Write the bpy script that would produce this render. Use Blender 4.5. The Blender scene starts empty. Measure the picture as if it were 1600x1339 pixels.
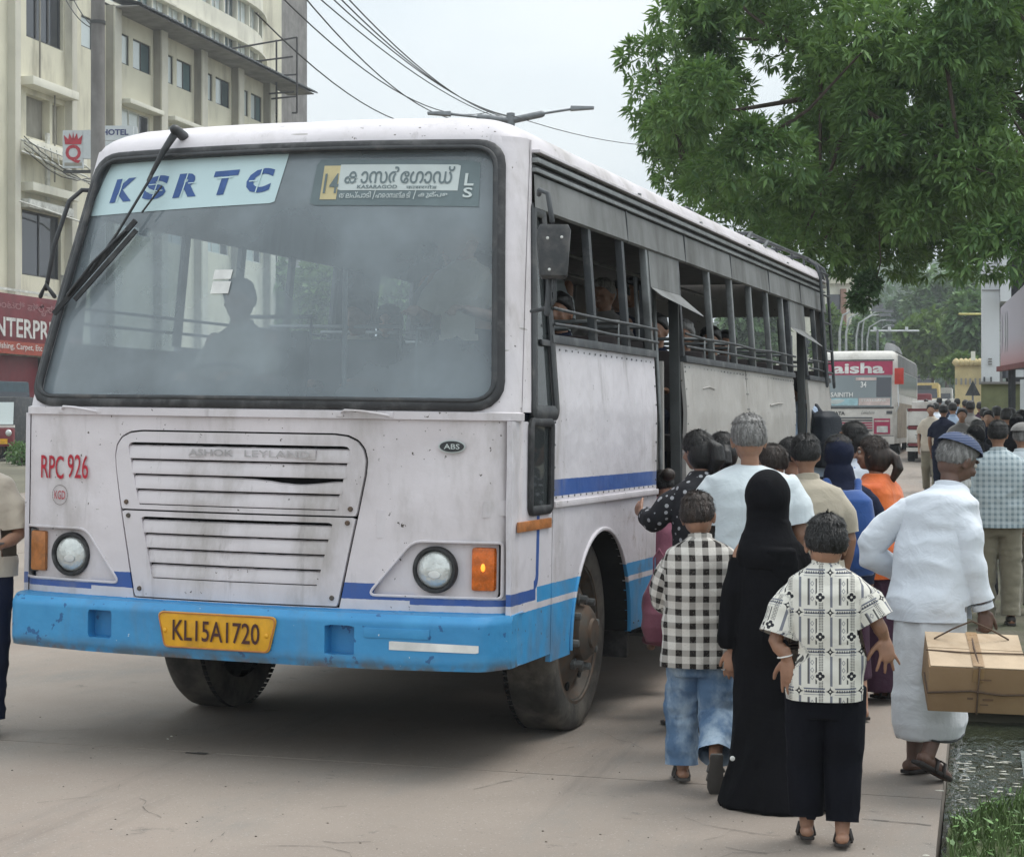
import bpy, bmesh, math, random
import numpy as np
from mathutils import Vector, Matrix
random.seed(7); RNG = np.random.RandomState(7)
C = bpy.context.scene.collection
SC = bpy.context.scene
R = math.radians
PI = math.pi

# ------------------------------------------------------------------ camera
CAM_H = 1.6; YAW = 14.1; FPX = 2900.0
cam_d = bpy.data.cameras.new('camera'); cam = bpy.data.objects.new('camera', cam_d); C.objects.link(cam)
cam.location = (0, 0, CAM_H); cam.rotation_euler = (R(90), 0, R(YAW))
cam_d.sensor_width = 36; cam_d.lens = 36*FPX/1600; cam_d.clip_end = 3000; cam_d.clip_start = .1
SC.camera = cam

# ------------------------------------------------------------------ sky (overcast, thin cloud sheet) and sun
SUN_EL, SUN_AZ = 64, 48      # azimuth: compass degrees measured from +Y clockwise
W = bpy.data.worlds.new('World'); SC.world = W; W.use_nodes = True
wt = W.node_tree; wt.nodes.clear()
def wn(t, **k):
    n = wt.nodes.new(t)
    for a, b in k.items(): setattr(n, a, b)
    return n
sky = wn('ShaderNodeTexSky', sky_type='NISHITA', sun_disc=False, sun_elevation=R(SUN_EL), sun_rotation=R(SUN_AZ),
         air_density=1.0, dust_density=4.0, ozone_density=1.0)
tc = wn('ShaderNodeTexCoord'); mp = wn('ShaderNodeMapping'); mp.inputs['Scale'].default_value = (1.0, 1.0, 3.0)
nz = wn('ShaderNodeTexNoise'); nz.inputs['Scale'].default_value = 2.2; nz.inputs['Detail'].default_value = 5; nz.inputs['Roughness'].default_value = .5
cr = wn('ShaderNodeValToRGB')
cr.color_ramp.elements[0].position = .32; cr.color_ramp.elements[0].color = (6.0, 6.75, 7.25, 1)
cr.color_ramp.elements[1].position = .68; cr.color_ramp.elements[1].color = (7.9, 8.35, 8.45, 1)
mx = wn('ShaderNodeMix', data_type='RGBA'); mx.inputs[0].default_value = .93
bg = wn('ShaderNodeBackground'); bg.inputs['Strength'].default_value = .1
wo = wn('ShaderNodeOutputWorld')
L = wt.links.new
L(tc.outputs['Generated'], mp.inputs[0]); L(mp.outputs[0], nz.inputs['Vector']); L(nz.outputs['Fac'], cr.inputs[0])
# overcast skies are brighter overhead than near the horizon
sx = wn('ShaderNodeSeparateXYZ'); L(tc.outputs['Generated'], sx.inputs[0]); mr_ = wn('ShaderNodeMapRange')
mr_.inputs['From Min'].default_value = 0; mr_.inputs['From Max'].default_value = 1; mr_.inputs['To Min'].default_value = .72; mr_.inputs['To Max'].default_value = 1.45; L(sx.outputs[2], mr_.inputs['Value'])
vm = wn('ShaderNodeVectorMath', operation='SCALE'); L(cr.outputs[0], vm.inputs[0]); L(mr_.outputs[0], vm.inputs['Scale'])
L(sky.outputs[0], mx.inputs[6]); L(vm.outputs[0], mx.inputs[7]); L(mx.outputs[2], bg.inputs[0]); L(bg.outputs[0], wo.inputs[0])
sd = bpy.data.lights.new('sun', 'SUN'); sun = bpy.data.objects.new('sun', sd); C.objects.link(sun)
sd.energy = 1.3; sd.angle = R(28); sd.color = (1, .97, .92)
sv = Vector((math.sin(R(SUN_AZ))*math.cos(R(SUN_EL)), math.cos(R(SUN_AZ))*math.cos(R(SUN_EL)), math.sin(R(SUN_EL))))
sun.rotation_euler = (-sv).to_track_quat('-Z', 'Y').to_euler(); sun.location = (0, 0, 60)
SC.view_settings.view_transform = 'Standard'; SC.view_settings.look = 'None'
SC.view_settings.exposure = .66; SC.view_settings.gamma = 1
SC.cycles.transparent_max_bounces = 24
SC.cycles.max_bounces = 7; SC.cycles.caustics_reflective = False; SC.cycles.caustics_refractive = False

# ------------------------------------------------------------------ placing helpers (metres; camera at origin, road runs along +Y)
ca, sa = math.cos(R(YAW)), math.sin(R(YAW))
def sm(a, b, x):
    t = min(1, max(0, (x-a)/(b-a))); return t*t*(3-2*t)
def gz(x, y):
    """height of the ground: slight crossfall up to the left, the road climbs away in the distance"""
    c = .016*min(7.0, max(-1.8, -x-1.8))
    return c + float(np.interp(y, (-99, 14, 20, 27, 50, 100, 155, 300, 700), (0, 0, .1, .28, .75, 1.7, 2.9, 7.2, 20)))
def gzv(x, y): return gz(float(x), float(y))
def at(px, d, lat=0.0):
    """ground position at lateral picture fraction px and distance d"""
    u = (px-800)/FPX*d + lat
    x, y = u*ca-d*sa, u*sa+d*ca
    return x, y
def ray_rot(px): return R(YAW) - math.atan((px-800)/FPX)     # heading that looks straight away from the camera

# ------------------------------------------------------------------ object helpers
def prop(o, label=None, cat=None, group=None, kind=None):
    if label: o['label'] = label
    if cat: o['category'] = cat
    if group: o['group'] = group
    if kind: o['kind'] = kind
    return o
def thing(name, label, cat, loc=(0, 0, 0), rotz=0, group=None):
    o = bpy.data.objects.new(name, None); C.objects.link(o); o.empty_display_size = .2
    o.location = loc; o.rotation_euler = (0, 0, rotz)
    return prop(o, label, cat, group)
class MB:
    def __init__(s): s.v = []; s.f = []; s.m = []
    def add(s, vs, fs, mi=0):
        n = len(s.v); s.v.extend([tuple(p) for p in vs]); s.f.extend([tuple(i+n for i in f) for f in fs]); s.m.extend([mi]*len(fs)); return s
    def box(s, a, b, mi=0):
        x0, y0, z0 = a; x1, y1, z1 = b
        return s.add([(x0,y0,z0),(x1,y0,z0),(x1,y1,z0),(x0,y1,z0),(x0,y0,z1),(x1,y0,z1),(x1,y1,z1),(x0,y1,z1)],
                     [(0,3,2,1),(4,5,6,7),(0,1,5,4),(1,2,6,5),(2,3,7,6),(3,0,4,7)], mi)
    def hexa(s, p, mi=0):
        return s.add(p, [(0,3,2,1),(4,5,6,7),(0,1,5,4),(1,2,6,5),(2,3,7,6),(3,0,4,7)], mi)
    def beam(s, a, b, w, h, up=(0, 0, 1), mi=0):
        a, b = Vector(a), Vector(b); d = (b-a).normalized(); up = Vector(up)
        r = d.cross(up)
        if r.length < 1e-4: r = d.cross(Vector((1, 0, 0)))
        r.normalize(); u = r.cross(d)
        r *= w/2; u *= h/2
        return s.add([a-r-u, a+r-u, a+r+u, a-r+u, b-r-u, b+r-u, b+r+u, b-r+u],
                     [(0,3,2,1)[::-1],(4,5,6,7)[::-1],(0,1,5,4)[::-1],(1,2,6,5)[::-1],(2,3,7,6)[::-1],(3,0,4,7)[::-1]], mi)
    def tube(s, pts, rad, n=10, flat=None, cap=True, mi=0, round_=True):
        """smooth tube; rad: number or list; flat=(axis, ratio) squashes the section"""
        P = [Vector(p) for p in pts]
        if not isinstance(rad, (list, tuple)): rad = [rad]*len(P)
        if round_ and cap:
            d0 = (P[0]-P[1]).normalized(); d1 = (P[-1]-P[-2]).normalized()
            r0, r1 = rad[0], rad[-1]
            P = [P[0]+d0*r0*.95, P[0]+d0*r0*.7]+P+[P[-1]+d1*r1*.7, P[-1]+d1*r1*.95]
            rad = [r0*.3, r0*.72]+list(rad)+[r1*.72, r1*.3]
        rings = []; prev = None
        for i, p in enumerate(P):
            t = (P[min(i+1, len(P)-1)]-P[max(i-1, 0)]).normalized()
            if prev is None:
                a = Vector((0, 0, 1)) if abs(t.z) < .9 else Vector((0, 1, 0))
                u = (a-t*a.dot(t)).normalized()
            else:
                u = prev-t*prev.dot(t)
                u = u.normalized() if u.length > 1e-6 else Vector((1, 0, 0))
            prev = u; w = t.cross(u)
            ring = []
            for k in range(n):
                an = 2*PI*k/n; o = (u*math.cos(an)+w*math.sin(an))*rad[i]
                if flat:
                    ax = Vector(flat[0]).normalized(); o = o-ax*o.dot(ax)*(1-flat[1])
                ring.append(p+o)
            rings.append(ring)
        vs = [v for r_ in rings for v in r_]; fs = []
        for i in range(len(rings)-1):
            for k in range(n):
                fs.append((i*n+k, i*n+(k+1) % n, (i+1)*n+(k+1) % n, (i+1)*n+k))
        if cap: fs.append(tuple(range(n))[::-1]); fs.append(tuple((len(rings)-1)*n+k for k in range(n)))
        return s.add(vs, fs, mi)
    def rings(s, rs, n=24, cap=True, p=2.0, mi=0):
        """closed loft; ring = (cx, cy, cz, rx, ry[, rotz[, tiltx, tilty]]), superellipse power p"""
        vs = []; fs = []
        for r_ in rs:
            cx, cy, cz, rx, ry = r_[:5]; rot = r_[5] if len(r_) > 5 else 0; tx = r_[6] if len(r_) > 6 else 0; ty = r_[7] if len(r_) > 7 else 0
            for k in range(n):
                a = 2*PI*k/n; c_, s_ = math.cos(a), math.sin(a)
                x = rx*math.copysign(abs(c_)**(2/p), c_); y = ry*math.copysign(abs(s_)**(2/p), s_)
                X = x*math.cos(rot)-y*math.sin(rot); Y = x*math.sin(rot)+y*math.cos(rot)
                vs.append((cx+X, cy+Y, cz+X*tx+Y*ty))
        for i in range(len(rs)-1):
            for k in range(n): fs.append((i*n+k, i*n+(k+1) % n, (i+1)*n+(k+1) % n, (i+1)*n+k))
        if cap: fs.append(tuple(range(n))[::-1]); fs.append(tuple((len(rs)-1)*n+k for k in range(n)))
        return s.add(vs, fs, mi)
    def lathe(s, prof, c, axis='x', n=32, mi=0):
        """prof: list of (r, h) ; revolved about axis through c"""
        vs = []; fs = []
        for (r_, h) in prof:
            for k in range(n):
                a = 2*PI*k/n
                if axis == 'x': vs.append((c[0]+h, c[1]+r_*math.cos(a), c[2]+r_*math.sin(a)))
                elif axis == 'y': vs.append((c[0]+r_*math.cos(a), c[1]+h, c[2]+r_*math.sin(a)))
                else: vs.append((c[0]+r_*math.cos(a), c[1]+r_*math.sin(a), c[2]+h))
        for i in range(len(prof)-1):
            for k in range(n): fs.append((i*n+k, (i+1)*n+k, (i+1)*n+(k+1) % n, i*n+(k+1) % n))
        return s.add(vs, fs, mi)
    def prism(s, poly, fn, d0, d1, mi=0):
        """polygon in 2d extruded: fn(u,v,d)->xyz"""
        n = len(poly)
        vs = [fn(u, v, d0) for u, v in poly]+[fn(u, v, d1) for u, v in poly]
        fs = [tuple(range(n)), tuple(range(n, 2*n))[::-1]]+[(i, i+n, (i+1) % n+n, (i+1) % n) for i in range(n)]
        return s.add(vs, fs, mi)
    def ell(s, c, r, n=14, m=10, rot=None, mi=0):
        vs = []; fs = []; M3 = rot or Matrix.Identity(3)
        c = Vector(c)
        for i in range(m+1):
            th = PI*(.02+.96*i/m)
            for k in range(n):
                a = 2*PI*k/n
                vs.append(c+M3@Vector((r[0]*math.sin(th)*math.cos(a), r[1]*math.sin(th)*math.sin(a), -r[2]*math.cos(th))))
        for i in range(m):
            for k in range(n): fs.append((i*n+k, i*n+(k+1) % n, (i+1)*n+(k+1) % n, (i+1)*n+k))
        fs.append(tuple(range(n))[::-1]); fs.append(tuple(m*n+k for k in range(n)))
        return s.add(vs, fs, mi)
def obj(name, mb, mats, parent=None, smooth=False, bevel=0, auto=None, fix=True):
    me = bpy.data.meshes.new(name); me.from_pydata(mb.v, [], mb.f)
    if not isinstance(mats, (list, tuple)): mats = [mats]
    for m in mats: me.materials.append(m)
    if len(mats) > 1: me.polygons.foreach_set('material_index', mb.m)
    if fix or bevel:
        bm = bmesh.new(); bm.from_mesh(me)
        if fix: bmesh.ops.recalc_face_normals(bm, faces=bm.faces)
        if bevel:
            es = [e for e in bm.edges if len(e.link_faces) == 2 and e.calc_face_angle(0) > .6]
            bmesh.ops.bevel(bm, geom=es, offset=bevel, segments=2, profile=.6, affect='EDGES', clamp_overlap=True)
        bm.to_mesh(me); bm.free()
    if smooth or auto or bevel:
        me.polygons.foreach_set('use_smooth', [True]*len(me.polygons))
        if auto is not None or bevel: me.set_sharp_from_angle(angle=auto or .6)
    me.update()
    o = bpy.data.objects.new(name, me); C.objects.link(o); o.parent = parent
    return o
def dup(root, loc=None, rotz=None, label=None, parent=None, scale=None):
    r_ = root.copy(); C.objects.link(r_)
    if parent: r_.parent = parent
    if loc is not None: r_.location = loc
    if rotz is not None: r_.rotation_euler = (0, 0, rotz)
    if scale is not None: r_.scale = (scale,)*3
    if label: r_['label'] = label
    for ch in list(root.children):
        c_ = ch.copy(); C.objects.link(c_); c_.parent = r_
        for g in list(ch.children):
            d_ = g.copy(); C.objects.link(d_); d_.parent = c_
    return r_

# ------------------------------------------------------------------ material helpers
class X:
    """tiny wrapper: arithmetic on shader sockets"""
    def __init__(s, nt, k): s.nt = nt; s.k = k
    def _m(s, op, *a, clamp=False):
        n = s.nt.nodes.new('ShaderNodeMath'); n.operation = op; n.use_clamp = clamp
        for i, q in enumerate((s,)+a):
            if isinstance(q, X): s.nt.links.new(q.k, n.inputs[i])
            else: n.inputs[i].default_value = q
        return X(s.nt, n.outputs[0])
    def __add__(s, o): return s._m('ADD', o)
    def __sub__(s, o): return s._m('SUBTRACT', o)
    def __mul__(s, o): return s._m('MULTIPLY', o)
    def __truediv__(s, o): return s._m('DIVIDE', o)
    def gt(s, o): return s._m('GREATER_THAN', o)
    def lt(s, o): return s._m('LESS_THAN', o)
    def mx(s, o): return s._m('MAXIMUM', o)
    def mn(s, o): return s._m('MINIMUM', o)
    def mod(s, o): return s._m('FLOORED_MODULO', o)
    def fl(s): return s._m('FLOOR')
    def ab(s): return s._m('ABSOLUTE')
    def sq(s): return s._m('SQRT')
    def inv(s):
        n = s.nt.nodes.new('ShaderNodeMath'); n.operation = 'SUBTRACT'; n.inputs[0].default_value = 1
        s.nt.links.new(s.k, n.inputs[1]); return X(s.nt, n.outputs[0])
    def band(s, a, b): return s.gt(a)*s.lt(b)
    def ramp(s, a, b):
        n = s.nt.nodes.new('ShaderNodeMapRange'); n.clamp = True; n.interpolation_type = 'SMOOTHSTEP'
        n.inputs['From Min'].default_value = a; n.inputs['From Max'].default_value = b
        s.nt.links.new(s.k, n.inputs['Value']); return X(s.nt, n.outputs['Result'])
class G:
    def __init__(g, name):
        g.m = bpy.data.materials.new(name); g.m.use_nodes = True; g.nt = g.m.node_tree
        g.b = g.nt.nodes['Principled BSDF']; g.out = g.nt.nodes['Material Output']; g.tc = g.nt.nodes.new('ShaderNodeTexCoord')
    def obj(g):
        return X(g.nt, g.tc.outputs['Object'])
    def attr(g, name):
        n = g.nt.nodes.new('ShaderNodeAttribute'); n.attribute_name = name; return X(g.nt, n.outputs['Vector'])
    def xyz(g, src=None):
        n = g.nt.nodes.new('ShaderNodeSeparateXYZ'); g.nt.links.new((src or g.obj()).k, n.inputs[0])
        return [X(g.nt, n.outputs[i]) for i in range(3)]
    def noise(g, scale, detail=4, stretch=(1, 1, 1), src=None, rough=.55, off=(0, 0, 0), dist=0):
        mp = g.nt.nodes.new('ShaderNodeMapping'); mp.inputs['Scale'].default_value = stretch; mp.inputs['Location'].default_value = off
        g.nt.links.new((src or g.obj()).k, mp.inputs[0])
        n = g.nt.nodes.new('ShaderNodeTexNoise'); n.inputs['Scale'].default_value = scale; n.inputs['Detail'].default_value = detail
        n.inputs['Roughness'].default_value = rough; n.inputs['Distortion'].default_value = dist
        g.nt.links.new(mp.outputs[0], n.inputs['Vector']); return X(g.nt, n.outputs['Fac'])
    def voro(g, scale, feature='F1', src=None, stretch=(1, 1, 1), out='Distance'):
        mp = g.nt.nodes.new('ShaderNodeMapping'); mp.inputs['Scale'].default_value = stretch
        g.nt.links.new((src or g.obj()).k, mp.inputs[0])
        n = g.nt.nodes.new('ShaderNodeTexVoronoi'); n.feature = feature; n.inputs['Scale'].default_value = scale
        g.nt.links.new(mp.outputs[0], n.inputs['Vector']); return X(g.nt, n.outputs[out])
    def mix(g, a, b, f):
        n = g.nt.nodes.new('ShaderNodeMix'); n.data_type = 'RGBA'
        for i, q in ((6, a), (7, b)):
            if isinstance(q, X): g.nt.links.new(q.k, n.inputs[i])
            else: n.inputs[i].default_value = (*q, 1)
        if isinstance(f, X): g.nt.links.new(f.k, n.inputs[0])
        else: n.inputs[0].default_value = f
        return X(g.nt, n.outputs[2])
    def col(g, c):
        if isinstance(c, X): g.nt.links.new(c.k, g.b.inputs['Base Color'])
        else: g.b.inputs['Base Color'].default_value = (*c, 1)
    def set(g, **k):
        for a, b in k.items():
            a = a.replace('_', ' ')
            if isinstance(b, X): g.nt.links.new(b.k, g.b.inputs[a])
            else: g.b.inputs[a].default_value = b
    def bump(g, h, strength=.3, dist=.01):
        n = g.nt.nodes.new('ShaderNodeBump'); n.inputs['Strength'].default_value = strength; n.inputs['Distance'].default_value = dist
        g.nt.links.new(h.k, n.inputs['Height']); g.nt.links.new(n.outputs[0], g.b.inputs['Normal'])
def sc3(c, k): return tuple(min(1, v*k) for v in c)
MATS = {}
def mat(name, c, rough=.7, metal=0, var=.18, scale=6, dirt=None, bump=(.25, 60, .004), spec=.5, streak=False, coat=0):
    if name in MATS: return MATS[name]
    g = G(name)
    n = g.noise(scale, 5)
    k = g.mix(sc3(c, 1-var), sc3(c, 1+var), n.ramp(.3, .7))
    if dirt:
        dc, amt, ds = dirt
        d = g.noise(ds, 7, (1, 1, .25) if streak else (1, 1, 1), rough=.65, off=(3, 7, 1)).ramp(.62-.35*amt, .80-.2*amt)
        k = g.mix(k, dc, d*min(1, amt*1.3))
    g.col(k); g.set(Roughness=(g.noise(scale*3, 3)*.3+(rough-.15)), Metallic=metal, Specular_IOR_Level=spec)
    if coat: g.set(Coat_Weight=coat, Coat_Roughness=.15)
    if bump: g.bump(g.noise(bump[1], 4), bump[0], bump[2])
    MATS[name] = g.m; return g.m
def glass_mat(name, tint=(.55, .62, .66), film=.15, filmcol=(.35, .4, .43), rough=.03):
    g = G(name); nt = g.nt
    tr = nt.nodes.new('ShaderNodeBsdfTransparent'); tr.inputs[0].default_value = (*tint, 1)
    df = nt.nodes.new('ShaderNodeBsdfDiffuse'); df.inputs[0].default_value = (*filmcol, 1)
    gl = nt.nodes.new('ShaderNodeBsdfGlossy'); gl.inputs['Roughness'].default_value = rough
    fr = nt.nodes.new('ShaderNodeFresnel'); fr.inputs[0].default_value = 1.5
    m1 = nt.nodes.new('ShaderNodeMixShader'); m2 = nt.nodes.new('ShaderNodeMixShader')
    fm = (g.noise(1.3, 5).ramp(.25, .8)*film*.7+film*.65)
    nt.links.new(fm.k, m1.inputs[0]); nt.links.new(tr.outputs[0], m1.inputs[1]); nt.links.new(df.outputs[0], m1.inputs[2])
    nt.links.new(fr.outputs[0], m2.inputs[0]); nt.links.new(m1.outputs[0], m2.inputs[1]); nt.links.new(gl.outputs[0], m2.inputs[2])
    nt.links.new(m2.outputs[0], g.out.inputs[0]); MATS[name] = g.m
    return g.m
# ------------------------------------------------------------------ text
def text_mesh(s, size=1, bold=0.0, shear=0.0, sx=1.0, space=1.0):
    cu = bpy.data.curves.new('t', 'FONT'); cu.body = s; cu.size = size; cu.offset = bold*size; cu.shear = shear
    cu.space_character = space; cu.align_x = 'CENTER'; cu.align_y = 'CENTER'; cu.resolution_u = 3
    o = bpy.data.objects.new('t', cu); C.objects.link(o)
    bpy.context.view_layer.update()
    me = bpy.data.meshes.new_from_object(o.evaluated_get(bpy.context.evaluated_depsgraph_get()))
    vs = [(v.co.x*sx, v.co.y) for v in me.vertices]; fs = [tuple(p.vertices) for p in me.polygons]
    bpy.data.objects.remove(o); bpy.data.curves.remove(cu); bpy.data.meshes.remove(me)
    return vs, fs
def text(name, s, fn, m, parent, size, width=None, height=None, **k):
    """letters as a thin sheet mapped through fn(u,v) -> xyz (centre at 0,0); fitted to width/height if given"""
    vs, fs = text_mesh(s, size, **k)
    if not vs: return None
    xs = [v[0] for v in vs]; ys = [v[1] for v in vs]
    cx, cy = (max(xs)+min(xs))/2, (max(ys)+min(ys))/2
    kx = width/(max(xs)-min(xs)) if width else 1; ky = height/(max(ys)-min(ys)) if height else 1
    mb = MB().add([fn((x-cx)*kx, (y-cy)*ky) for x, y in vs], fs)
    return obj(name, mb, m, parent, fix=False)
# ------------------------------------------------------------------ 2d shapes and surfaces with openings
def sd_box(cx, cy, hx, hy, r=0.0):
    def f(u, v):
        qx = np.abs(u-cx)-hx+r; qy = np.abs(v-cy)-hy+r
        return np.hypot(np.maximum(qx, 0), np.maximum(qy, 0))+np.minimum(np.maximum(qx, qy), 0)-r
    return f
def sd_circ(cx, cy, r): return lambda u, v: np.hypot(u-cx, v-cy)-r
def sd_convex(poly, r=0.0):
    """signed distance to a convex ccw polygon (rounded by r)"""
    P = np.array(poly, float)
    def f(u, v):
        u = np.asarray(u, float); v = np.asarray(v, float); d = np.full(u.shape, 1e9); ins = np.full(u.shape, -1e9)
        for i in range(len(P)):
            a, b = P[i], P[(i+1) % len(P)]; e = b-a; L_ = np.hypot(*e)
            t = np.clip(((u-a[0])*e[0]+(v-a[1])*e[1])/L_**2, 0, 1)
            d = np.minimum(d, np.hypot(u-a[0]-t*e[0], v-a[1]-t*e[1]))
            ins = np.maximum(ins, ((u-a[0])*e[1]-(v-a[1])*e[0])/L_)
        return np.where(ins > 0, d, -d)-r
    return f
def grid(us, vs, fn, holes=(), keep=None, lip=0.0, lipdir=(0, 1, 0)):
    """surface over a (u,v) grid with openings whose edges are snapped smooth; fn takes arrays"""
    U, V = np.meshgrid(np.array(us, float), np.array(vs, float), indexing='ij'); nu, nv = U.shape
    Uc = (U[:-1, :-1]+U[1:, 1:])/2; Vc = (V[:-1, :-1]+V[1:, 1:])/2; ok = np.ones(Uc.shape, bool)
    for h in holes: ok &= h(Uc, Vc) > 0
    if keep: ok &= keep(Uc, Vc) < 0
    used = np.zeros(U.shape, bool)
    used[:-1, :-1] |= ok; used[1:, :-1] |= ok; used[:-1, 1:] |= ok; used[1:, 1:] |= ok
    e = 1e-4
    fns = [(h, 1) for h in holes]+([(keep, -1)] if keep else [])
    cell = max(abs(us[1]-us[0]), abs(vs[1]-vs[0]))
    cnt = np.zeros(U.shape, int); cnt[:-1, :-1] += ok; cnt[1:, :-1] += ok; cnt[:-1, 1:] += ok; cnt[1:, 1:] += ok
    edge = used & (cnt < 4)
    for h, sgn in fns:
        for _ in range(2):
            d = h(U, V); gx = (h(U+e, V)-d)/e; gy = (h(U, V+e)-d)/e
            m_ = used & (((sgn*d < 0)) | (edge & (np.abs(d) < cell*.9)))
            gg = np.clip(gx*gx+gy*gy, .3, 9); U = np.where(m_, U-d*gx/gg, U); V = np.where(m_, V-d*gy/gg, V)
    Pt = fn(U, V); idx = -np.ones(U.shape, int); idx[used] = np.arange(used.sum())
    mb = MB(); mb.v = [tuple(map(float, p)) for p in np.stack([Pt[0][used], Pt[1][used], Pt[2][used]], 1)]
    ii, jj = np.nonzero(ok)
    for i, j in zip(ii, jj): mb.f.append((idx[i, j], idx[i+1, j], idx[i+1, j+1], idx[i, j+1]))
    if lip:
        from collections import Counter
        cn = Counter()
        for f in mb.f:
            for a, b in zip(f, f[1:]+f[:1]): cn[(min(a, b), max(a, b))] += 1
        new = {}
        base = len(mb.v)
        for (a, b), k in list(cn.items()):
            if k == 1:
                for q in (a, b):
                    if q not in new:
                        new[q] = len(mb.v); p = mb.v[q]; mb.v.append((p[0]+lipdir[0]*lip, p[1]+lipdir[1]*lip, p[2]+lipdir[2]*lip))
                mb.f.append((a, b, new[b], new[a]))
    mb.m = [0]*len(mb.f)
    return mb
def rrect(cx, cy, hx, hy, r, n=6):
    o = []
    for (sx, sy, a0) in ((1, 1, 0), (-1, 1, 90), (-1, -1, 180), (1, -1, 270)):
        for k in range(n+1):
            a = R(a0+90*k/n); o.append((cx+sx*(hx-r)+r*math.cos(a), cy+sy*(hy-r)+r*math.sin(a)))
    return o
def round_poly(P, r, n=5):
    """round the corners of a polygon; r number or list"""
    o = []; N = len(P)
    for i in range(N):
        p = Vector(P[i]); a = (Vector(P[i-1])-p).normalized(); b = (Vector(P[(i+1) % N])-p).normalized()
        ri = r[i] if isinstance(r, (list, tuple)) else r
        if ri <= 0: o.append(tuple(p)); continue
        half = a.angle(b)/2; t = ri/math.tan(half)
        A, B = p+a*t, p+b*t
        for k in range(n+1):
            s = k/n; q = A*(1-s)**2+p*2*s*(1-s)+B*s*s; o.append(tuple(q))
    return o
def sweep(pts, fn, w, d, closed=True, mi=0, mb=None):
    """strip of section w x d that follows a 2d polyline mapped by fn(u,v,off); off grows outwards"""
    q_ = []
    for i in range(len(pts) if closed else len(pts)-1):
        a, b = Vector(pts[i]), Vector(pts[(i+1) % len(pts)]); k = max(1, int((b-a).length/.06))
        q_ += [tuple(a.lerp(b, j/k)) for j in range(k)]
    if not closed: q_.append(tuple(pts[-1]))
    pts = q_
    mb = mb or MB(); n = len(pts); vs = []; fs = []
    for i, p in enumerate(pts):
        a = Vector(pts[i-1]) if (closed or i) else Vector(p); b = Vector(pts[(i+1) % n]) if (closed or i < n-1) else Vector(p)
        t = (b-a).normalized(); nn = Vector((-t.y, t.x)); p = Vector(p)
        for (s, h) in ((-.5, 0), (-.5, .6), (-.25, 1), (.25, 1), (.5, .6), (.5, 0)):
            q = p+nn*w*s; vs.append(fn(q.x, q.y, d*h))
    m_ = 6
    for i in range(n if closed else n-1):
        j = (i+1) % n
        for k in range(m_-1): fs.append((i*m_+k, j*m_+k, j*m_+k+1, i*m_+k+1))
    return mb.add(vs, fs, mi)
# ================================================================== MATERIALS used by many
white_paint = None
def bus_paint(name, base, kind):
    """enamel with grime, chips and painted bands laid out in bus coordinates"""
    g = G(name); x, y, z = g.xyz()
    n1 = g.noise(1.1, 5); n2 = g.noise(9, 6); dn = g.noise(2.3, 7, (1, 1, .35), rough=.68, off=(5, 2, 3))
    k = g.mix(base, sc3(base, .86), n1.ramp(.35, .75))
    wob = (g.noise(30, 3)-.5)*.006
    zz = z+wob
    blue = (.035, .10, .33); lblue = (.045, .30, .60)
    if kind == 'front':
        b = zz.band(.795, .868)*((x+1.30).ab().gt(.56-.0))
        thin = zz.band(.775, .80)*((x+1.30).ab().gt(.86))
        b = (zz.band(.80, .875)*((x+1.30).ab()).lt(.86)*((x+1.30).ab().gt(.5))).mx(zz.band(.782, .812)*((x+1.30).ab().gt(.84)))
        # stripe swings up round the near corner, as painted
        k = g.mix(k, blue, b)
        k = g.mix(k, lblue, zz.lt(.752))
    if kind == 'side':
        k = g.mix(k, lblue, zz.lt(.742))
        k = g.mix(k, lblue, zz.band(.772, .845)*y.gt(.42))
        k = g.mix(k, blue, zz.band(1.268, 1.35)*y.gt(.62))
        # dark line that drops from the small window and curves to the front
        yy = y-.30; r_ = (yy*yy+(z-.98)*(z-.98)).sq()
        k = g.mix(k, blue, y.band(.40, .445)*z.band(.90, 1.22))
        k = g.mix(k, blue, zz.band(.785, .84)*y.lt(.40)*y.gt(.0))
        k = g.mix(k, blue, ((y-.37)*(y-.37)+(z-.905)*(z-.905)).sq().band(.028, .074)*y.gt(.37)*z.lt(.905)) 
    # grime: low down, streaks, rubbed and rusty places
    k = g.mix(k, (.26, .235, .20), dn.ramp(.48, .76)*.62); k = g.mix(k, (.12, .10, .085), g.noise(6, 6, (1, 1, .12), rough=.7, off=(8, 8, 1)).ramp(.58, .72)*.35)
    low = (z*-1.0+1.05).ramp(0, .75)
    k = g.mix(k, (.17, .14, .115), low*g.noise(5, 6, (1, 1, .5)).ramp(.42, .72)*.6)
    if kind == 'side':
        k = g.mix(k, (.20, .12, .07), g.noise(3.5, 6, rough=.7, off=(9, 0, 4)).ramp(.56, .74)*((y-1.95).ab()*-1.0+.95).ramp(0, .6)*(z*-1.0+1.45).ramp(0, .5)*.8)
    chip = g.noise(38, 3, off=(1, 8, 2)).gt(.70)*g.noise(2.4, 3, off=(4, 4, 4)).gt(.50)
    k = g.mix(k, (.09, .075, .065), chip)
    scr = g.noise(16, 2, (.15, .15, 2.2), off=(2, 2, 7)).gt(.735)*g.noise(3, 2, off=(7, 1, 1)).gt(.5)
    k = g.mix(k, (.30, .28, .26), scr*.8)
    g.col(k); g.set(Roughness=n2*.25+.32, Specular_IOR_Level=.45)
    bmp = g.noise(1.7, 3)*1.0+g.noise(6, 4)*.22
    g.bump(bmp, .8, .035)
    return g.m
M_front = bus_paint('white front enamel', (.70, .655, .68), 'front')
M_side = bus_paint('white side enamel', (.66, .63, .665), 'side')
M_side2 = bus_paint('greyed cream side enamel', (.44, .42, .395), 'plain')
M_plain = bus_paint('white enamel', (.68, .64, .665), 'plain')
M_blue = None
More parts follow.
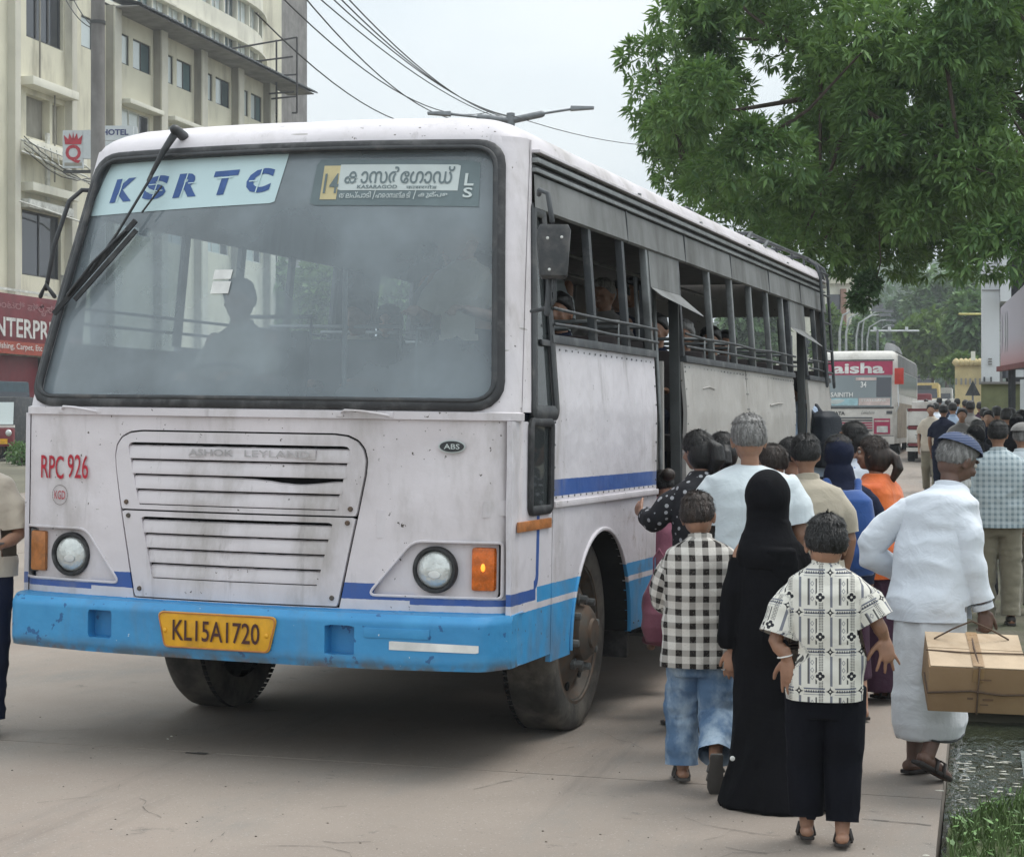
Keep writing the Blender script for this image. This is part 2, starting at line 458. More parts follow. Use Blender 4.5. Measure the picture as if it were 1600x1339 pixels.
def bumper_mat():
    g = G('sky blue bumper enamel'); x, y, z = g.xyz()
    k = g.mix((.05, .30, .58), (.035, .24, .50), g.noise(3, 5).ramp(.3, .7))
    k = g.mix(k, (.02, .12, .30), g.noise(20, 4, off=(2, 0, 0)).gt(.64)*g.noise(3, 2, off=(0, 5, 0)).gt(.47))
    k = g.mix(k, (.6, .66, .68), g.noise(45, 2, off=(7, 0, 5)).gt(.755)*g.noise(4, 2, off=(1, 5, 0)).gt(.5))
    k = g.mix(k, (.10, .11, .10), (z*-1.0+.58).ramp(0, .09)*g.noise(9, 5).ramp(.3, .6)*.85)
    k = g.mix(k, (.25, .33, .36), g.noise(2.2, 6, (1, 1, .4), rough=.7).ramp(.58, .8)*.5)
    g.col(k); k = g.mix(k, (.16, .10, .07), (z*-1.0+.535).ramp(0, .05)*g.noise(14, 5, (1, 1, .4), off=(4, 4, 4)).ramp(.5, .62)*.8); k = g.mix(k, (.10, .17, .24), g.noise(3.5, 6, (1, 1, .2), rough=.7, off=(6, 1, 3)).ramp(.52, .75)*.5); g.col(k); g.set(Roughness=g.noise(12, 4)*.35+.3); g.bump(g.noise(4, 3)+g.noise(13, 3)*.25, .6, .02); return g.m
M_bumper = bumper_mat()
M_rubber = mat('black window rubber', (.018, .018, .02), .55, dirt=((.12, .12, .12), .45, 9), bump=(.3, 40, .003))
M_black = mat('black enamel', (.025, .027, .03), .45, dirt=((.14, .13, .12), .4, 6))
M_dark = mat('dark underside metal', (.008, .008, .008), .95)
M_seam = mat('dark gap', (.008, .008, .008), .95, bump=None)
M_greyband = mat('grey weathered valance', (.185, .19, .19), .65, var=.12, scale=3, dirt=((.08, .08, .075), .6, 3), streak=True)
M_alu = mat('worn aluminium', (.24, .25, .25), .45, .6, dirt=((.10, .10, .10), .5, 4))
M_frame = mat('dark window frame', (.055, .06, .066), .6, dirt=((.2, .2, .2), .4, 7))
M_tyre = mat('tyre rubber', (.045, .042, .038), .85, var=.3, scale=10, dirt=((.15, .135, .115), .7, 4), bump=(.4, 50, .004))
M_tread = mat('tread rubber', (.006, .006, .007), .95, var=.2)
M_rim = mat('dusty steel rim', (.10, .088, .075), .7, .3, dirt=((.14, .09, .06), .7, 9))
M_lens = mat('headlamp glass', (.62, .64, .62), .18, .35, var=.2, scale=9, bump=(.8, 28, .01))
M_chrome = mat('lamp reflector', (.55, .56, .55), .2, .9, bump=None)
M_amber = mat('amber lens', (.60, .13, .012), .25, var=.25, scale=30, dirt=((.12, .05, .02), .4, 12), bump=(.5, 90, .003))
M_amber2 = mat('faded amber lens', (.45, .17, .05), .35, var=.2, scale=20, dirt=((.16, .08, .04), .4, 12), bump=(.5, 90, .003))
M_red = mat('red sign paint', (.42, .012, .03), .5, var=.25, scale=40, bump=None)
M_navy = mat('banner blue', (.030, .085, .26), .5, var=.12, scale=15, bump=None)
M_banner = mat('pale aqua banner', (.50, .64, .66), .5, var=.03, scale=3, bump=None)
M_plate = mat('yellow plate', (.72, .37, .015), .45, var=.12, scale=8, dirt=((.28, .17, .04), .45, 7))
M_platetext = mat('plate brown-black', (.05, .012, .01), .5, bump=None)
M_signwhite = mat('sign white', (.52, .57, .56), .5, var=.05, bump=None)
M_signgrey = mat('sign grey', (.13, .17, .18), .5, var=.1, bump=None)
M_signyel = mat('sign yellow', (.55, .47, .26), .5, bump=None)
M_seat = mat('rexine seat', (.03, .02, .02), .6)
M_int = mat('bus interior panel', (.028, .030, .031), .7)
M_intl = mat('bus interior light panel', (.06, .065, .065), .7)
M_wind = glass_mat('windscreen glass', (.72, .80, .84), .37, (.50, .58, .63), .03)  # pale bluish film: dust plus sky reflection put in as diffuse colour
M_glass = glass_mat('dusty side glass', (.45, .50, .52), .18, (.3, .34, .35), .04)
M_cardw = mat('paper white', (.7, .7, .68), .7, bump=None)

# ================================================================== THE BUS (bus coordinates: x to the near side, y to the rear, z up; x=0 near wall)
bus = thing('bus', 'old white and blue bus in the foreground with KSRTC banner behind its windscreen', 'bus', (-2.09, 8.198, 0.0))
bus.rotation_euler = (0, R(.9), R(-4.75))
XC, HW = -1.30, 1.30
XG = XC-.04       # centre of the bonnet grille
def tum(z): return .11*np.clip((np.asarray(z, float)-1.7)/1.25, 0, 1.2)
def lean(z): return .40*np.clip((np.asarray(z, float)-1.66)/1.3, 0, 1.3)**1.05
RC = .15
def plan(t, z):
    """front plan curve, t -1..1 across, returns x,y arrays"""
    t = np.asarray(t, float); z = np.asarray(z, float); hw = HW-tum(z); a = np.abs(t); tf = .9
    xs = np.minimum(a, tf)/tf*(hw-RC)
    ang = np.clip((a-tf)/(1-tf), 0, 1)*PI/2
    xs = xs+RC*np.sin(ang)
    q = np.minimum(a, tf)/tf
    y = -.12+lean(z)+.12*q*q+RC*(1-np.cos(ang))
    return XC+np.sign(t)*xs, y
def t_of_x(x, z):
    hw = HW-tum(z); q = (np.asarray(x, float)-XC); a = np.abs(q)
    tl = a/(hw-RC)*.9
    tc = .9+.1*np.arcsin(np.clip((a-(hw-RC))/RC, 0, 1))/(PI/2)
    return np.sign(q)*np.where(a <= hw-RC, tl, tc)
def front_xz(x, z, off=0.0):
    """point of the front skin at lateral x, height z, pushed outwards by off"""
    t = t_of_x(x, z); X_, Y_ = plan(t, z)
    a = np.abs(t); ang = np.clip((a-.9)/.1, 0, 1)*PI/2
    sl = np.where(np.asarray(z) > 1.68, .30, 0)
    nx = np.sign(t)*np.sin(ang)+.18*np.sign(t)*np.minimum(a, .9)/.9; ny = -np.cos(ang)
    return X_+nx*off, Y_+ny*off*1.0, np.asarray(z, float)+sl*off+0*X_
def fpt(x, z, off=0.0):
    p = front_xz(x, z, off); return (float(p[0]), float(p[1]), float(p[2]))
def side_pt(y, z, off=0.0): return (float(-tum(z)+off), float(y), float(z))
def oside_pt(y, z, off=0.0): return (float(2*XC+tum(z)-off), float(y), float(z))
rngd = np.random.RandomState(3)
dents = [(rngd.uniform(-2.5, -.1), rngd.uniform(.85, 1.6), rngd.uniform(.05, .16), rngd.uniform(.004, .012)) for _ in range(26)]
def dent(x, z):
    d = np.zeros(np.shape(x))
    for (a, b, r_, h) in dents: d = d+h*np.exp(-((x-a)**2+(z-b)**2)/r_**2)
    return d
# front skin below the windscreen, with the openings for bonnet grille and lamp recesses
GR = round_poly([(XG-.545, .755), (XG+.545, .755), (XG+.705, 1.565), (XG-.705, 1.565)], [0, 0, .16, .16])
grille_sd = sd_convex([(XC-.535, .765), (XC+.535, .765), (XC+.56, 1.40), (XC+.56, 1.45), (XC+.5, 1.50), (XC-.5, 1.50), (XC-.56, 1.45), (XC-.56, 1.40)], .0)
def poly_sd(P):
    """signed distance to any simple polygon"""
    P = np.array(P, float)
    def f(u, v):
        u = np.asarray(u, float); v = np.asarray(v, float); d = np.full(u.shape, 1e9); ins = np.zeros(u.shape, bool)
        for i in range(len(P)):
            a, b = P[i-1], P[i]; e = b-a; L2 = (e**2).sum()+1e-12
            t = np.clip(((u-a[0])*e[0]+(v-a[1])*e[1])/L2, 0, 1)
            d = np.minimum(d, np.hypot(u-a[0]-t*e[0], v-a[1]-t*e[1]))
            c_ = ((a[1] > v) != (b[1] > v)) & (u < (b[0]-a[0])*(v-a[1])/(b[1]-a[1]+1e-12)+a[0])
            ins ^= c_
        return np.where(ins, -d, d)
    return f
h_gr = poly_sd(GR)
HLp = round_poly([(-.66, .82), (-.045, .82), (-.045, 1.075), (-.45, 1.075)], [.02, .02, .02, .10])
HLm = [(2*XC-x-.028, z) for x, z in HLp][::-1]
h_r = poly_sd(HLp); h_l = poly_sd(HLm)
us = list(np.linspace(-.9, .9, 117)); us = [-1, -.985, -.97, -.955, -.94, -.925, -.912]+us+[.912, .925, .94, .955, .97, .985, 1]
def f_fn(U, V):
    X_, Y_ = plan(U, V); return X_, Y_+dent(X_, V), V
def in_xz(h): return lambda U, V: h(plan(U, V)[0], V)
# (u is a plan parameter: convert the holes to that space)
mb = grid(us, np.arange(.735, 1.6801, .0189), f_fn, holes=[in_xz(h_gr), in_xz(h_r), in_xz(h_l)], lip=.03)
o = obj('front_panel', mb, M_front, bus, smooth=True, auto=.7, fix=False)
# windscreen surround
WSP = round_poly([(XC-1.225, 1.70), (XC+1.225, 1.70), (XC+1.085, 2.955), (XC-1.085, 2.955)], [.10, .10, .12, .12])
h_ws = poly_sd(WSP)
mb = grid(us, np.linspace(1.68, 3.0, 66), f_fn, holes=[lambda U, V: in_xz(h_ws)(U, V)+.012], lip=.016)
obj('windscreen_surround', mb, M_plain, bus, smooth=True, auto=.7, fix=False)
# ledge strip under the windscreen
mb = MB()
pts = [plan(t, 1.665) for t in us]
def strip(z0, z1, off, mbx, th=.018):
    P = [plan(t, (z0+z1)/2) for t in us]; n = len(P); vs = []
    for i, (a, b) in enumerate(P):
        t = us[i]; ang = min(1, max(0, (abs(t)-.9)/.1))*PI/2; nx = math.copysign(math.sin(ang), t); ny = -math.cos(ang)
        vs += [(a, b, z0), (a+nx*off, b+ny*off, z0+.003), (a+nx*off, b+ny*off, z1-.006), (a, b, z1)]
    fs = []
    for i in range(n-1):
        for k in range(3): fs.append((i*4+k, i*4+4+k, i*4+5+k, i*4+1+k))
    fs += [(0, 1, 2, 3), tuple((n-1)*4+k for k in (3, 2, 1, 0))]
    mbx.add([tuple(map(float, v)) for v in vs], fs)
strip(1.632, 1.675, .016, mb)
obj('waist_moulding', mb, M_plain, bus, smooth=True, auto=.5)
# windscreen: pane, rubber gasket
us2 = np.linspace(-.96, .96, 60)
g_ = obj('windscreen', grid(us2, np.linspace(1.70, 2.96, 26), lambda U, V: (plan(U, V)[0], plan(U, V)[1]+.022, V), keep=lambda U, V: in_xz(h_ws)(U, V)-.010), M_wind, bus, smooth=True, fix=False)
gk = sweep(WSP, lambda u, v, o_: fpt(u, v, o_), .048, .022)
obj('windscreen_gasket', gk, M_rubber, bus, smooth=True, auto=.9)
obj('gasket_bead', sweep([(XC+(u-XC)*.985, 2.33+(v-2.33)*.972) for u, v in WSP], lambda u, v, o_: fpt(u, v, .012+o_), .022, .014), M_black, bus, smooth=True, auto=.9)

# --- bonnet grille: two flaps, each with its own louvre slats
def trap_x(z): return .545+(z-.755)/(1.45-.755)*.14 if z < 1.45 else .685
upper = round_poly([(XG-trap_x(1.182)+.012, 1.182), (XG+trap_x(1.182)-.012, 1.182), (XG+.693, 1.557), (XG-.693, 1.557)], [.01, .01, .155, .155])
lower = [(XG-trap_x(.762)+.012, .762), (XG+trap_x(.762)-.012, .762), (XG+trap_x(1.174)-.012, 1.174), (XG-trap_x(1.174)+.012, 1.174)]
def slot_x(z): return .437+(z-.86)/(1.50-.86)*.155
uh = round_poly([(XG-slot_x(1.205), 1.205), (XG+slot_x(1.205), 1.205), (XG+slot_x(1.505), 1.505), (XG-slot_x(1.505), 1.505)], [.004, .004, .03, .03])
lh = [(XG-slot_x(.853), .853), (XG+slot_x(.853), .853), (XG+slot_x(1.148), 1.148), (XG-slot_x(1.148), 1.148)]
gx = np.linspace(XG-.70, XG+.70, 100)
def fxz(U, V): return front_xz(U, V, .004-dent(U, V)*.5)
for nm, outl, hole, z0, z1, rows in (('upper_grille_flap', upper, uh, 1.17, 1.57, 4), ('lower_grille_flap', lower, lh, .75, 1.185, 4)):
    fl = obj(nm, grid(gx, np.arange(z0, z1, .0135), fxz, holes=[poly_sd(hole)], keep=poly_sd(outl), lip=.022), M_plain, bus, smooth=True, auto=.7, fix=False)
    zt = 1.500 if z0 > 1 else 1.142; zb = 1.21 if z0 > 1 else .858; pitch = (zt-zb)/rows
    for k in range(rows):
        za, zc = zt-pitch*(k+1), zt-pitch*k-.006
        hx = slot_x((za+zc)/2)+.004
        n = 36; vs = []; fs = []
        for i in range(n+1):
            x = XG-hx+2*hx*i/n
            w = 0
            if z0 > 1 and k == 2 and x > XG: w = .024*math.exp(-((x-XG-.33)/.17)**2)     # slat bent down
            if random.random() < .4: w += random.uniform(-.0015, .0015)
            b_ = .006*math.exp(-((x-XG)/.05)**2)
            for (zz, of) in ((zc-w-.002, -.022), (zc-w-.008, -.009), ((za+zc)/2-w*.6, -.004), (za+.006-w*.2, .002+b_), (za, .001+b_), (za-.002, -.022)):
                vs.append(fpt(x, zz, of))
        for i in range(n):
            for j in range(5): fs.append((i*6+j, i*6+j+1, i*6+7+j, i*6+6+j))
        obj('grille_slat', MB().add(vs, fs), M_plain, fl, smooth=True, auto=.6)
    for sx in (-1, 1):
        for zz in ((1.215,) if z0 > 1 else (1.15, .80)):
            q = fpt(XG+sx*(trap_x(zz)-.045), zz, .0)
            obj('screw', MB().lathe([(.001, -.012), (.010, -.012), (.012, -.006), (.012, .002)], q, 'y', 12), M_rim, fl, smooth=True, auto=.5)
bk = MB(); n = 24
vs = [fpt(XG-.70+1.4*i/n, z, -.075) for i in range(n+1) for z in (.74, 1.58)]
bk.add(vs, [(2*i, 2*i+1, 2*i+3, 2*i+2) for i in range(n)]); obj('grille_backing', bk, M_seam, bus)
M_letter = mat('raised lettering in shade grey', (.40, .385, .39), .6)  # grey stands in for the shading of white embossed letters
# raised maker's lettering on the first slat
fl = [c for c in bus.children if c.name.startswith('upper_grille_flap')][0]
obj('lettering_plate', MB().prism(rrect(0, 0, .33, .024, .006, 2), lambda u, v, d: fpt(XG+.09+u, 1.463+v, d), -.004, .006), M_plain, fl, bevel=.002)
for s_, cx_ in (('ASHOK', XG-.12), ('LEYLAND', XG+.225)):
    text('lettering', s_, lambda u, v, c_=cx_: fpt(c_+u, 1.463+v, .0085), M_letter, fl, .05, width=.24 if s_ == 'ASHOK' else .33, height=.032, bold=.01)
# headlamps and indicators in their recesses
for sgn in (1, -1):
    def X_(x): return x if sgn > 0 else 2*XC-x-.028
    P = HLp if sgn > 0 else HLm
    lo = grid(np.linspace(min(p[0] for p in P)-.02, max(p[0] for p in P)+.02, 40), np.arange(.80, 1.09, .0125), lambda U, V: front_xz(U, V, -.028), keep=poly_sd(P))
    obj('lamp_recess', lo, M_plain, bus, smooth=True, fix=False)
    obj('recess_trim', sweep(P, lambda u, v, o_: fpt(u, v, o_), .012, .006), M_plain, bus)
    c0 = Vector(fpt(X_(-.345), .945, -.03))
    hl = obj('headlight', MB().lathe([(.088, -.0), (.088, -.012), (.075, -.03), (.045, -.044), (.001, -.05)], c0, 'y', 40), M_lens, bus, smooth=True)
    obj('rubber_ring', MB().lathe([(.108, .0), (.108, -.026), (.103, -.033), (.094, -.033), (.088, -.026), (.088, .0)], c0, 'y', 44), M_rubber, hl, smooth=True, auto=.8)
    obj('bulb', MB().ell(c0+Vector((.01, -.052, -.02)), (.03, .004, .018)), M_cardw, hl, smooth=True)
    cx_ = X_(-.118); p0 = fpt(cx_, .945, -.02)
    ind = obj('indicator', MB().hexa([(p0[0]-.06, p0[1]+.02, .845), (p0[0]+.06, p0[1]+.05*(1 if sgn > 0 else -.3)+.02, .845), (p0[0]+.06, p0[1]+.09, .845), (p0[0]-.06, p0[1]+.09, .845),
                                      (p0[0]-.06, p0[1]+.02, 1.06), (p0[0]+.06, p0[1]+.05*(1 if sgn > 0 else -.3)+.02, 1.06), (p0[0]+.06, p0[1]+.09, 1.06), (p0[0]-.06, p0[1]+.09, 1.06)]), M_frame, bus, bevel=.006)
    obj('lens', MB().hexa([(p0[0]+a_*.052-.003*sgn, p0[1]+b_+(.015*sgn*a_), z_) for z_ in (.852, 1.052) for a_, b_ in ((-1, -.012), (1, -.012), (1, .05), (-1, .05))]), M_amber if sgn > 0 else M_amber2, ind, bevel=.014)
    if sgn > 0:
        g = G('glowing amber core'); g.col((.8, .3, .03)); g.set(Emission_Color=(1, .30, .03, 1), Emission_Strength=1.1)
        obj('lamp_core', MB().ell((p0[0]-.006, p0[1]+.0, .96), (.017, .016, .030)), g.m, ind, smooth=True)
# painted number, roundel, ABS badge
text('fleet_number', 'RPC', lambda u, v: fpt(-2.395+u, 1.372+v-.02*u, .004), M_red, bus, .13, width=.145, height=.115, bold=.008)
text('fleet_number', '926', lambda u, v: fpt(-2.232+u, 1.378+v-.02*u, .004), M_red, bus, .13, width=.13, height=.118, bold=.006)
rg = MB(); n = 36
for i in range(n):
    a, b = 2*PI*i/n, 2*PI*(i+.75)/n
    rg.add([fpt(-2.345+.047*math.cos(a), 1.235+.047*math.sin(a), .003), fpt(-2.345+.047*math.cos(b), 1.235+.047*math.sin(b), .003),
            fpt(-2.345+.050*math.cos(b), 1.235+.050*math.sin(b), .003), fpt(-2.345+.050*math.cos(a), 1.235+.050*math.sin(a), .003)], [(0, 1, 2, 3)])
obj('roundel', rg, M_rim, bus, fix=False)
text('roundel_lettering', 'KGD', lambda u, v: fpt(-2.345+u, 1.235+v, .004), M_red, bus, .05, width=.07, height=.042)
ab = MB(); ab.prism([(.062*math.cos(2*PI*k/32), .030*math.sin(2*PI*k/32)) for k in range(32)], lambda u, v, d: fpt(-.275+u, 1.513+v, d), -.002, .003)
o = obj('badge', ab, M_signwhite, bus)
ab = MB(); ab.prism([(.056*math.cos(2*PI*k/32), .025*math.sin(2*PI*k/32)) for k in range(32)], lambda u, v, d: fpt(-.275+u, 1.513+v, d), .003, .005)
obj('badge_field', ab, M_black, o)
text('badge_lettering', 'ABS', lambda u, v: fpt(-.275+u, 1.513+v, .0065), M_signwhite, o, .04, width=.072, height=.024, bold=.01)
# patches of crumpled sheet near the corner, panel joint ridges
M_patch = M_plain
obj('repair_patch', MB().prism([(-.62, 1.085), (-.03, 1.085), (-.03, 1.20), (-.62, 1.215)], lambda u, v, d: fpt(u, v, d+.002*math.sin(u*31)), .001, .0045), M_plain, bus)
obj('repair_patch', MB().prism([(-.13, 1.19), (-.035, 1.20), (-.03, 1.27), (-.125, 1.265)], lambda u, v, d: fpt(u, v, d), .004, .008), M_plain, bus)
# grab handles under the windscreen, hinge
for x0, x1 in ((-.80, -.56), (-2.33, -2.10)):
    P = [fpt(x0, 1.66, .01), fpt(x0+.03, 1.672, .04), fpt((x0+x1)/2, 1.668, .05), fpt(x1-.03, 1.655, .04), fpt(x1, 1.648, .01)]
    h_ = obj('grab_handle', MB().tube(P, .0065, 8), M_plain, bus, smooth=True)
    for x_ in (x0, x1): obj('handle_foot', MB().box(*[tuple(np.array(fpt(x_, 1.655, 0))+d_) for d_ in ((-.018, -.02, -.014), (.018, .01, .014))]), M_plain, h_, bevel=.003)
# bumper: wrapped bar with turned-back ends
def bp(x, z, off=0.0):
    """bumper face"""
    q = (x-XC)/1.31
    y = -.235+.10*q*q+(max(0, abs(q)-.93)/.07)**1.5*.16
    return (x, y-off, z)
bx = list(np.linspace(XC-1.24, XC+1.24, 63)); bx = [XC-1.30, XC-1.295, XC-1.28, XC-1.262]+bx+[XC+1.265, XC+1.285, XC+1.30, XC+1.31]
def bfn(U, V):
    q = (U-XC)/1.31; y = -.235+.10*q*q+(np.maximum(0, np.abs(q)-.93)/.07)**1.5*.16
    y = y+.03*np.clip((V-.715)/.03, 0, 1)+.012*np.clip((.53-V)/.03, 0, 1)
    return U, y, V+.02*np.clip(np.abs(q)-.6, 0, 1)*(V < .6)*1.0
pk = [sd_box(XC-.70, .632, .068, .066, .006), sd_box(XC+.56, .622, .072, .068, .006)]
bm_ = grid(bx, np.linspace(.495, .745, 22), bfn, holes=pk, lip=.08)
# top and bottom returns
for zz, ly in ((.745, 1), (.495, -1)):
    P = [tuple(float(q[0]) for q in bfn(np.array([x]), np.array([zz]))) for x in bx]; n = len(P)
    bm_.add(P+[(p[0], p[1]+.16, p[2]+.004) for p in P], [(i, i+1, n+i+1, n+i) for i in range(n-1)])
P0 = [tuple(float(q[0]) for q in bfn(np.array([x]), np.array([z_]))) for x in (bx[-1], bx[0]) for z_ in (.495, .745)]
bumper = obj('bumper', bm_, M_bumper, bus, smooth=True, auto=.6, fix=False)
for (cx_, cz_, hx_, hz_) in ((XC-.70, .632, .072, .07), (XC+.56, .622, .076, .072)):
    y0 = bp(cx_, .6)[1]
    obj('bumper_pocket', MB().box((cx_-hx_, y0+.072, cz_-hz_), (cx_+hx_, y0+.082, cz_+hz_)), M_bumper, bumper)
# corner pieces of skirt behind the bumper ends
pl = obj('number_plate', MB().prism(round_poly([(-.275, -.085), (.275, -.085), (.315, .085), (-.315, .085)], .03), lambda u, v, d: bp(XC-.055+u, .630+v, d), .004, .014), M_plate, bumper, bevel=.003)
obj('plate_rim', sweep(round_poly([(-.270, -.080), (.270, -.080), (.309, .080), (-.309, .080)], .03), lambda u, v, o_: bp(XC-.055+u, .630+v, .014+o_), .006, .003), M_amber2, pl)
text('plate_lettering', 'KL15A1720', lambda u, v: bp(XC-.055+u, .630+v, .0172), M_platetext, pl, .1, width=.455, height=.098, bold=.010)
for u in (-.27, .262): obj('rivet', MB().ell(bp(XC-.055+u, .625, .015), (.011, .006, .011)), M_plate, pl, smooth=True)
obj('reflective_strip', grid(np.linspace(-.52, -.05, 30), np.linspace(.57, .64, 6), lambda U, V: (bfn(U, V)[0], bfn(U, V)[1]-.003, bfn(U, V)[2]), keep=poly_sd([(-.50, .588), (-.085, .580), (-.085, .622), (-.50, .628)])), M_cardw, bumper, fix=False)
t_ = obj('embossed_tag', MB().prism([(-.62, .64), (-.31, .64), (-.31, .685), (-.62, .685)], lambda u, v, d: bp(u, v, d), .002, .006), M_bumper, bumper, bevel=.002)

# --- near side wall (windows 2.05..2.66), wheel arch, doors, rear
WY, WR = 1.44, .52                      # front axle
def spanel(name, y0, y1, z0, z1, m, holes=(), st=.03, parent=None, off=0.0, sidefn=None, dn=0.003):
    ny = max(2, int((y1-y0)/st)+1); nz_ = max(2, int((z1-z0)/st)+1)
    ph = rngd.uniform(0, 9, 4)
    def fn(U, V):
        w = dn*(np.sin(U*3.1+ph[0])*np.sin(V*4+ph[1])+.5*np.sin(U*9+ph[2])*np.sin(V*11+ph[3]))
        x = -tum(V)+off+w if sidefn is None else 2*XC+tum(V)-off
        return x+0*U, U+0*V, V+0*U
    mb_ = grid(np.linspace(y0, y1, ny), np.linspace(z0, z1, nz_), fn, holes=holes, lip=.025, lipdir=(-1 if sidefn is None else 1, 0, 0))
    if sidefn is not None: mb_.f = [f[::-1] for f in mb_.f]
    return obj(name, mb_, m, parent or bus, smooth=True, auto=.6, fix=False)
AY, AR = 1.545, .565
arch = sd_circ(AY, .50, AR)
def sbar(name, y0, y1, z0, z1, o0, o1, m, parent=None, far=False, bevel=.004, yt=None):
    """straight bar that follows the leaning wall; yt shifts the top"""
    f = oside_pt if far else side_pt; s = yt or 0
    return obj(name, MB().hexa([f(y0, z0, o0), f(y1, z0, o0), f(y1, z0, o1), f(y0, z0, o1), f(y0+s, z1, o0), f(y1+s, z1, o0), f(y1+s, z1, o1), f(y0+s, z1, o1)]), m, parent or bus, bevel=bevel)
# corner panels between front skin and first pillar
spanel('side_panel', .03, .645, .50, 1.632, M_side, holes=[sd_box(.44, 1.42, .165, .215, .02), arch])
spanel('side_panel', .651, 2.68, .46, 1.216, M_side, holes=[arch])
spanel('side_panel', .651, 2.68, 1.24, 2.02, M_side)
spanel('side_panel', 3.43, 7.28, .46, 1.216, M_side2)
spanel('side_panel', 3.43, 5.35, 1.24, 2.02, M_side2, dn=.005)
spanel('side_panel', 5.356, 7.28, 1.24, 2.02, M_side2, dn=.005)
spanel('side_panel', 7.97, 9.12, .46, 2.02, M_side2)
for a, b in ((.65, 2.68), (3.43, 7.28), (7.97, 9.12)):
    sbar('rub_rail', a, b, 1.212, 1.244, -.01, .016, M_plain)
    sbar('window_sill', a, b, 2.018, 2.06, -.03, .022, M_frame)
for (ya, za, yb, zb) in ((3.9, 1.86, 4.25, 1.865), (6.2, 1.78, 6.7, 1.80)):
    obj('crease', MB().tube([side_pt(ya, za, .004), side_pt((ya+yb)/2, za+.015, .008), side_pt(yb, zb, .004)], .006, 6), M_side2, bus, smooth=True)
# small low window and quarter window, both in black frames
WLo = rrect(.44, 1.42, .160, .210, .03)
lw = obj('low_window', sweep(WLo, side_pt, .045, .02), M_rubber, bus, smooth=True, auto=.8)
obj('pane', MB().prism(rrect(.44, 1.42, .15, .20, .03), side_pt, -.008, -.004), M_glass, lw)
sq = lambda y, z, o_=0: side_pt(y+.285*max(0, (z-1.66))/1.25*0, z, o_)
# white pillar between windscreen and quarter window
mb = MB(); zs = np.linspace(1.675, 3.0, 20); vs = []
for z in zs:
    y0 = float(plan(1, z)[1]); y1 = .285+float(lean(z))*.72
    for y_, o_ in ((y0-.004, .003), (y1, .003), (y1+.004, -.03)): vs.append((float(-tum(z))+o_, y_, float(z)))
for i in range(19):
    for k in range(2): mb.add([], [])
mb.add(vs, [(i*3+k, i*3+k+1, i*3+4+k, i*3+3+k) for i in range(19) for k in range(2)])
obj('front_pillar', mb, M_plain, bus, smooth=True, auto=.5)
def qy(z): return .285+float(lean(z))*.72
qf = MB()
Q = [(qy(1.64)+.0, 1.63), (.70, 1.63), (.70, 2.70), (qy(2.70), 2.70)]
qw = obj('quarter_window', sweep(round_poly([(qy(1.68)+.03, 1.675), (.67, 1.675), (.67, 2.66), (qy(2.66)+.02, 2.66)], .02), side_pt, .07, .018), M_black, bus, smooth=True, auto=.8)
obj('pane', MB().prism([(qy(1.68)+.04, 1.68), (.665, 1.68), (.665, 2.65), (qy(2.65)+.03, 2.65)], side_pt, -.012, -.006), M_glass, qw)
sbar('window_bar', .50, .66, 2.0, 2.03, -.005, .01, M_black, qw)
# upper wall: valance band, gutter rails; pillars between the openings
def ytop(z): return qy(z)
zs_ = (2.66, 2.78, 2.90)
mb = MB()
vs = []
for (z, of) in ((2.655, .004), (2.665, .02), (2.83, .014), (2.84, -.004)):
    for y_ in (qy(z)+.0, 2.9, 4.4, 5.9, 7.4, 9.12): vs.append(side_pt(y_, z, of))
mb.add(vs, [(r_*6+k, r_*6+k+1, r_*6+7+k, r_*6+6+k) for r_ in range(3) for k in range(5)])
obj('shutter_valance', mb, M_greyband, bus)
for k, (z0, z1, of, m_) in enumerate(((2.842, 2.862, .028, M_alu), (2.866, 2.885, .006, M_black), (2.888, 2.912, .036, M_alu), (2.915, 2.935, .01, M_black), (2.937, 2.953, .045, M_plain))):
    sbar('gutter_rail', qy(z0), 9.12, z0, z1, -.02, of, m_, bevel=.003)
for y_ in (2.2, 3.6, 5.0, 6.4, 7.8): sbar('valance_joint', y_, y_+.012, 2.66, 2.835, .01, .022, M_frame, bevel=0)
pill = [(.70, .06), (1.47, .05), (2.13, .05), (2.66, .045), (3.44, .05), (4.32, .045), (5.04, .045), (5.72, .045), (6.37, .045), (7.0, .045), (7.28, .05), (7.98, .06), (8.55, .05), (9.07, .07)]
for y_, w in pill: sbar('window_pillar', y_-w/2, y_+w/2, 2.055, 2.665, -.035, .006, M_alu if w < .05 else M_frame)
for a, b in ((.68, 2.70), (3.43, 7.30), (7.97, 9.12)):
    for z_ in (2.115, 2.19):
        n = max(3, int((b-a)/.5))
        obj('window_bar', MB().tube([side_pt(a+(b-a)*i/n, z_+random.uniform(-.008, .008), .028) for i in range(n+1)], .0085, 8), M_frame, bus, smooth=True)
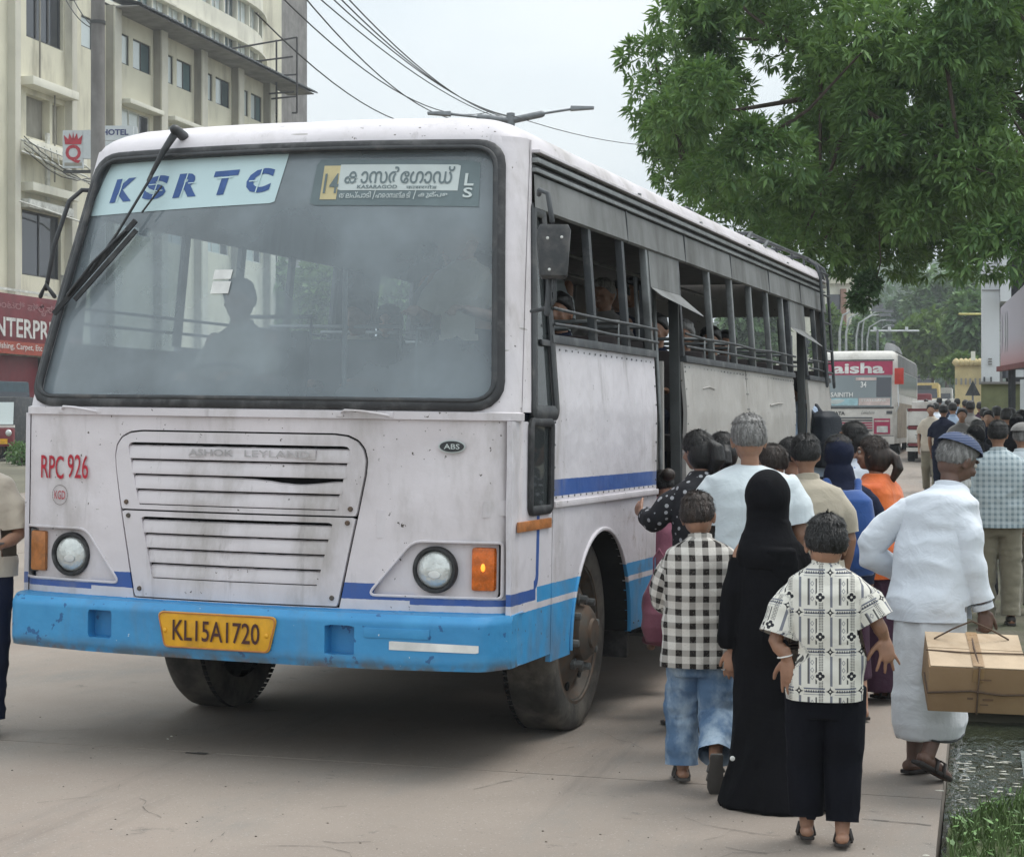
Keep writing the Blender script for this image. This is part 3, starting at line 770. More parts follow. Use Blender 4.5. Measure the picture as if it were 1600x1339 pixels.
# curtains and the tilted flap over each door
for y0, y1 in ((2.70, 3.42), (7.30, 7.96)):
    obj('door_blind', MB().hexa([side_pt(y0, 2.44, .0), side_pt(y1, 2.44, .0), side_pt(y1, 2.44, .008), side_pt(y0, 2.44, .008), side_pt(y0, 2.655, .0), side_pt(y1, 2.655, .0), side_pt(y1, 2.655, .008), side_pt(y0, 2.655, .008)]), M_greyband, bus)
    fl_ = MB(); fl_.hexa([side_pt(y0+.02, 2.44, .004), side_pt(y1, 2.44, .004), side_pt(y1, 2.45, .01), side_pt(y0+.02, 2.45, .01),
                          side_pt(y0+.03, 2.44, .01), side_pt(y1+.02, 2.33, .22), side_pt(y1+.02, 2.34, .22), side_pt(y0+.03, 2.45, .016)])
    obj('blind_flap', MB().add([side_pt(y0+.02, 2.44, .006), side_pt(y1, 2.44, .006), side_pt(y1, 2.31, .15), side_pt(y0+.06, 2.40, .05),
                                side_pt(y0+.02, 2.432, .010), side_pt(y1, 2.432, .010), side_pt(y1, 2.302, .154), side_pt(y0+.06, 2.392, .054)],
                               [(0, 1, 2, 3), (7, 6, 5, 4), (0, 4, 5, 1), (1, 5, 6, 2), (2, 6, 7, 3), (3, 7, 4, 0)]), M_greyband, bus)
    # door posts, inner door leaf folded in, steps
    sbar('door_post', y0-.02, y0+.03, .40, 2.45, -.06, .004, M_frame)
    sbar('door_post', y1-.03, y1+.02, .40, 2.45, -.06, .004, M_intl)
    obj('door_leaf', MB().hexa([(-.10, y1-.12, .52), (-.10, y1-.085, .52), (-.62, y1-.10, .52), (-.62, y1-.135, .52), (-.13, y1-.12, 2.02), (-.13, y1-.085, 2.02), (-.62, y1-.10, 2.02), (-.62, y1-.135, 2.02)]), M_side2, bus, bevel=.004)
    obj('door_leaf', MB().hexa([(-.09, y0+.28, 1.2), (-.07, y0+.30, 1.2), (-.30, y0+.52, 1.2), (-.32, y0+.50, 1.2), (-.15, y0+.28, 2.04), (-.13, y0+.30, 2.04), (-.34, y0+.52, 2.04), (-.36, y0+.50, 2.04)]), M_intl, bus, bevel=.004)
    for i, (z_, dx) in enumerate(((.36, .0), (.66, .28), (.95, .56))):
        obj('step', MB().box((-.32-dx, y0+.03, z_), (-.0-dx if i else .02, y1-.03, z_+.035)), M_alu, bus, bevel=.004)
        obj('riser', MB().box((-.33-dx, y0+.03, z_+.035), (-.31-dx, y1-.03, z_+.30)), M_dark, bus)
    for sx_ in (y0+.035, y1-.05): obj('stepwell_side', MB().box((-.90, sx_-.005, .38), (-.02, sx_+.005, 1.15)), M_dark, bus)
    for y_ in (y0+.10, y1-.20): obj('grab_rail', MB().tube([(-.10, y_, .8), (-.12, y_, 1.6), (-.18, y_, 2.5)], .014, 8), M_alu, bus, smooth=True)
# amber side marker, crest smudge
sbar('side_marker', .10, .60, 1.12, 1.168, .002, .014, M_amber2)
# arch lip and wheel well
ar = MB(); P = [(AY+AR*math.cos(R(a)), .50+AR*math.sin(R(a))) for a in range(-4, 185, 6)]
obj('arch_lip', sweep(P, side_pt, .022, .012, closed=False), M_side, bus)
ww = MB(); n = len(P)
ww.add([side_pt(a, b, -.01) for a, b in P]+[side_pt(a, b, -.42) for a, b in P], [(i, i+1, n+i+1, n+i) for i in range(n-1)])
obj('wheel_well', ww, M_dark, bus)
obj('mudflap', MB().box((-.42, 2.18, .30), (-.03, 2.21, .62)), M_rubber, bus, bevel=.006)
obj('skirt_return', MB().box((-.06, 2.2, .44), (-.01, 2.68, .47)), M_dark, bus)

# --- wheels
def wheel(y, side=1, dual=False, steer=0):
    x0 = (-.10 if y < 3 else -.05) if side > 0 else (2*XC+.29 if y < 3 else 2*XC+.05)
    c0 = (0, 0, 0); R0, w = .52, .25
    tb = [(R0-.17, -.005), (R0-.12, .012), (R0-.06, .014), (R0-.02, .004), (R0, -.025), (R0+.002, -.07), (R0+.002, -w+.07), (R0, -w+.025), (R0-.04, -w), (R0-.17, -w+.01)]
    wt_ = MB(); wt_.lathe([(a, b) for a, b in tb], c0, 'x', 64)
    root_name = obj('wheel', wt_, M_tyre, bus, smooth=True, auto=.9)
    tr = MB()
    for k in range(84):
        a = 2*PI*k/84
        for j in range(4):
            aa = a+(.03 if j % 2 else 0); xx = -.05-j*.052
            q = [(xx, (R0-.004)*math.cos(aa+s*.038), (R0-.004)*math.sin(aa+s*.038)) for s in (-.72, .72)]
            h_ = [(xx-.043, p[1], p[2]) for p in q]
            o_ = [(p[0], p[1]*1.006, p[2]*1.006) for p in q+h_]
            tr.add([q[0], q[1], h_[1], h_[0], o_[0], o_[1], o_[3], o_[2]], [(4, 5, 6, 7), (0, 1, 5, 4), (1, 2, 6, 5), (2, 3, 7, 6), (3, 0, 4, 7)])
    t_ = obj('tyre_tread', tr, M_tread, root_name); prop(t_, kind='stuff')
    rim = MB().lathe([(.375, -.01), (.385, .004), (.362, .006), (.35, -.02), (.33, -.055), (.31, -.06), (.265, -.035 if not dual else -.16), (.20, .0 if not dual else -.18), (.165, .012 if not dual else -.18), (.150, .012), (.145, .05), (.115, .075), (.08, .080), (.075, .095), (.001, .10)], c0, 'x', 48)
    obj('rim', rim, M_rim, root_name, smooth=True, auto=.6)
    for k in range(8):
        a = 2*PI*k/8+.2
        obj('wheel_nut', MB().lathe([(.030, .0), (.030, .022), (.021, .026), (.019, .062), (.001, .066)], (.0, .185*math.cos(a), .185*math.sin(a)), 'x', 8), M_alu, root_name, smooth=True, auto=.6)
        if k % 1 == 0:
            a2 = a+.39
            obj('rim_slot', MB().lathe([(.001, .0), (.024, .0), (.024, -.01)], (-.031, .287*math.cos(a2), .287*math.sin(a2)), 'x', 10), M_seam, root_name)
    root_name.location = (x0, y, .518); 
    if side < 0: root_name.rotation_euler = (0, 0, PI-steer)
    else: root_name.rotation_euler = (0, 0, steer)
    return root_name
wheel(WY, 1, steer=R(0)); wheel(WY, -1); wheel(6.35, 1, dual=True); wheel(6.35, -1, dual=True)
obj('inner_tyre', MB().lathe([(.36, 0), (.535, -.03), (.535, -.24), (.36, -.27)], (-.34, 6.35, .535), 'x', 40), M_tread, bus, smooth=True, auto=.8)
# --- underside: chassis rails, axle, engine sump, sheet under floor
obj('chassis_rail', MB().box((XC-.45, .15, .55), (XC-.37, 9.0, .80)), M_dark, bus); obj('chassis_rail', MB().box((XC+.37, .15, .55), (XC+.45, 9.0, .80)), M_dark, bus)
obj('front_axle', MB().tube([(XC-1.05, WY, .52), (XC-.8, WY, .40), (XC+.8, WY, .40), (XC+1.05, WY, .52)], .06, 8), M_dark, bus, smooth=True)
obj('engine_sump', MB().box((XC-.33, .35, .42), (XC+.33, 1.6, .80)), M_dark, bus, bevel=.03)
obj('rear_axle', MB().tube([(XC-.95, 6.35, .53), (XC-.2, 6.35, .53), (XC, 6.35, .50), (XC+.2, 6.35, .53), (XC+.95, 6.35, .53)], [.07, .07, .2, .07, .07], 12), M_dark, bus, smooth=True)
obj('underbody_light_blocker', MB().box((2*XC+.12, .10, .50), (-.12, .80, .80)), M_dark, bus)  # added box that keeps light out from under the bus front
obj('fuel_tank', MB().box((-2.4, 3.4, .42), (-1.95, 4.6, .85)), M_dark, bus, bevel=.04)
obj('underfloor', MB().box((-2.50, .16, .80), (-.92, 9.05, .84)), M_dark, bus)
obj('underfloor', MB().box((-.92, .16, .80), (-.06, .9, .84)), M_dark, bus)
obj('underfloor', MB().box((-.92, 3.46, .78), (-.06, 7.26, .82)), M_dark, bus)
obj('skirt_bracket', MB().box((-.30, 2.25, .30), (-.26, 2.66, .78)), M_dark, bus)
# --- offside wall, rear wall, floor, ceiling
spanel('offside_panel', .06, 9.12, .50, 1.64, M_side, holes=[sd_circ(AY, .50, AR), sd_circ(6.35, .50, .62)], sidefn=1, st=.06)
spanel('offside_panel', 1.5, 9.12, 1.645, 2.03, M_side, sidefn=1, st=.08)
obj('offside_valance', MB().hexa([oside_pt(.5, 2.66, -.02), oside_pt(9.12, 2.66, -.02), oside_pt(9.12, 2.66, .0), oside_pt(.45, 2.66, .0), oside_pt(.5, 2.97, -.02), oside_pt(9.12, 2.97, -.02), oside_pt(9.12, 2.97, .0), oside_pt(.6, 2.97, .0)]), M_greyband, bus)
for y_ in (.45, 1.5, 2.2, 2.9, 3.6, 4.3, 5.0, 5.7, 6.4, 7.1, 7.8, 8.5, 9.08): sbar('window_pillar', y_-.03, y_+.03, 2.03, 2.67, -.03, .0, M_frame, far=True)
mb = MB(); zs = np.linspace(1.675, 3.0, 20); vs = []
for z in zs:
    y0 = float(plan(-1, z)[1]); y1 = .285+float(lean(z))*.72
    for y_, o_ in ((y0-.004, -.003), (y1, -.003), (y1+.004, .03)): vs.append((float(2*XC+tum(z))+o_, y_, float(z)))
mb.add(vs, [(i*3+k, i*3+3+k, i*3+4+k, i*3+k+1) for i in range(19) for k in range(2)])
obj('front_pillar', mb, M_plain, bus, smooth=True, auto=.5)
obj('quarter_pane', MB().add([oside_pt(.27, 1.66, -.01), oside_pt(1.5, 1.66, -.01), oside_pt(1.5, 2.66, -.01), oside_pt(.55, 2.66, -.01)], [(0, 1, 2, 3)]), M_glass, bus, fix=False)
for a_, b_ in ((3.63, 4.27), (5.03, 5.67), (5.73, 6.37), (6.43, 7.07), (7.13, 7.77), (7.83, 8.47)):
    obj('rolled_shutter', MB().hexa([oside_pt(a_, 2.05+.12*random.random(), -.012), oside_pt(b_, 2.1, -.012), oside_pt(b_, 2.1, -.004), oside_pt(a_, 2.1, -.004), oside_pt(a_, 2.66, -.012), oside_pt(b_, 2.66, -.012), oside_pt(b_, 2.66, -.004), oside_pt(a_, 2.66, -.004)]), M_int, bus)
for z_ in (2.11, 2.19): obj('window_bar', MB().tube([oside_pt(.5, z_, .02), oside_pt(9.1, z_, .02)], .009, 6), M_frame, bus, smooth=True)
rear = MB()
def rfn(U, V): return U, 9.12+.10*(1-((U-XC)/1.29)**2), V
rw = grid(np.linspace(2*XC, 0, 60), np.linspace(.5, 2.97, 56), lambda U, V: (np.clip(U, 2*XC+tum(V), -tum(V)), 9.12+.08*(1-((U-XC)/1.325)**2), V), holes=[sd_box(XC-.62, 2.35, .5, .28, .06), sd_box(XC+.62, 2.35, .5, .28, .06)])
obj('rear_wall', rw, M_side2, bus, smooth=True, auto=.6, fix=False)
obj('floor_panel', MB().box((-2.54, .25, 1.13), (-.94, 9.1, 1.17)), M_int, bus)
for a, b in ((.25, 2.66), (3.46, 7.26), (8.0, 9.1)): obj('floor_panel', MB().box((-.94, a, 1.13), (-.04, b, 1.17)), M_int, bus)
obj('ceiling_panel', MB().box((-2.42, .55, 2.93), (-.16, 9.1, 2.95)), M_intl, bus)
obj('inner_lining', MB().box((-2.53, .3, 1.17), (-2.51, 9.1, 2.0)), M_int, bus)
# --- roof: cap that curves down to gutter and brow
def roof_pts():
    out = []
    ts = list(us)
    ins = [0, .012, .03, .06, .10, .16, .25, .38, .55, .75, 1.0]
    rows = []
    for i_ in ins:
        z = float(np.interp(i_, (0, .012, .03, .06, .10, .16, .25, .55, 1), (2.95, 2.995, 3.03, 3.06, 3.085, 3.11, 3.13, 3.165, 3.18)))
        row = []
        for t in ts:
            x, y = plan(t, 2.95); x, y = float(x), float(y)
            row.append((XC+(x-XC)*(1-i_), y+1.15*i_*(1-.25*abs(t)), z))
        x1 = XC+(HW-float(tum(2.95)))*(1-i_); x0 = XC-(HW-float(tum(2.95)))*(1-i_)
        sidey = [1.2+.6*k for k in range(14)]
        r_ = [(x1, y_, z) for y_ in sidey if y_ > row[-1][1]+.05]; l_ = [(x0, y_, z) for y_ in sidey if y_ > row[-1][1]+.05]
        r_ = [(x1, max(row[-1][1]+.02*(k+1), y_), z) for k, y_ in enumerate(sidey)]; l_ = [(x0, p[1], z) for p in r_]
        back = [(x1, 9.16-.25*i_, z), (x0, 9.16-.25*i_, z)]
        rows.append(row+r_+back+l_[::-1])
    return rows
rows = roof_pts(); nr = len(rows[0]); mb = MB(); vs = [p for r_ in rows for p in r_]; fs = []
for i in range(len(rows)-1):
    for k in range(nr): fs.append((i*nr+k, i*nr+(k+1) % nr, (i+1)*nr+(k+1) % nr, (i+1)*nr+k))
mb.add(vs, fs); roof = obj('roof', mb, M_plain, bus, smooth=True, auto=.9)
for y_ in (2.6, 4.2, 5.8, 7.4):
    obj('roof_joint', MB().beam((-.115, y_, 2.96), (-.115, y_+.03, 2.96), .02, .05), M_alu, roof)
# luggage carrier and ladder at the rear
rk = []
def tubep(P, r_=.016, m_=M_frame, nm='carrier_rail'): return obj(nm, MB().tube(P, r_, 8), m_, bus, smooth=True)
for x_ in (-.3, -.8, -1.325, -1.83, -2.36):
    tubep([(x_, 6.6, 3.08), (x_, 6.75, 3.16), (x_, 9.0, 3.18)])
for y_ in (6.8, 7.5, 8.2, 9.0): tubep([(-.3, y_, 3.17), (-2.36, y_, 3.17)])
tubep([(-.16, 6.5, 2.98), (-.16, 6.75, 3.09), (-.16, 8.6, 3.12), (-.14, 9.1, 3.10), (-.10, 9.2, 2.95)])
for y_ in (7.2, 7.9, 8.5): tubep([(-.17, y_, 2.95), (-.17, y_, 3.11)], .011)
tubep([(-.6, 4.7, 3.12), (-.4, 5.0, 3.17), (-.25, 5.5, 3.03), (-.35, 6.2, 3.10)], .016)
for y_ in (8.62, 9.02):
    tubep([(.035, y_, 1.98), (.0, y_, 2.4), (-.04, y_, 2.95), (-.08, y_, 3.06), (-.16, y_, 3.11)], .014, nm='ladder_rail')
for z_ in (2.1, 2.3, 2.55, 2.8, 3.0): tubep([(.03-.06*(z_-1.9), 8.62, z_), (.03-.06*(z_-1.9), 9.02, z_)], .010, nm='ladder_rung')
# --- rivets along panel edges
rv = MB()
for (y0, y1, z_) in ((.70, 2.65, 1.262), (.70, 2.65, 1.99), (3.46, 7.25, 1.262), (3.46, 7.25, 1.99), (2.2, 2.65, .50), (3.46, 7.25, .52)):
    for y_ in np.arange(y0, y1, .105): rv.ell(side_pt(y_, z_, .002), (.004, .006, .006), 6, 4)
for y_ in (.672, 2.655, 3.455, 5.33, 5.375, 7.255):
    for z_ in np.arange(1.30, 1.98, .11): rv.ell(side_pt(y_, z_, .002), (.004, .006, .006), 6, 4)
prop(obj('rivet_line', rv, M_alu, bus), kind='stuff')
# --- mirrors
mr = obj('mirror', MB().rings([(0, 0, -.125, .055, .022), (0, 0, -.13+.02, .066, .034), (0, 0, .10, .078, .036), (0, 0, .125, .066, .026)], 24, p=4), M_black, bus, smooth=True, auto=.6)
mr.location = (.13, .20, 2.42); mr.rotation_euler = (0, 0, R(18))
obj('mirror_face', MB().rings([(0, .036, -.11, .055, .004), (0, .036, .10, .066, .004)], 20, p=5), M_chrome, mr)
for x_, z_ in ((-.03, .06), (.035, .065), (-.02, -.085)): obj('screw', MB().ell((x_, -.035, z_), (.007, .004, .007)), M_cardw, mr, smooth=True)
tubep([(.02, .30, 2.70), (.05, .22, 2.71), (.10, .19, 2.69), (.12, .20, 2.56)], .012, nm='mirror_arm')
tubep([(.13, .22, 2.30), (.13, .23, 2.20), (.10, .25, 2.165), (.0, .28, 2.15)], .010, nm='mirror_arm')
tubep([(.10, .24, 2.30), (.09, .24, 2.14)], .016, nm='mirror_arm')
tubep([(-2.46, .46, 2.80), (-2.52, .42, 2.80), (-2.57, .38, 2.74), (-2.62, .32, 2.50), (-2.65, .30, 2.28)], .012, M_black, 'mirror_arm')
tubep([(-2.60, .30, 2.24), (-2.64, .28, 2.30), (-2.67, .28, 2.24)], .012, M_black, 'mirror_arm')
# --- wipers
def wpt(x, z, o_=.03): return fpt(x, z, o_)
w1 = obj('wiper', MB().tube([wpt(-1.91, 3.03, .05), wpt(-1.95, 2.94, .06), wpt(-2.02, 2.80, .045)], [.02, .016, .009], 8), M_black, bus, smooth=True)
obj('wiper_pivot', MB().tube([fpt(-1.895, 3.05, -.01), fpt(-1.895, 3.05, .07)], .026, 12), M_black, w1, smooth=True)
obj('arm', MB().tube([wpt(-2.0, 2.82, .05), wpt(-2.16, 2.53, .04), wpt(-2.29, 2.34, .035)], .007, 8), M_black, w1, smooth=True)
obj('blade', MB().beam(wpt(-2.065, 2.60, .03), wpt(-2.47, 2.13, .03), .018, .024), M_rubber, w1)
obj('blade_yoke', MB().tube([wpt(-2.11, 2.54, .045), wpt(-2.26, 2.375, .062), wpt(-2.40, 2.22, .045)], .008, 6), M_black, w1, smooth=True)
w2 = obj('wiper', MB().tube([wpt(-1.94, 2.77, .035), wpt(-2.03, 2.64, .035)], .005, 8), M_black, bus, smooth=True)
obj('blade', MB().beam(wpt(-2.05, 2.55, .03), wpt(-2.36, 2.20, .03), .016, .022), M_rubber, w2)
# --- flat on the glass: banner, destination board, stickers
def ipt(x, z, d=.035): return fpt(x, z, -d-.022)
bn = obj('banner', MB().prism([(-2.475, 2.665), (-1.345, 2.70), (-1.315, 2.945), (-2.385, 2.915)], lambda u, v, d: ipt(u, v, .004-d), 0, .002), M_banner, bus)
bn = [c for c in bus.children if c.name.startswith('banner')][0]
bn.data = obj('x', grid(np.linspace(-2.47, -1.24, 40), np.linspace(2.63, 2.97, 12), lambda U, V: front_xz(U, V, -.016), keep=poly_sd([(-2.44, 2.655), (-1.31, 2.685), (-1.27, 2.935), (-2.34, 2.93)])), M_banner).data
bpy.data.objects.remove(bpy.data.objects['x'])
LW = .105
for k, ch in enumerate('KSRTC'):
    cx_ = (-2.22, -2.015, -1.82, -1.61, -1.41)[k]; cz_ = 2.785+k*.004
    text('banner_letter', ch, lambda u, v, a=cx_, b=cz_: fpt(a+u+v*.18, b+v+u*.04, -.0135), M_navy, bn, .15, width=.140, height=.125, bold=.045)
    cuts = {'K': [(-.026, -.062, -.019, .062)], 'S': [(-.05, .014, .05, .019), (-.05, -.022, .05, -.017), (-.003, -.062, .004, .062)], 'R': [(-.024, -.062, -.017, .062), (-.0, .006, .05, .011)], 'T': [(-.045, .022, .045, .030)], 'C': [(-.003, -.062, .004, .062), (-.055, -.003, -.01, .003)]}[ch]
    for (a0, b0, a1, b1) in cuts:
        obj('stencil_bridge', MB().add([fpt(cx_+p+q*.18, cz_+q+p*.04, -.0115) for p, q in ((a0, b0), (a1, b0), (a1, b1), (a0, b1))], [(0, 1, 2, 3)]), M_banner, bn, fix=False)
# destination board: yellow 14, big Malayalam name, smaller line, dark strip with places; greyed colours include the glass haze
def fsheet0(nm, P, off, m_, par, n=24):
    xs_ = [p[0] for p in P]; zs_ = [p[1] for p in P]
    return obj(nm, grid(np.linspace(min(xs_)-.01, max(xs_)+.01, n), np.linspace(min(zs_)-.01, max(zs_)+.01, 8), lambda U, V: front_xz(U, V, off), keep=poly_sd(P)), m_, par, fix=False)
db = fsheet0('destination_board', [(-1.12, 2.67), (-.28, 2.655), (-.30, 2.885), (-1.11, 2.90)], -.0165, M_signgrey, bus)
def dp(u, v, o_=-.036): return fpt(u+.035, v-.012*(u+.7)-.008, {-.037: -.0145, -.036: -.013, -.034: -.0115}[o_])
def fsheet(nm, P, off, m_, par, n=24, fn=None):
    xs_ = [p[0] for p in P]; zs_ = [p[1] for p in P]
    f_ = fn or (lambda U, V: front_xz(U, V, off))
    return obj(nm, grid(np.linspace(min(xs_)-.01, max(xs_)+.01, n), np.linspace(min(zs_)-.01, max(zs_)+.01, 8), f_, keep=poly_sd(P)), m_, par, fix=False)
def dquad(nm, x0, z0, x1, z1, m_, o_):
    q_ = [(u+.035, v-.012*(u+.7)-.008) for u, v in ((x0, z0), (x1, z0), (x1, z1), (x0, z1))]
    return fsheet(nm, q_, {-.037: -.0145, -.036: -.013}[o_], m_, db)
dquad('name_field', -1.02, 2.745, -.425, 2.875, M_signwhite, -.037); dquad('number_field', -1.105, 2.70, -1.02, 2.87, M_signyel, -.037)
text('name_lettering', 'കാസർഗോഡ്'.replace('ഗോ', '\u0d47ഗ\u0d3e'), lambda u, v: dp(-.72+u, 2.822+v, -.034), M_signgrey, db, .12, width=.54, height=.088, bold=.012)
text('number_lettering', '14', lambda u, v: dp(-1.055+u, 2.78+v, -.034), M_signgrey, db, .1, width=.075, height=.10, bold=.01)
text('small_lettering', 'KASARAGOD', lambda u, v: dp(-.82+u, 2.762+v, -.034), M_signgrey, db, .04, width=.20, height=.018, bold=.02)
text('small_lettering', 'कासरगोड', lambda u, v: dp(-.60+u, 2.762+v, -.034), M_signgrey, db, .04, width=.15, height=.020, bold=.01)
for s_, cx_, w_ in (('തലപ്പാടി', -.925, .16), ('ഹൊസങ്കടി', -.735, .17), ('കുമ്പള', -.54, .14)):
    text('place_lettering', s_, lambda u, v, c_=cx_: dp(c_+u, 2.722+v, -.034), M_signwhite, db, .05, width=w_, height=.032, bold=.01)
for x_ in (-.835, -.635): obj('divider', MB().add([dp(a, b, -.034) for a, b in ((x_, 2.70), (x_+.004, 2.70), (x_+.012, 2.745), (x_+.008, 2.745))], [(0, 1, 2, 3)]), M_signwhite, db, fix=False)
text('side_lettering', 'L', lambda u, v: dp(-.375+u, 2.80+v, -.034), M_signwhite, db, .08, width=.045, height=.062, bold=.02)
text('side_lettering', 'S', lambda u, v: dp(-.375+u, 2.735+v, -.034), M_signwhite, db, .08, width=.045, height=.05, bold=.02)
for z_, s_ in ((2.36, .035), (2.295, .045)): obj('sticker', MB().add([fpt(-1.53+a, z_-.03+b, -.014) for a, b in ((-.05, -s_/1.5), (.05, -s_/1.5), (.055, s_/1.5), (-.045, s_/1.5))], [(0, 1, 2, 3)]), M_cardw, bus, fix=False)
# --- cab: dashboard, steering wheel, partition, seats
obj('dashboard', MB().hexa([(-2.45, .10, 1.2), (-.15, .10, 1.2), (-.15, .62, 1.2), (-2.45, .62, 1.2), (-2.45, .10, 1.66), (-.15, .10, 1.66), (-.15, .50, 1.70), (-2.45, .50, 1.70)]), M_int, bus, bevel=.02)
obj('folded_paper', MB().hexa([(-2.4, .16, 1.70), (-2.1, .12, 1.70), (-2.1, .3, 1.70), (-2.4, .34, 1.70), (-2.38, .16, 1.735), (-2.15, .12, 1.745), (-2.15, .28, 1.74), (-2.36, .30, 1.735)]), M_cardw, bus)
st_ = obj('steering_wheel', MB().tube([(.24*math.cos(2*PI*k/32), .24*math.sin(2*PI*k/32), 0) for k in range(33)], .014, 8, cap=False), M_black, bus, smooth=True)
st_.location = (-1.90, .62, 1.80); st_.rotation_euler = (R(28), 0, 0)
for a in (.5, 2.6, 4.7): obj('spoke', MB().tube([(0, 0, -.03), (.23*math.cos(a), .23*math.sin(a), 0)], .01, 6), M_black, st_)
obj('column', MB().tube([(0, 0, -.03), (0, -.05, -.5)], .025, 8), M_black, st_)
def seat(x, y, w=.85, h=1.05, face=-1):
    s = obj('seat', MB().box((x-w/2, y-.2, 1.45), (x+w/2, y+.22, 1.56)), M_seat, bus, bevel=.03)
    obj('backrest', MB().hexa([(x-w/2, y+.2, 1.5), (x+w/2, y+.2, 1.5), (x+w/2, y+.28, 1.5), (x-w/2, y+.28, 1.5), (x-w/2, y+.30, 2.12), (x+w/2, y+.30, 2.12), (x+w/2, y+.36, 2.12), (x-w/2, y+.36, 2.12)]), M_seat, s, bevel=.03)
    obj('seat_rail', MB().tube([(x-w/2, y+.33, 2.05), (x-w/2, y+.34, 2.2), (x+w/2, y+.34, 2.2), (x+w/2, y+.33, 2.05)], .012, 8), M_alu, s, smooth=True)
    obj('seat_leg', MB().box((x-w/2+.05, y-.1, 1.17), (x-w/2+.1, y+.1, 1.45)), M_dark, s); obj('seat_leg', MB().box((x+w/2-.1, y-.1, 1.17), (x+w/2-.05, y+.1, 1.45)), M_dark, s)
seat(-1.95, 1.15, .5)
for k, y_ in enumerate((1.75, 2.35)): seat(-.48, y_, .8)
for y_ in (3.9, 4.65, 5.4, 6.15, 6.9, 8.5): seat(-.48, y_, .8)
for y_ in (2.2, 2.95, 3.7, 4.45, 5.2, 5.95, 6.7, 7.45, 8.2): seat(-2.03, y_, .88)
for y_ in (1.5, 3.4, 5.2): obj('stanchion', MB().tube([(-1.5, y_, 1.17), (-1.5, y_, 2.93)], .016, 8), M_alu, bus, smooth=True)
for x_ in (-1.05, -1.55): obj('hand_rail', MB().tube([(x_, 1.2, 2.78), (x_, 8.9, 2.78)], .014, 8), M_alu, bus, smooth=True)
obj('cab_rail', MB().tube([(-.95, 1.22, 1.2), (-.95, 1.22, 2.12), (-.12, 1.22, 2.12)], .016, 8), M_alu, bus, smooth=True)
obj('cab_board', MB().box((-.93, 1.25, 1.17), (-.12, 1.27, 1.95)), M_int, bus)
# ================================================================== SETTING
def sheet(name, xs, ys, zf, m, parent=None, kind='structure', smooth=True):
    mb = MB(); nx, ny = len(xs), len(ys)
    mb.add([(x, y, zf(x, y)) for x in xs for y in ys], [(i*ny+j, (i+1)*ny+j, (i+1)*ny+j+1, i*ny+j+1) for i in range(nx-1) for j in range(ny-1)])
    o = obj(name, mb, m, parent, smooth=smooth, fix=False)
    if kind: o['kind'] = kind
    return o
# --- concrete
g = G('worn road concrete'); x, y, z = g.xyz()
k = g.mix((.215, .18, .152), (.295, .25, .213), g.noise(.35, 6).ramp(.3, .7))
k = g.mix(k, (.27, .20, .165), g.noise(.22, 4, off=(4, 1, 0)).ramp(.5, .7)*.7)
k = g.mix(k, (.20, .19, .175), g.noise(1.3, 7, (1, .3, 1), rough=.72, off=(2, 9, 0)).ramp(.46, .72)*.75)
k = g.mix(k, (.075, .07, .065), g.noise(.9, 6, (1.6, .12, 1), rough=.7, off=(1, 3, 0)).ramp(.58, .75)*.45); k = g.mix(k, (.10, .09, .08), g.noise(3.1, 6, rough=.75, off=(6, 6, 0)).ramp(.60, .70)*.55)
k = g.mix(k, (.42, .39, .35), g.noise(90, 2).gt(.66)*.5)
k = g.mix(k, (.10, .095, .09), g.noise(70, 2, off=(3, 3, 3)).gt(.70)*.6)
g.col(k); g.set(Roughness=g.noise(4, 4)*.3+.62, Specular_IOR_Level=.3); g.bump(g.noise(120, 5)+g.noise(14, 4)*.6, .35, .006); M_road = g.m
M_roadfar = mat('distant road surface', (.27, .25, .23), .9, var=.15, scale=.4)
M_gap = mat('joint filler', (.05, .045, .04), .95)
M_earth = mat('bare earth verge', (.095, .085, .06), .95, var=.35, scale=1.5, dirt=((.07, .08, .04), .6, 2), bump=(.6, 20, .03))
M_ground = mat('distant ground', (.13, .12, .085), .95, var=.3, scale=.15)
def frange(a, b, n): return [a+(b-a)*i/n for i in range(n+1)]
ys = [-14, -6, 0, 3, 6, 8, 10, 12, 14, 16, 18, 20, 23, 27, 32, 38, 45, 55, 70, 90, 115, 140, 170, 210, 260, 330, 420, 560, 760, 1100, 1600]
def base_z(x, y):
    z = gz(x, y)-.05
    if x > -.2 and y < 11.4: z -= .22
    if x < -20: z += 0
    return z
sheet('ground', [-900, -300, -120, -60, -30, -18, -16, -12, -8, -4, -.2, -.14, 1, 3, 6, 12, 40, 120, 400, 900], sorted(ys+[11.3, 11.5]), base_z, M_ground)
road = sheet('road', [-16.5, -12, -8, -4, -.16], [q for q in ys if 60 >= q >= -6]+[64], lambda x, y: gz(x, y)-.03, M_gap)
slab_x = [-.15, -7.0, -10.5, -14.0, -16.5]; slab_y = [-5.15+4.5*k for k in range(16)]
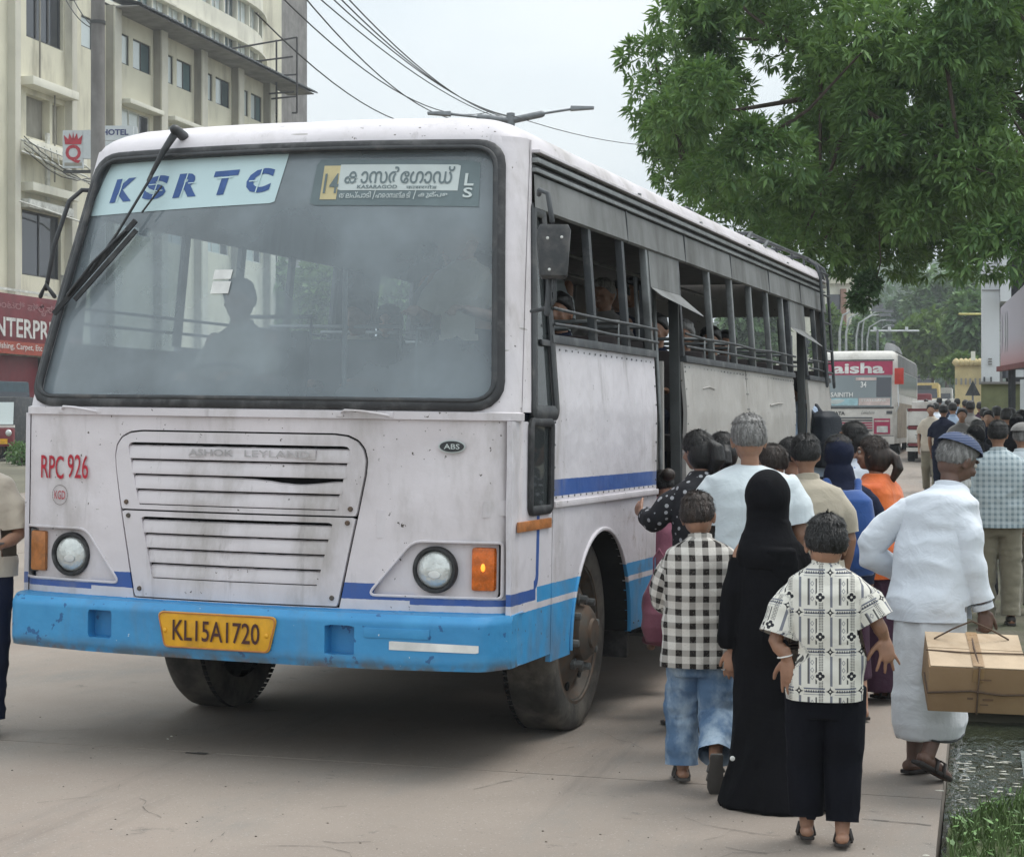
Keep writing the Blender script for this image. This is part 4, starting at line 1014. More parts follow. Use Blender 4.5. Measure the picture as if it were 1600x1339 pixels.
for i in range(4):
    for j in range(15):
        x1, x0 = slab_x[i]-.006, slab_x[i+1]+.006; y0, y1 = slab_y[j]+.006, slab_y[j+1]-.006
        mb = MB(); nx = 6; ny = 5; dz = random.uniform(-.003, .003); vs = []
        jit = lambda: random.uniform(-.003, .003)
        for a in range(nx+1):
            for b in range(ny+1):
                xx = x0+(x1-x0)*a/nx; yy = y0+(y1-y0)*b/ny
                vs.append((xx+jit(), yy+jit(), gz(xx, yy)+dz))
        fs = [(a*(ny+1)+b, (a+1)*(ny+1)+b, (a+1)*(ny+1)+b+1, a*(ny+1)+b+1) for a in range(nx) for b in range(ny)]
        mb.add(vs, fs)
        edge = [a*(ny+1) for a in range(nx+1)]+[nx*(ny+1)+b for b in range(1, ny+1)]+[a*(ny+1)+ny for a in range(nx-1, -1, -1)]+[b for b in range(ny-1, 0, -1)]
        n0 = len(mb.v); low = [(mb.v[e][0], mb.v[e][1], mb.v[e][2]-(.16 if i == 0 else .028)) for e in edge]; mb.v += low
        for q in range(len(edge)):
            mb.f.append((edge[q], n0+q, n0+(q+1) % len(edge), edge[(q+1) % len(edge)])); mb.m.append(0)
        mb.m = [0]*len(mb.f)
        obj('road_slab', mb, M_road, road, smooth=True, auto=.5, fix=False)
sheet('far_road', [-16.5, -10, -4, -.2], [62.3, 70, 90, 115, 140, 170, 210, 260, 330, 420, 560], lambda x, y: gz(x, y)-.004, M_roadfar)
# cracks, stains and litter on the road near the camera
def crack(P, w, name='road_crack'):
    mb = MB(); Q = []
    for a, b in zip(P[:-1], P[1:]):
        n = max(2, int(math.dist(a, b)/.05))
        for k in range(n): Q.append((a[0]+(b[0]-a[0])*k/n+random.uniform(-.008, .008), a[1]+(b[1]-a[1])*k/n+random.uniform(-.008, .008)))
    for i in range(len(Q)-1):
        a, b = Q[i], Q[i+1]; ww = w*random.uniform(.4, 1.3)
        mb.add([(a[0], a[1]-ww, gz(*a)+.006), (b[0], b[1]-ww, gz(*b)+.006), (b[0], b[1]+ww, gz(*b)+.006), (a[0], a[1]+ww, gz(*a)+.006)], [(0, 1, 2, 3)])
    o = obj(name, mb, M_gap, road, fix=False); return o
def G2(px, py):
    d = CAM_H*FPX/(py-668.5); return at(px, d)
crack([G2(740, 1235), G2(820, 1215), G2(855, 1180), G2(905, 1165)], .004)
crack([G2(300, 1339), G2(335, 1318), G2(368, 1297)], .004); crack([G2(290, 1186), G2(340, 1187)], .018)
crack([G2(500, 1268), G2(560, 1262)], .003); crack([G2(1150, 1229), G2(1300, 1244)], .005); crack([G2(1345, 1271), G2(1478, 1282)], .004)
rc = random.Random(4)
for _ in range(16):
    px, py = rc.uniform(20, 1380), rc.uniform(1130, 1330); q0 = G2(px, py); an = rc.uniform(0, 6.28); P_ = [q0]
    for k in range(rc.randint(2, 6)): an += rc.uniform(-.8, .8); P_.append((P_[-1][0]+.12*math.cos(an), P_[-1][1]+.12*math.sin(an)))
    crack(P_, .0016)
lit = MB()
for _ in range(90):
    px, py = random.uniform(0, 1480), random.uniform(1120, 1338)
    x_, y_ = G2(px, py); s = random.uniform(.002, .006); h_ = gz(x_, y_)+.002
    lit.ell((x_, y_, h_+s*.4), (s, s*random.uniform(.5, 1), s*.6), 5, 3)
prop(obj('road_grit', lit, mat('road grit', (.12, .10, .08), .9, var=.5), road), kind='stuff')
M_pale = mat('pale litter and sky glints', (.62, .60, .52), .8, bump=None)
for (px, py, s) in ((1468, 1226, .022), (1447, 1326, .014), (262, 1165, .006), (268, 1161, .006), (1495, 1222, .01)):
    x_, y_ = G2(px, py)
    prop(obj('fallen_leaf', MB().ell((x_, y_, gz(x_, y_)+.004), (s, s*.25, .003), 8, 4), M_pale), {1468: 'long pale scrap on the concrete close to the drain edge', 1447: 'pale scrap at the very bottom near the right corner', 262: 'left of two tiny white specks on the road at lower left', 268: 'right of two tiny white specks on the road at lower left', 1495: 'pale scrap right at the edge of the drain'}[px], 'litter', 'pale scraps on the road')
# --- verge on the right: drain with standing water, grass, earth path beyond
sheet('verge', frange(-.14, 9, 18), [11.3, 11.6, 12, 12.5, 13, 14, 16, 18, 20, 24, 30, 38, 48, 60, 80, 110, 150, 200], lambda x, y: gz(x, y)-.01+.02*math.sin(x*3+y*2)*min(1, (y-10.4)), M_earth)
g = G('murky drain water'); g.col(g.mix((.045, .05, .03), (.02, .025, .018), g.noise(1.5, 4).ramp(.3, .7)))
g.set(Roughness=.06, Specular_IOR_Level=.6)
bz = g.noise(5, 5, (1, .35, 1), dist=.5)+g.noise(22, 3, (1, .3, 1))*.35
g.bump(bz, .5, .05); M_water = g.m
sheet('drain_water', frange(-.15, 3.5, 40), frange(6.0, 11.45, 60), lambda x, y: -.15+.003*math.sin(x*19+y*31)+.003*math.sin(x*41-y*23), M_water)
M_kerbconc = mat('mossy drain concrete', (.20, .19, .16), .9, var=.3, dirt=((.05, .07, .03), .7, 6))
sheet('drain_slab', [.22, .6, 1.1], frange(9.0, 10.4, 3), lambda x, y: -.138, mat('submerged slab', (.15, .17, .16), .25, var=.2))
M_grass = mat('verge grass', (.07, .115, .03), .6, var=.45, scale=3, bump=None)
M_weed = mat('weed leaves', (.10, .20, .05), .5, var=.4, scale=5, bump=None)
def leafy_bank(x, y):
    # bank height: rises out of the water towards the camera and to the right
    t = sm(-.1, .25, (9.0-y)*.55+(x-.15)*.9-.18)
    return -.24+.20*t+.025*math.sin(x*9+1)*math.sin(y*7)+.015*math.sin(x*23)*math.sin(y*19)
sheet('bank', frange(-.12, 3.5, 30), frange(5.6, 10.5, 46), leafy_bank, mat('mossy bank', (.06, .075, .03), .95, var=.5, scale=6, bump=(.8, 40, .03)))
gb = MB(); wl = MB(); rr = np.random.RandomState(5)
for _ in range(14000):
    x_, y_ = rr.uniform(-.1, 1.6), rr.uniform(6.6, 10.3); z_ = leafy_bank(x_, y_)
    if z_ < -.155: continue
    h_ = rr.uniform(.03, .11)*(1.5 if rr.rand() < .08 else 1); a = rr.uniform(0, 6.28); w_ = rr.uniform(.002, .005); bx_ = rr.uniform(-.05, .05); by_ = rr.uniform(-.05, .05)
    c_, s_ = math.cos(a)*w_, math.sin(a)*w_
    gb.add([(x_-c_, y_-s_, z_-.01), (x_+c_, y_+s_, z_-.01), (x_+bx_*.5+c_*.7, y_+by_*.5+s_*.7, z_+h_*.6), (x_+bx_, y_+by_, z_+h_), (x_+bx_*.5-c_*.7, y_+by_*.5-s_*.7, z_+h_*.6)], [(0, 1, 2, 4), (4, 2, 3)])
for _ in range(2600):
    x_, y_ = rr.uniform(-.1, 1.6), rr.uniform(6.6, 10.2); z_ = leafy_bank(x_, y_)
    if z_ < -.16: continue
    z_ += rr.uniform(.01, .08); a = rr.uniform(0, 6.28); s_ = rr.uniform(.008, .026); t = rr.uniform(-.5, .5)
    d1 = Vector((math.cos(a), math.sin(a), t)); d2 = Vector((-math.sin(a), math.cos(a), rr.uniform(-.3, .3)))
    p = Vector((x_, y_, z_)); wl.add([p, p+d1*s_+d2*s_*.45, p+d1*s_*2.2, p+d1*s_-d2*s_*.45], [(0, 1, 2, 3)])
prop(obj('grass', gb, M_grass, fix=False), kind='stuff'); prop(obj('ground_weeds', wl, M_weed, fix=False), kind='stuff')

# ================================================================== BUILDINGS
M_cream = mat('cream rendered wall', (.66, .63, .50), .85, var=.07, scale=.5, dirt=((.22, .20, .16), .45, .7), streak=True)
M_cream2 = mat('pale cream wall', (.72, .70, .60), .85, var=.06, scale=.5, dirt=((.25, .23, .19), .4, .6), streak=True)
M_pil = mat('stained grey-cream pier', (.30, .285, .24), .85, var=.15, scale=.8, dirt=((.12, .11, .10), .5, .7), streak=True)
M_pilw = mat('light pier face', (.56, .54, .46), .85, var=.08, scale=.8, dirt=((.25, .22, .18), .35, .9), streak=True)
M_wframe = mat('dark window frames', (.05, .05, .048), .6)
M_wpaint = mat('white window trim', (.60, .60, .56), .7, dirt=((.25, .24, .2), .4, 2))
def pane_mat(name, a, b):
    g = G(name); g.col(g.mix(a, b, g.noise(.35, 2, (1, 1, .3)).ramp(.35, .65))); g.set(Roughness=.08, Specular_IOR_Level=.9); return g.m
M_paneL = pane_mat('pale curtained pane', (.60, .66, .65), (.48, .54, .54)); M_paneT = pane_mat('teal pane', (.10, .17, .18), (.04, .07, .08)); M_paneD = pane_mat('dark pane', (.03, .035, .05), (.015, .018, .025))
M_lip = mat('roof edge sheet', (.09, .10, .11), .6, var=.3, scale=2)
M_conc = mat('old grey concrete', (.22, .21, .20), .9, var=.2, scale=1.2, dirt=((.1, .09, .085), .5, 1.1), streak=True)
def facade(parent, X_, y0, y1, z0, z1, openings, m, depth=.25, name='wall', xs=1):
    """wall plane at x=X_ facing +x with real openings; openings = (ya, yb, za, zb)"""
    ysx = sorted({y0, y1, *[v for o in openings for v in o[:2]]}); zsx = sorted({z0, z1, *[v for o in openings for v in o[2:]]})
    mb = MB()
    for a, b in zip(ysx[:-1], ysx[1:]):
        run = None
        for c_, d_ in zip(zsx[:-1], zsx[1:]):
            my, mz = (a+b)/2, (c_+d_)/2
            hole = any(o[0] < my < o[1] and o[2] < mz < o[3] for o in openings)
            if not hole: mb.add([(X_, a, c_), (X_, b, c_), (X_, b, d_), (X_, a, d_)], [(0, 1, 2, 3)])
    for (a, b, c_, d_) in openings:
        mb.add([(X_, a, c_), (X_, b, c_), (X_, b, d_), (X_, a, d_), (X_-depth, a, c_), (X_-depth, b, c_), (X_-depth, b, d_), (X_-depth, a, d_)], [(0, 4, 5, 1), (1, 5, 6, 2), (2, 6, 7, 3), (3, 7, 4, 0)])
    return obj(name, mb, m, parent, fix=False)
def win(parent, X_, ya, yb, za, zb, panes, frame=M_wframe, w=.05, split=None):
    """framed window in an opening: frame bars, panes as sub-parts"""
    f = MB()
    for (a, b, c_, d_) in ((ya, ya+w, za, zb), (yb-w, yb, za, zb), (ya+w, yb-w, za, za+w), (ya+w, yb-w, zb-w, zb)): f.box((X_-.10, a, c_), (X_-.03, b, d_))
    n = len(panes); st = (yb-ya)/n
    for i in range(1, n): f.box((X_-.105, ya+st*i-w/2, za+w), (X_-.035, ya+st*i+w/2, zb-w))
    fo = obj('window', f, frame, parent)
    for i, m_ in enumerate(panes): obj('pane', MB().box((X_-.09, ya+st*i+w*.5, za+w*.5), (X_-.07, ya+st*(i+1)-w*.5, zb-w*.5)), m_, fo)
    return fo
HX = -33.0
hotel = thing('hotel_building', 'cream hotel building with grey piers and teal windows behind the bus on the left', 'building', (0, 0, 0))
# projecting left wing (y 58.6 .. 62.4) and main run (62.5 .. 84.5)
op = []; rows_ = [16.15, 13.35, 10.4]
bays = [(67.45, 70.55), (71.65, 74.65), (75.8, 78.85), (79.95, 82.75)]
gzl = gz(-30, 70)
ops = []; wins = []
for za in (16.10,):
    for (a, b) in [(63.0, 66.3)]+bays:
        w1_ = (a+.05, a+.95, za, za+1.2); w2_ = (a+1.3, b-.15, za, za+1.2); ops += [w1_, w2_]; wins += [(w1_, [M_paneL]), (w2_, [M_paneL, M_paneT])]
for za in (12.6, 9.4):
    for (a, b) in bays:
        w_ = (a+.1, b-.25, za, za+1.75); ops.append(w_); wins.append((w_, [M_paneL, M_paneL, M_paneD]))
facade(hotel, HX, 62.5, 84.6, 2.0, 18.1, ops, M_cream)
for (o_, pn) in wins: win(hotel, HX-.02, *o_, pn, frame=M_wframe if o_[3] > 15 else M_wpaint)
for (a, b) in bays:
    for za in (14.45, 11.25): obj('window_shade', MB().box((HX-.02, a-.05, za), (HX+.55, b, za+.18)), M_cream2, hotel, bevel=.02)
for a in (66.35, 70.65, 74.75, 78.9, 82.8):
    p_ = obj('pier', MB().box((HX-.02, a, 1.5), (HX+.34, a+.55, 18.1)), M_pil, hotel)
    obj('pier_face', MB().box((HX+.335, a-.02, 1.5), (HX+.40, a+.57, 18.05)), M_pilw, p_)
obj('end_wall', MB().box((HX-14, 84.4, 1.5), (HX+.0, 84.7, 18.1)), M_cream, hotel)
obj('flat_roof', MB().box((HX-14, 62.4, 18.1), (HX-.2, 84.6, 18.3)), M_conc, hotel)
# sloping corrugated eave
ev = MB(); n = 190
for i in range(n):
    y_ = 66.4+(86.2-66.4)*i/n; dy = (86.2-66.4)/n; b_ = .02*math.sin(i*1.9)
    ev.add([(HX-.6, y_, 18.75+b_), (HX+1.5, y_, 18.12+b_), (HX+1.5, y_+dy, 18.12-b_), (HX-.6, y_+dy, 18.75-b_), (HX-.6, y_, 18.70), (HX+1.5, y_, 18.07+b_), (HX+1.5, y_+dy, 18.07-b_), (HX-.6, y_+dy, 18.70)], [(0, 1, 2, 3), (4, 7, 6, 5), (1, 5, 6, 2)])
obj('eave', ev, M_lip, hotel, fix=False)
obj('eave_soffit', MB().hexa([(HX, 66.4, 18.0), (HX+1.35, 66.4, 18.0), (HX+1.35, 86.1, 18.0), (HX, 86.1, 18.0), (HX, 66.4, 18.08), (HX+1.35, 66.4, 18.04), (HX+1.35, 86.1, 18.04), (HX, 86.1, 18.08)]), M_conc, hotel)
# left wing, nearer plane
WX = HX+.5
wl_ops = [(59.2, 61.9, 15.4, 18.6), (59.0, 61.9, 12.2, 14.0), (58.9, 61.75, 7.0, 9.3)]
facade(hotel, WX, 50.0, 62.5, 1.0, 21, [wl_ops[0], wl_ops[2], (59.2, 60.9, 11.9, 13.4), (61.1, 62.0, 11.9, 13.4)], M_cream, depth=.35, name='wing_wall')
win(hotel, WX-.08, *wl_ops[0], [M_paneD, M_paneD, M_paneD], w=.09)
win(hotel, WX-.08, *wl_ops[2], [M_paneD, M_paneD], w=.06)
obj('blocked_opening', MB().box((WX-.34, 59.2, 11.9), (WX-.30, 62.0, 13.4)), M_pil, hotel)
obj('wing_return', MB().box((WX-.4, 62.4, 1.0), (WX-.01, 62.55, 21)), M_pil, hotel)
for a in (57.9, 62.05): 
    p_ = obj('pier', MB().box((WX-.02, a, 1), (WX+.30, a+.38, 21)), M_pilw, hotel)
for z_ in (13.6, 9.9): obj('ledge', MB().box((WX-.02, 58.7, z_), (WX+.55, 62.1, z_+.30)), M_cream2, hotel, bevel=.02)
obj('ledge', MB().box((WX-.02, 58.3, 11.2), (WX+.62, 62.6, 11.65)), M_cream2, hotel, bevel=.02)
obj('ledge', MB().box((WX-.02, 58.7, 9.32), (WX+.40, 62.0, 9.62)), M_wpaint, hotel, bevel=.02)
# white cage of pipes and cable tray along the wing
for z_, o_ in ((11.35, .75), (10.95, .78), (9.25, .7)): obj('cable_tray', MB().tube([(WX+o_, 57.5, z_+.12), (WX+o_, 60, z_), (WX+o_, 62.2, z_-.12), (WX+o_, 63.0, z_-.35)], .035, 6), M_wpaint, hotel, smooth=True)
for k in range(9): obj('tray_strut', MB().beam((WX+.70, 58.3+k*.45, 11.5), (WX+.72, 58.45+k*.45, 10.95), .03, .03), M_wpaint, hotel)
def droop(a, b, sag, n=14, jit=0): 
    return [tuple(Vector(a).lerp(Vector(b), i/n)-Vector((0, 0, sag*4*(i/n)*(1-i/n)+random.uniform(-jit, jit)))) for i in range(n+1)]
for k in range(5): obj('loose_cable', MB().tube(droop((WX+.8, 57.6, 11.6-.1*k), (WX+.85, 62.9, 10.5+.1*k), .15+.08*k, jit=.03), .018, 5), M_wpaint if k % 2 else M_rubber, hotel)
obj('drain_pipe', MB().tube([(WX+.15, 59.9, 17.5), (WX+.15, 59.9, 13.9), (WX+.2, 60.5, 13.7), (WX+.2, 60.9, 13.7), (WX+.2, 60.9, 10.5)], .035, 6), M_pil, hotel)
obj('drain_pipe', MB().box((WX, 60.55, 7.8+2), (WX+.10, 60.75, 12.2)), M_wpaint, hotel)
ac = obj('air_conditioner', MB().box((WX+.0, 61.7, 6.1), (WX+.5, 62.3, 7.2)), M_wpaint, hotel, bevel=.02)
for k in range(8): obj('grille_bar', MB().box((WX+.5, 61.75, 6.2+k*.12), (WX+.52, 62.25, 6.24+k*.12)), M_wframe, ac)
# ground floor shop: red fascia, pillars, dark opening
shop = thing('shop_front', 'shop under a dark red fascia board with white lettering at the left edge', 'shop', (WX+.5, 58, 0))
def S(x, y, z): return (x-WX-.5, y-58, z)
M_fasc = mat('dark red fascia', (.17, .022, .03), .5, var=.2, scale=1, dirt=((.08, .02, .02), .3, 1)); M_fasc2 = mat('orange-red fascia strip', (.33, .06, .035), .5)
obj('fascia', MB().box(S(WX+.6, 52, 4.55), S(WX+.8, 61.9, 6.15)), M_fasc, shop, bevel=.02); obj('fascia_strip', MB().box(S(WX+.81, 52, 4.12), S(WX+.83, 61.9, 4.55)), M_fasc2, shop)
M_let = mat('white lettering', (.62, .60, .58), .6, bump=None); M_let2 = mat('maroon grey lettering', (.32, .16, .17), .6, bump=None)
def wall_txt(par, s, y, z, hgt, wid, m, off, **k): return text('lettering', s, lambda u, v: S(WX+off, y+u, z+v), m, par, .5, width=wid, height=hgt, **k)
wall_txt(shop, 'ENTERPRISES', 58.05, 5.02, .66, 5.9, M_let, .815, bold=.02)
wall_txt(shop, 'ಎಂಟರ್ ಪ್ರೈಸಸ್', 57.9, 5.72, .42, 4.8, M_let2, .815, bold=.01)
wall_txt(shop, 'Furnishing, Carpet, Etc', 57.0, 4.36, .26, 3.6, M_let, .84, bold=.01)
for y_ in (55.5, 59.6, 62.0): obj('pillar', MB().box(S(WX+.45, y_-.15, gz(-30, 60)-.2), S(WX+.7, y_+.15, 4.55)), M_fasc, shop)
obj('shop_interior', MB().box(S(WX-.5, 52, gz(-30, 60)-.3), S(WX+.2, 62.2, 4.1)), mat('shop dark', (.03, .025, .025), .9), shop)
obj('roller_shutter', MB().box(S(WX+.3, 56, 2.0), S(WX+.34, 59.4, 4.1)), M_fasc, shop)
obj('awning_frame', MB().beam(S(WX+1.4, 53, 6.2), S(WX+1.4, 62.6, 6.2), .05, .08), M_wpaint, shop)
# hotel sign with crowned letter
M_signb = mat('pale sign sheet', (.52, .55, .56), .4, var=.05); M_signred = mat('sign crimson', (.40, .03, .045), .5, bump=None); M_signblue = mat('sign dark blue', (.02, .03, .13), .5, bump=None)
x0_, y0_ = at(98, 60); x1_, y1_ = at(192, 60)
sgn = thing('hotel_sign', 'pale sign board with a red crowned Q and blue HOTEL lettering above the bus corner', 'sign', (x0_, y0_, 0))
dx_, dy_ = (x1_-x0_), (y1_-y0_); Ls = math.hypot(dx_, dy_); ex = Vector((dx_/Ls, dy_/Ls, 0)); en = Vector((ex.y, -ex.x, 0))
def SG(u, v, o_=0): q = ex*u+en*o_; return (q.x, q.y, v)
def pz(py, d): return CAM_H+(668.5-py)*d/FPX
zt_, zb_ = pz(203, 60), pz(262, 60)
obj('board', MB().hexa([SG(0, zb_, 0), SG(.65, zb_, 0), SG(.65, zb_, -.15), SG(0, zb_, -.15), SG(0, zt_, 0), SG(.65, zt_, 0), SG(.65, zt_, -.15), SG(0, zt_, -.15)]), M_signb, sgn)
obj('board', MB().hexa([SG(.66, zb_+.3, .02), SG(2.4, zb_+.3, .02), SG(2.4, zb_+.3, -.12), SG(.66, zb_+.3, -.12), SG(.66, zt_, .02), SG(2.4, zt_+.1, .02), SG(2.4, zt_+.1, -.12), SG(.66, zt_, -.12)]), M_signb, sgn)
text('letter_q', 'Q', lambda u, v: SG(.34+u, pz(240, 60)+v, .012), M_signred, sgn, .8, width=.50, height=.60, bold=.03)
cr_ = [(-.26, 0), (-.30, .30), (-.16, .16), (-.12, .36), (-.03, .18), (0, .40), (.03, .18), (.12, .36), (.16, .16), (.30, .30), (.26, 0)]
obj('crown', MB().prism(cr_, lambda u, v, d: SG(.34+u, pz(225, 60)+v, d), .0, .02), M_signred, sgn)
obj('foot_text_bar', MB().prism([(-.28, -.05), (.28, -.05), (.28, .05), (-.28, .05)], lambda u, v, d: SG(.34+u, pz(256, 60)+v, d), .0, .012), M_pil, sgn)
obj('support_arm', MB().beam(SG(.0, zb_-.1, -.1), SG(1.2, zb_-.1, -.1), .08, .10), M_wframe, sgn)
x2_, y2_ = at(160, 57)
hs = thing('hotel_letter_board', 'small white board reading HOTEL in blue just above the bus roof', 'sign', (x2_, y2_, 0))
def SH(u, v, o_=0): q = ex*u+en*o_; return (q.x, q.y, v)
zc_ = pz(206, 57)
obj('board', MB().hexa([SH(-.1, zc_-.25), SH(.95, zc_-.25), SH(.95, zc_-.25, -.1), SH(-.1, zc_-.25, -.1), SH(-.1, zc_+.2), SH(.95, zc_+.2), SH(.95, zc_+.2, -.1), SH(-.1, zc_+.2, -.1)]), M_signb, hs)
text('lettering', 'HOTEL', lambda u, v: SH(.40+u, zc_+v, .01), M_signblue, hs, .3, width=.80, height=.18, bold=.03)
# tall curved hotel block behind
tw = thing('tower_block', 'tall cream block with long curved balconies behind the lower hotel roof', 'building', (0, 0, 0))
TX = -45.0
def onTX(px, py, X_=TX):
    k = (px-800)/FPX; y = (-k*X_*sa-X_*ca)/(sa-k*ca); d = -X_*sa+y*ca; return y, CAM_H+(668.5-py)*d/FPX
def tower_curve(y):   # plan: straight, then bends away at the far end
    t = max(0, y-110.0); return TX - .035*t*t
yA = onTX(150, 0)[0]; 
TY = [yA-8+1.0*k for k in range(60)]; TY = [q for q in TY if q < 121]
def tstrip(name, z0, z1, off, m, y0=None, y1=None, th=.5, parent=tw):
    P = [q for q in TY if (y0 is None or q >= y0) and (y1 is None or q <= y1)]; n = len(P); vs = []
    for y in P:
        x = tower_curve(y)+off
        vs += [(x, y, z0), (x, y, z1), (x-th, y, z1), (x-th, y, z0)]
    fs = [(i*4+k, i*4+4+k, i*4+4+(k+1) % 4, i*4+(k+1) % 4) for i in range(n-1) for k in range(4)]+[(0, 1, 2, 3), (n*4-1, n*4-2, n*4-3, n*4-4)]
    return obj(name, MB().add(vs, fs), m, parent)
z00 = onTX(300, 110)[1]
fl_h = 2.72
for k in range(-2, 8):
    zb = 23.3+fl_h*k
    tstrip('balcony_band', zb, zb+1.15, 0, M_cream2); 
    tstrip('floor_ledge', zb+2.5, zb+2.6, .30, M_cream2, th=.45)
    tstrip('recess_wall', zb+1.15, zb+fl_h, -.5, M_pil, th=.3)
    y = TY[0]+.5; j = 0
    while y < TY[-1]-1.2:
        x = tower_curve(y)
        obj('pier', MB().box((x-.6, y-.09, zb+1.15), (x+.02, y+.09, zb+fl_h)), M_cream2, tw)
        y2 = y+2.05
        w_ = MB().hexa([(x-.22, y+.2, zb+1.2), (tower_curve(y2)-.22, y2-.25, zb+1.2), (tower_curve(y2)-.26, y2-.25, zb+1.2), (x-.26, y+.2, zb+1.2), (x-.22, y+.2, zb+2.95), (tower_curve(y2)-.22, y2-.25, zb+2.95), (tower_curve(y2)-.26, y2-.25, zb+2.95), (x-.26, y+.2, zb+2.95)])
        wo_ = obj('window', w_, M_paneL if j % 3 else M_paneT, tw)
        ym = (y+y2)/2; xm = (x+tower_curve(y2))/2-.2
        obj('mullion', MB().box((xm-.02, ym-.04, zb+1.2), (xm+.06, ym+.04, zb+2.95)), M_wpaint, wo_)
        y = y2; j += 1
obj('core_wall', MB().box((TX-16, 60, 10), (TX-1.1, 119, 45)), M_cream, tw)
ex_, ey_ = at(432, 128); 
obj('stair_shaft', MB().box((ex_-9, ey_-3, 2), (ex_, ey_+6, 48)), M_conc, tw)
# hoarding frame on the roof
hf = thing('steel_hoarding', 'empty rusty steel hoarding frame sticking out past the hotel roof end', 'frame', (HX+1, 86, 18))
M_rust = mat('rusty steel', (.05, .045, .045), .7, .3, var=.3)
def HF(px, py, d=88): 
    x, y = at(px, d); return (x-HX-1, y-86, pz(py, d)-18)
for a, b in (((326, 82), (464, 58)), ((464, 58), (464, 176)), ((432, 62), (432, 178)), ((365, 100), (458, 88)), ((432, 118), (464, 116)), ((420, 146), (460, 143)), ((424, 154), (464, 150)), ((346, 76), (346, 92)), ((456, 176), (464, 176))):
    obj('frame_bar', MB().beam(HF(*a), HF(*b), .07, .07), M_rust, hf)
# --- utility pole and the fan of wires
ux, uy = at(153, 45)
up_ = thing('utility_pole', 'stout grey concrete utility pole in front of the hotel', 'pole', (ux, uy, gz(ux, uy)))
obj('shaft', MB().tube([(0, 0, -.3), (0, 0, 12.2)], [.19, .165], 20, round_=False), M_conc, up_, smooth=True, auto=.6)
obj('pole_band', MB().lathe([(.17, -.04), (.185, -.04), (.185, .04), (.17, .04)], (0, 0, pz(35, 45)-gz(ux, uy)), 'z', 20), M_wframe, up_)
obj('cross_arm', MB().beam((-.8, .1, 11.4), (.8, -.1, 11.4), .08, .1), M_wframe, up_)
M_wire = mat('black cable', (.02, .02, .022), .6, bump=None)
wires = [((435, -60), (760, 172)), ((470, -50), (775, 168)), ((495, -40), (790, 170)), ((505, -45), (800, 172)), ((420, -25), (735, 160)), ((400, 20), (700, 172)), ((455, -30), (748, 165))]
for i, (a, b) in enumerate(wires):
    d0, d1 = 38, 75
    A_ = Vector((*at(a[0], d0), pz(a[1], d0))); B_ = Vector((*at(b[0]+30, d1), pz(b[1]+14, d1)))
    w_ = obj('overhead_wire', MB().tube(droop(A_, B_, .5+.12*i, 18), .017, 5), M_wire, smooth=True)
    prop(w_, 'black overhead cable, %s of the bundle at the top edge' % ['fourth from left', 'fifth from left', 'sixth from left', 'rightmost', 'second from left', 'leftmost and lowest', 'third from left'][i], 'cable', 'overhead cables above the bus')
A_ = Vector((*at(800, 44), pz(180, 44))); B_ = Vector((*at(1100, 60), pz(225, 60)))
prop(obj('service_wire', MB().tube(droop(A_, B_, .3, 12), .010, 5), M_wire), 'single thin wire running from the street lamp towards the tree', 'cable')
A_ = Vector((*at(98, 50), pz(-10, 50))); B_ = Vector((*at(150, 46), pz(45, 46)))
for dz_ in (0, .5): prop(obj('pole_wire', MB().tube(droop(A_+Vector((0, 0, dz_)), B_, .2, 8), .014, 5), M_wire), '%s of the two short cables reaching the band of the utility pole' % ('lower' if dz_ == 0 else 'upper'), 'cable', 'cables tied to the utility pole')
# --- street lamp with two arms
lx, ly = at(798, 45); lz = gz(lx, ly); M_lamp = mat('grey galvanised steel', (.17, .18, .19), .5, .4)
sl = thing('street_lamp', 'grey double armed street lamp rising behind the bus roof', 'street lamp', (lx, ly, lz), R(YAW))
hz_ = pz(188, 45)-lz
obj('post', MB().tube([(0, 0, 0), (0, 0, hz_+.1)], [.12, .075], 14), M_lamp, sl, smooth=True)
obj('hub', MB().lathe([(.001, -.14), (.10, -.14), (.11, 0), (.10, .16), (.001, .18)], (0, 0, hz_+.02), 'z', 16), M_lamp, sl, smooth=True, auto=.5)
for s_, zt in ((-1, .17), (1, .30)):
    obj('arm', MB().tube([(0, 0, hz_), (s_*.75, 0, hz_+.08+(.08 if s_ > 0 else 0))], .085, 10), M_lamp, sl, smooth=True)
    obj('arm', MB().tube([(s_*.7, 0, hz_+.08+(.08 if s_ > 0 else 0)), (s_*1.6, 0, hz_+zt)], .03, 8), M_lamp, sl, smooth=True)
    obj('lamp_head', MB().hexa([(s_*1.45, -.12, hz_+zt-.06), (s_*2.02, -.10, hz_+zt-.02), (s_*2.02, .10, hz_+zt-.02), (s_*1.45, .12, hz_+zt-.06), (s_*1.45, -.10, hz_+zt+.05), (s_*2.02, -.08, hz_+zt+.04), (s_*2.02, .08, hz_+zt+.04), (s_*1.45, .10, hz_+zt+.05)]), M_lamp, sl, bevel=.015)

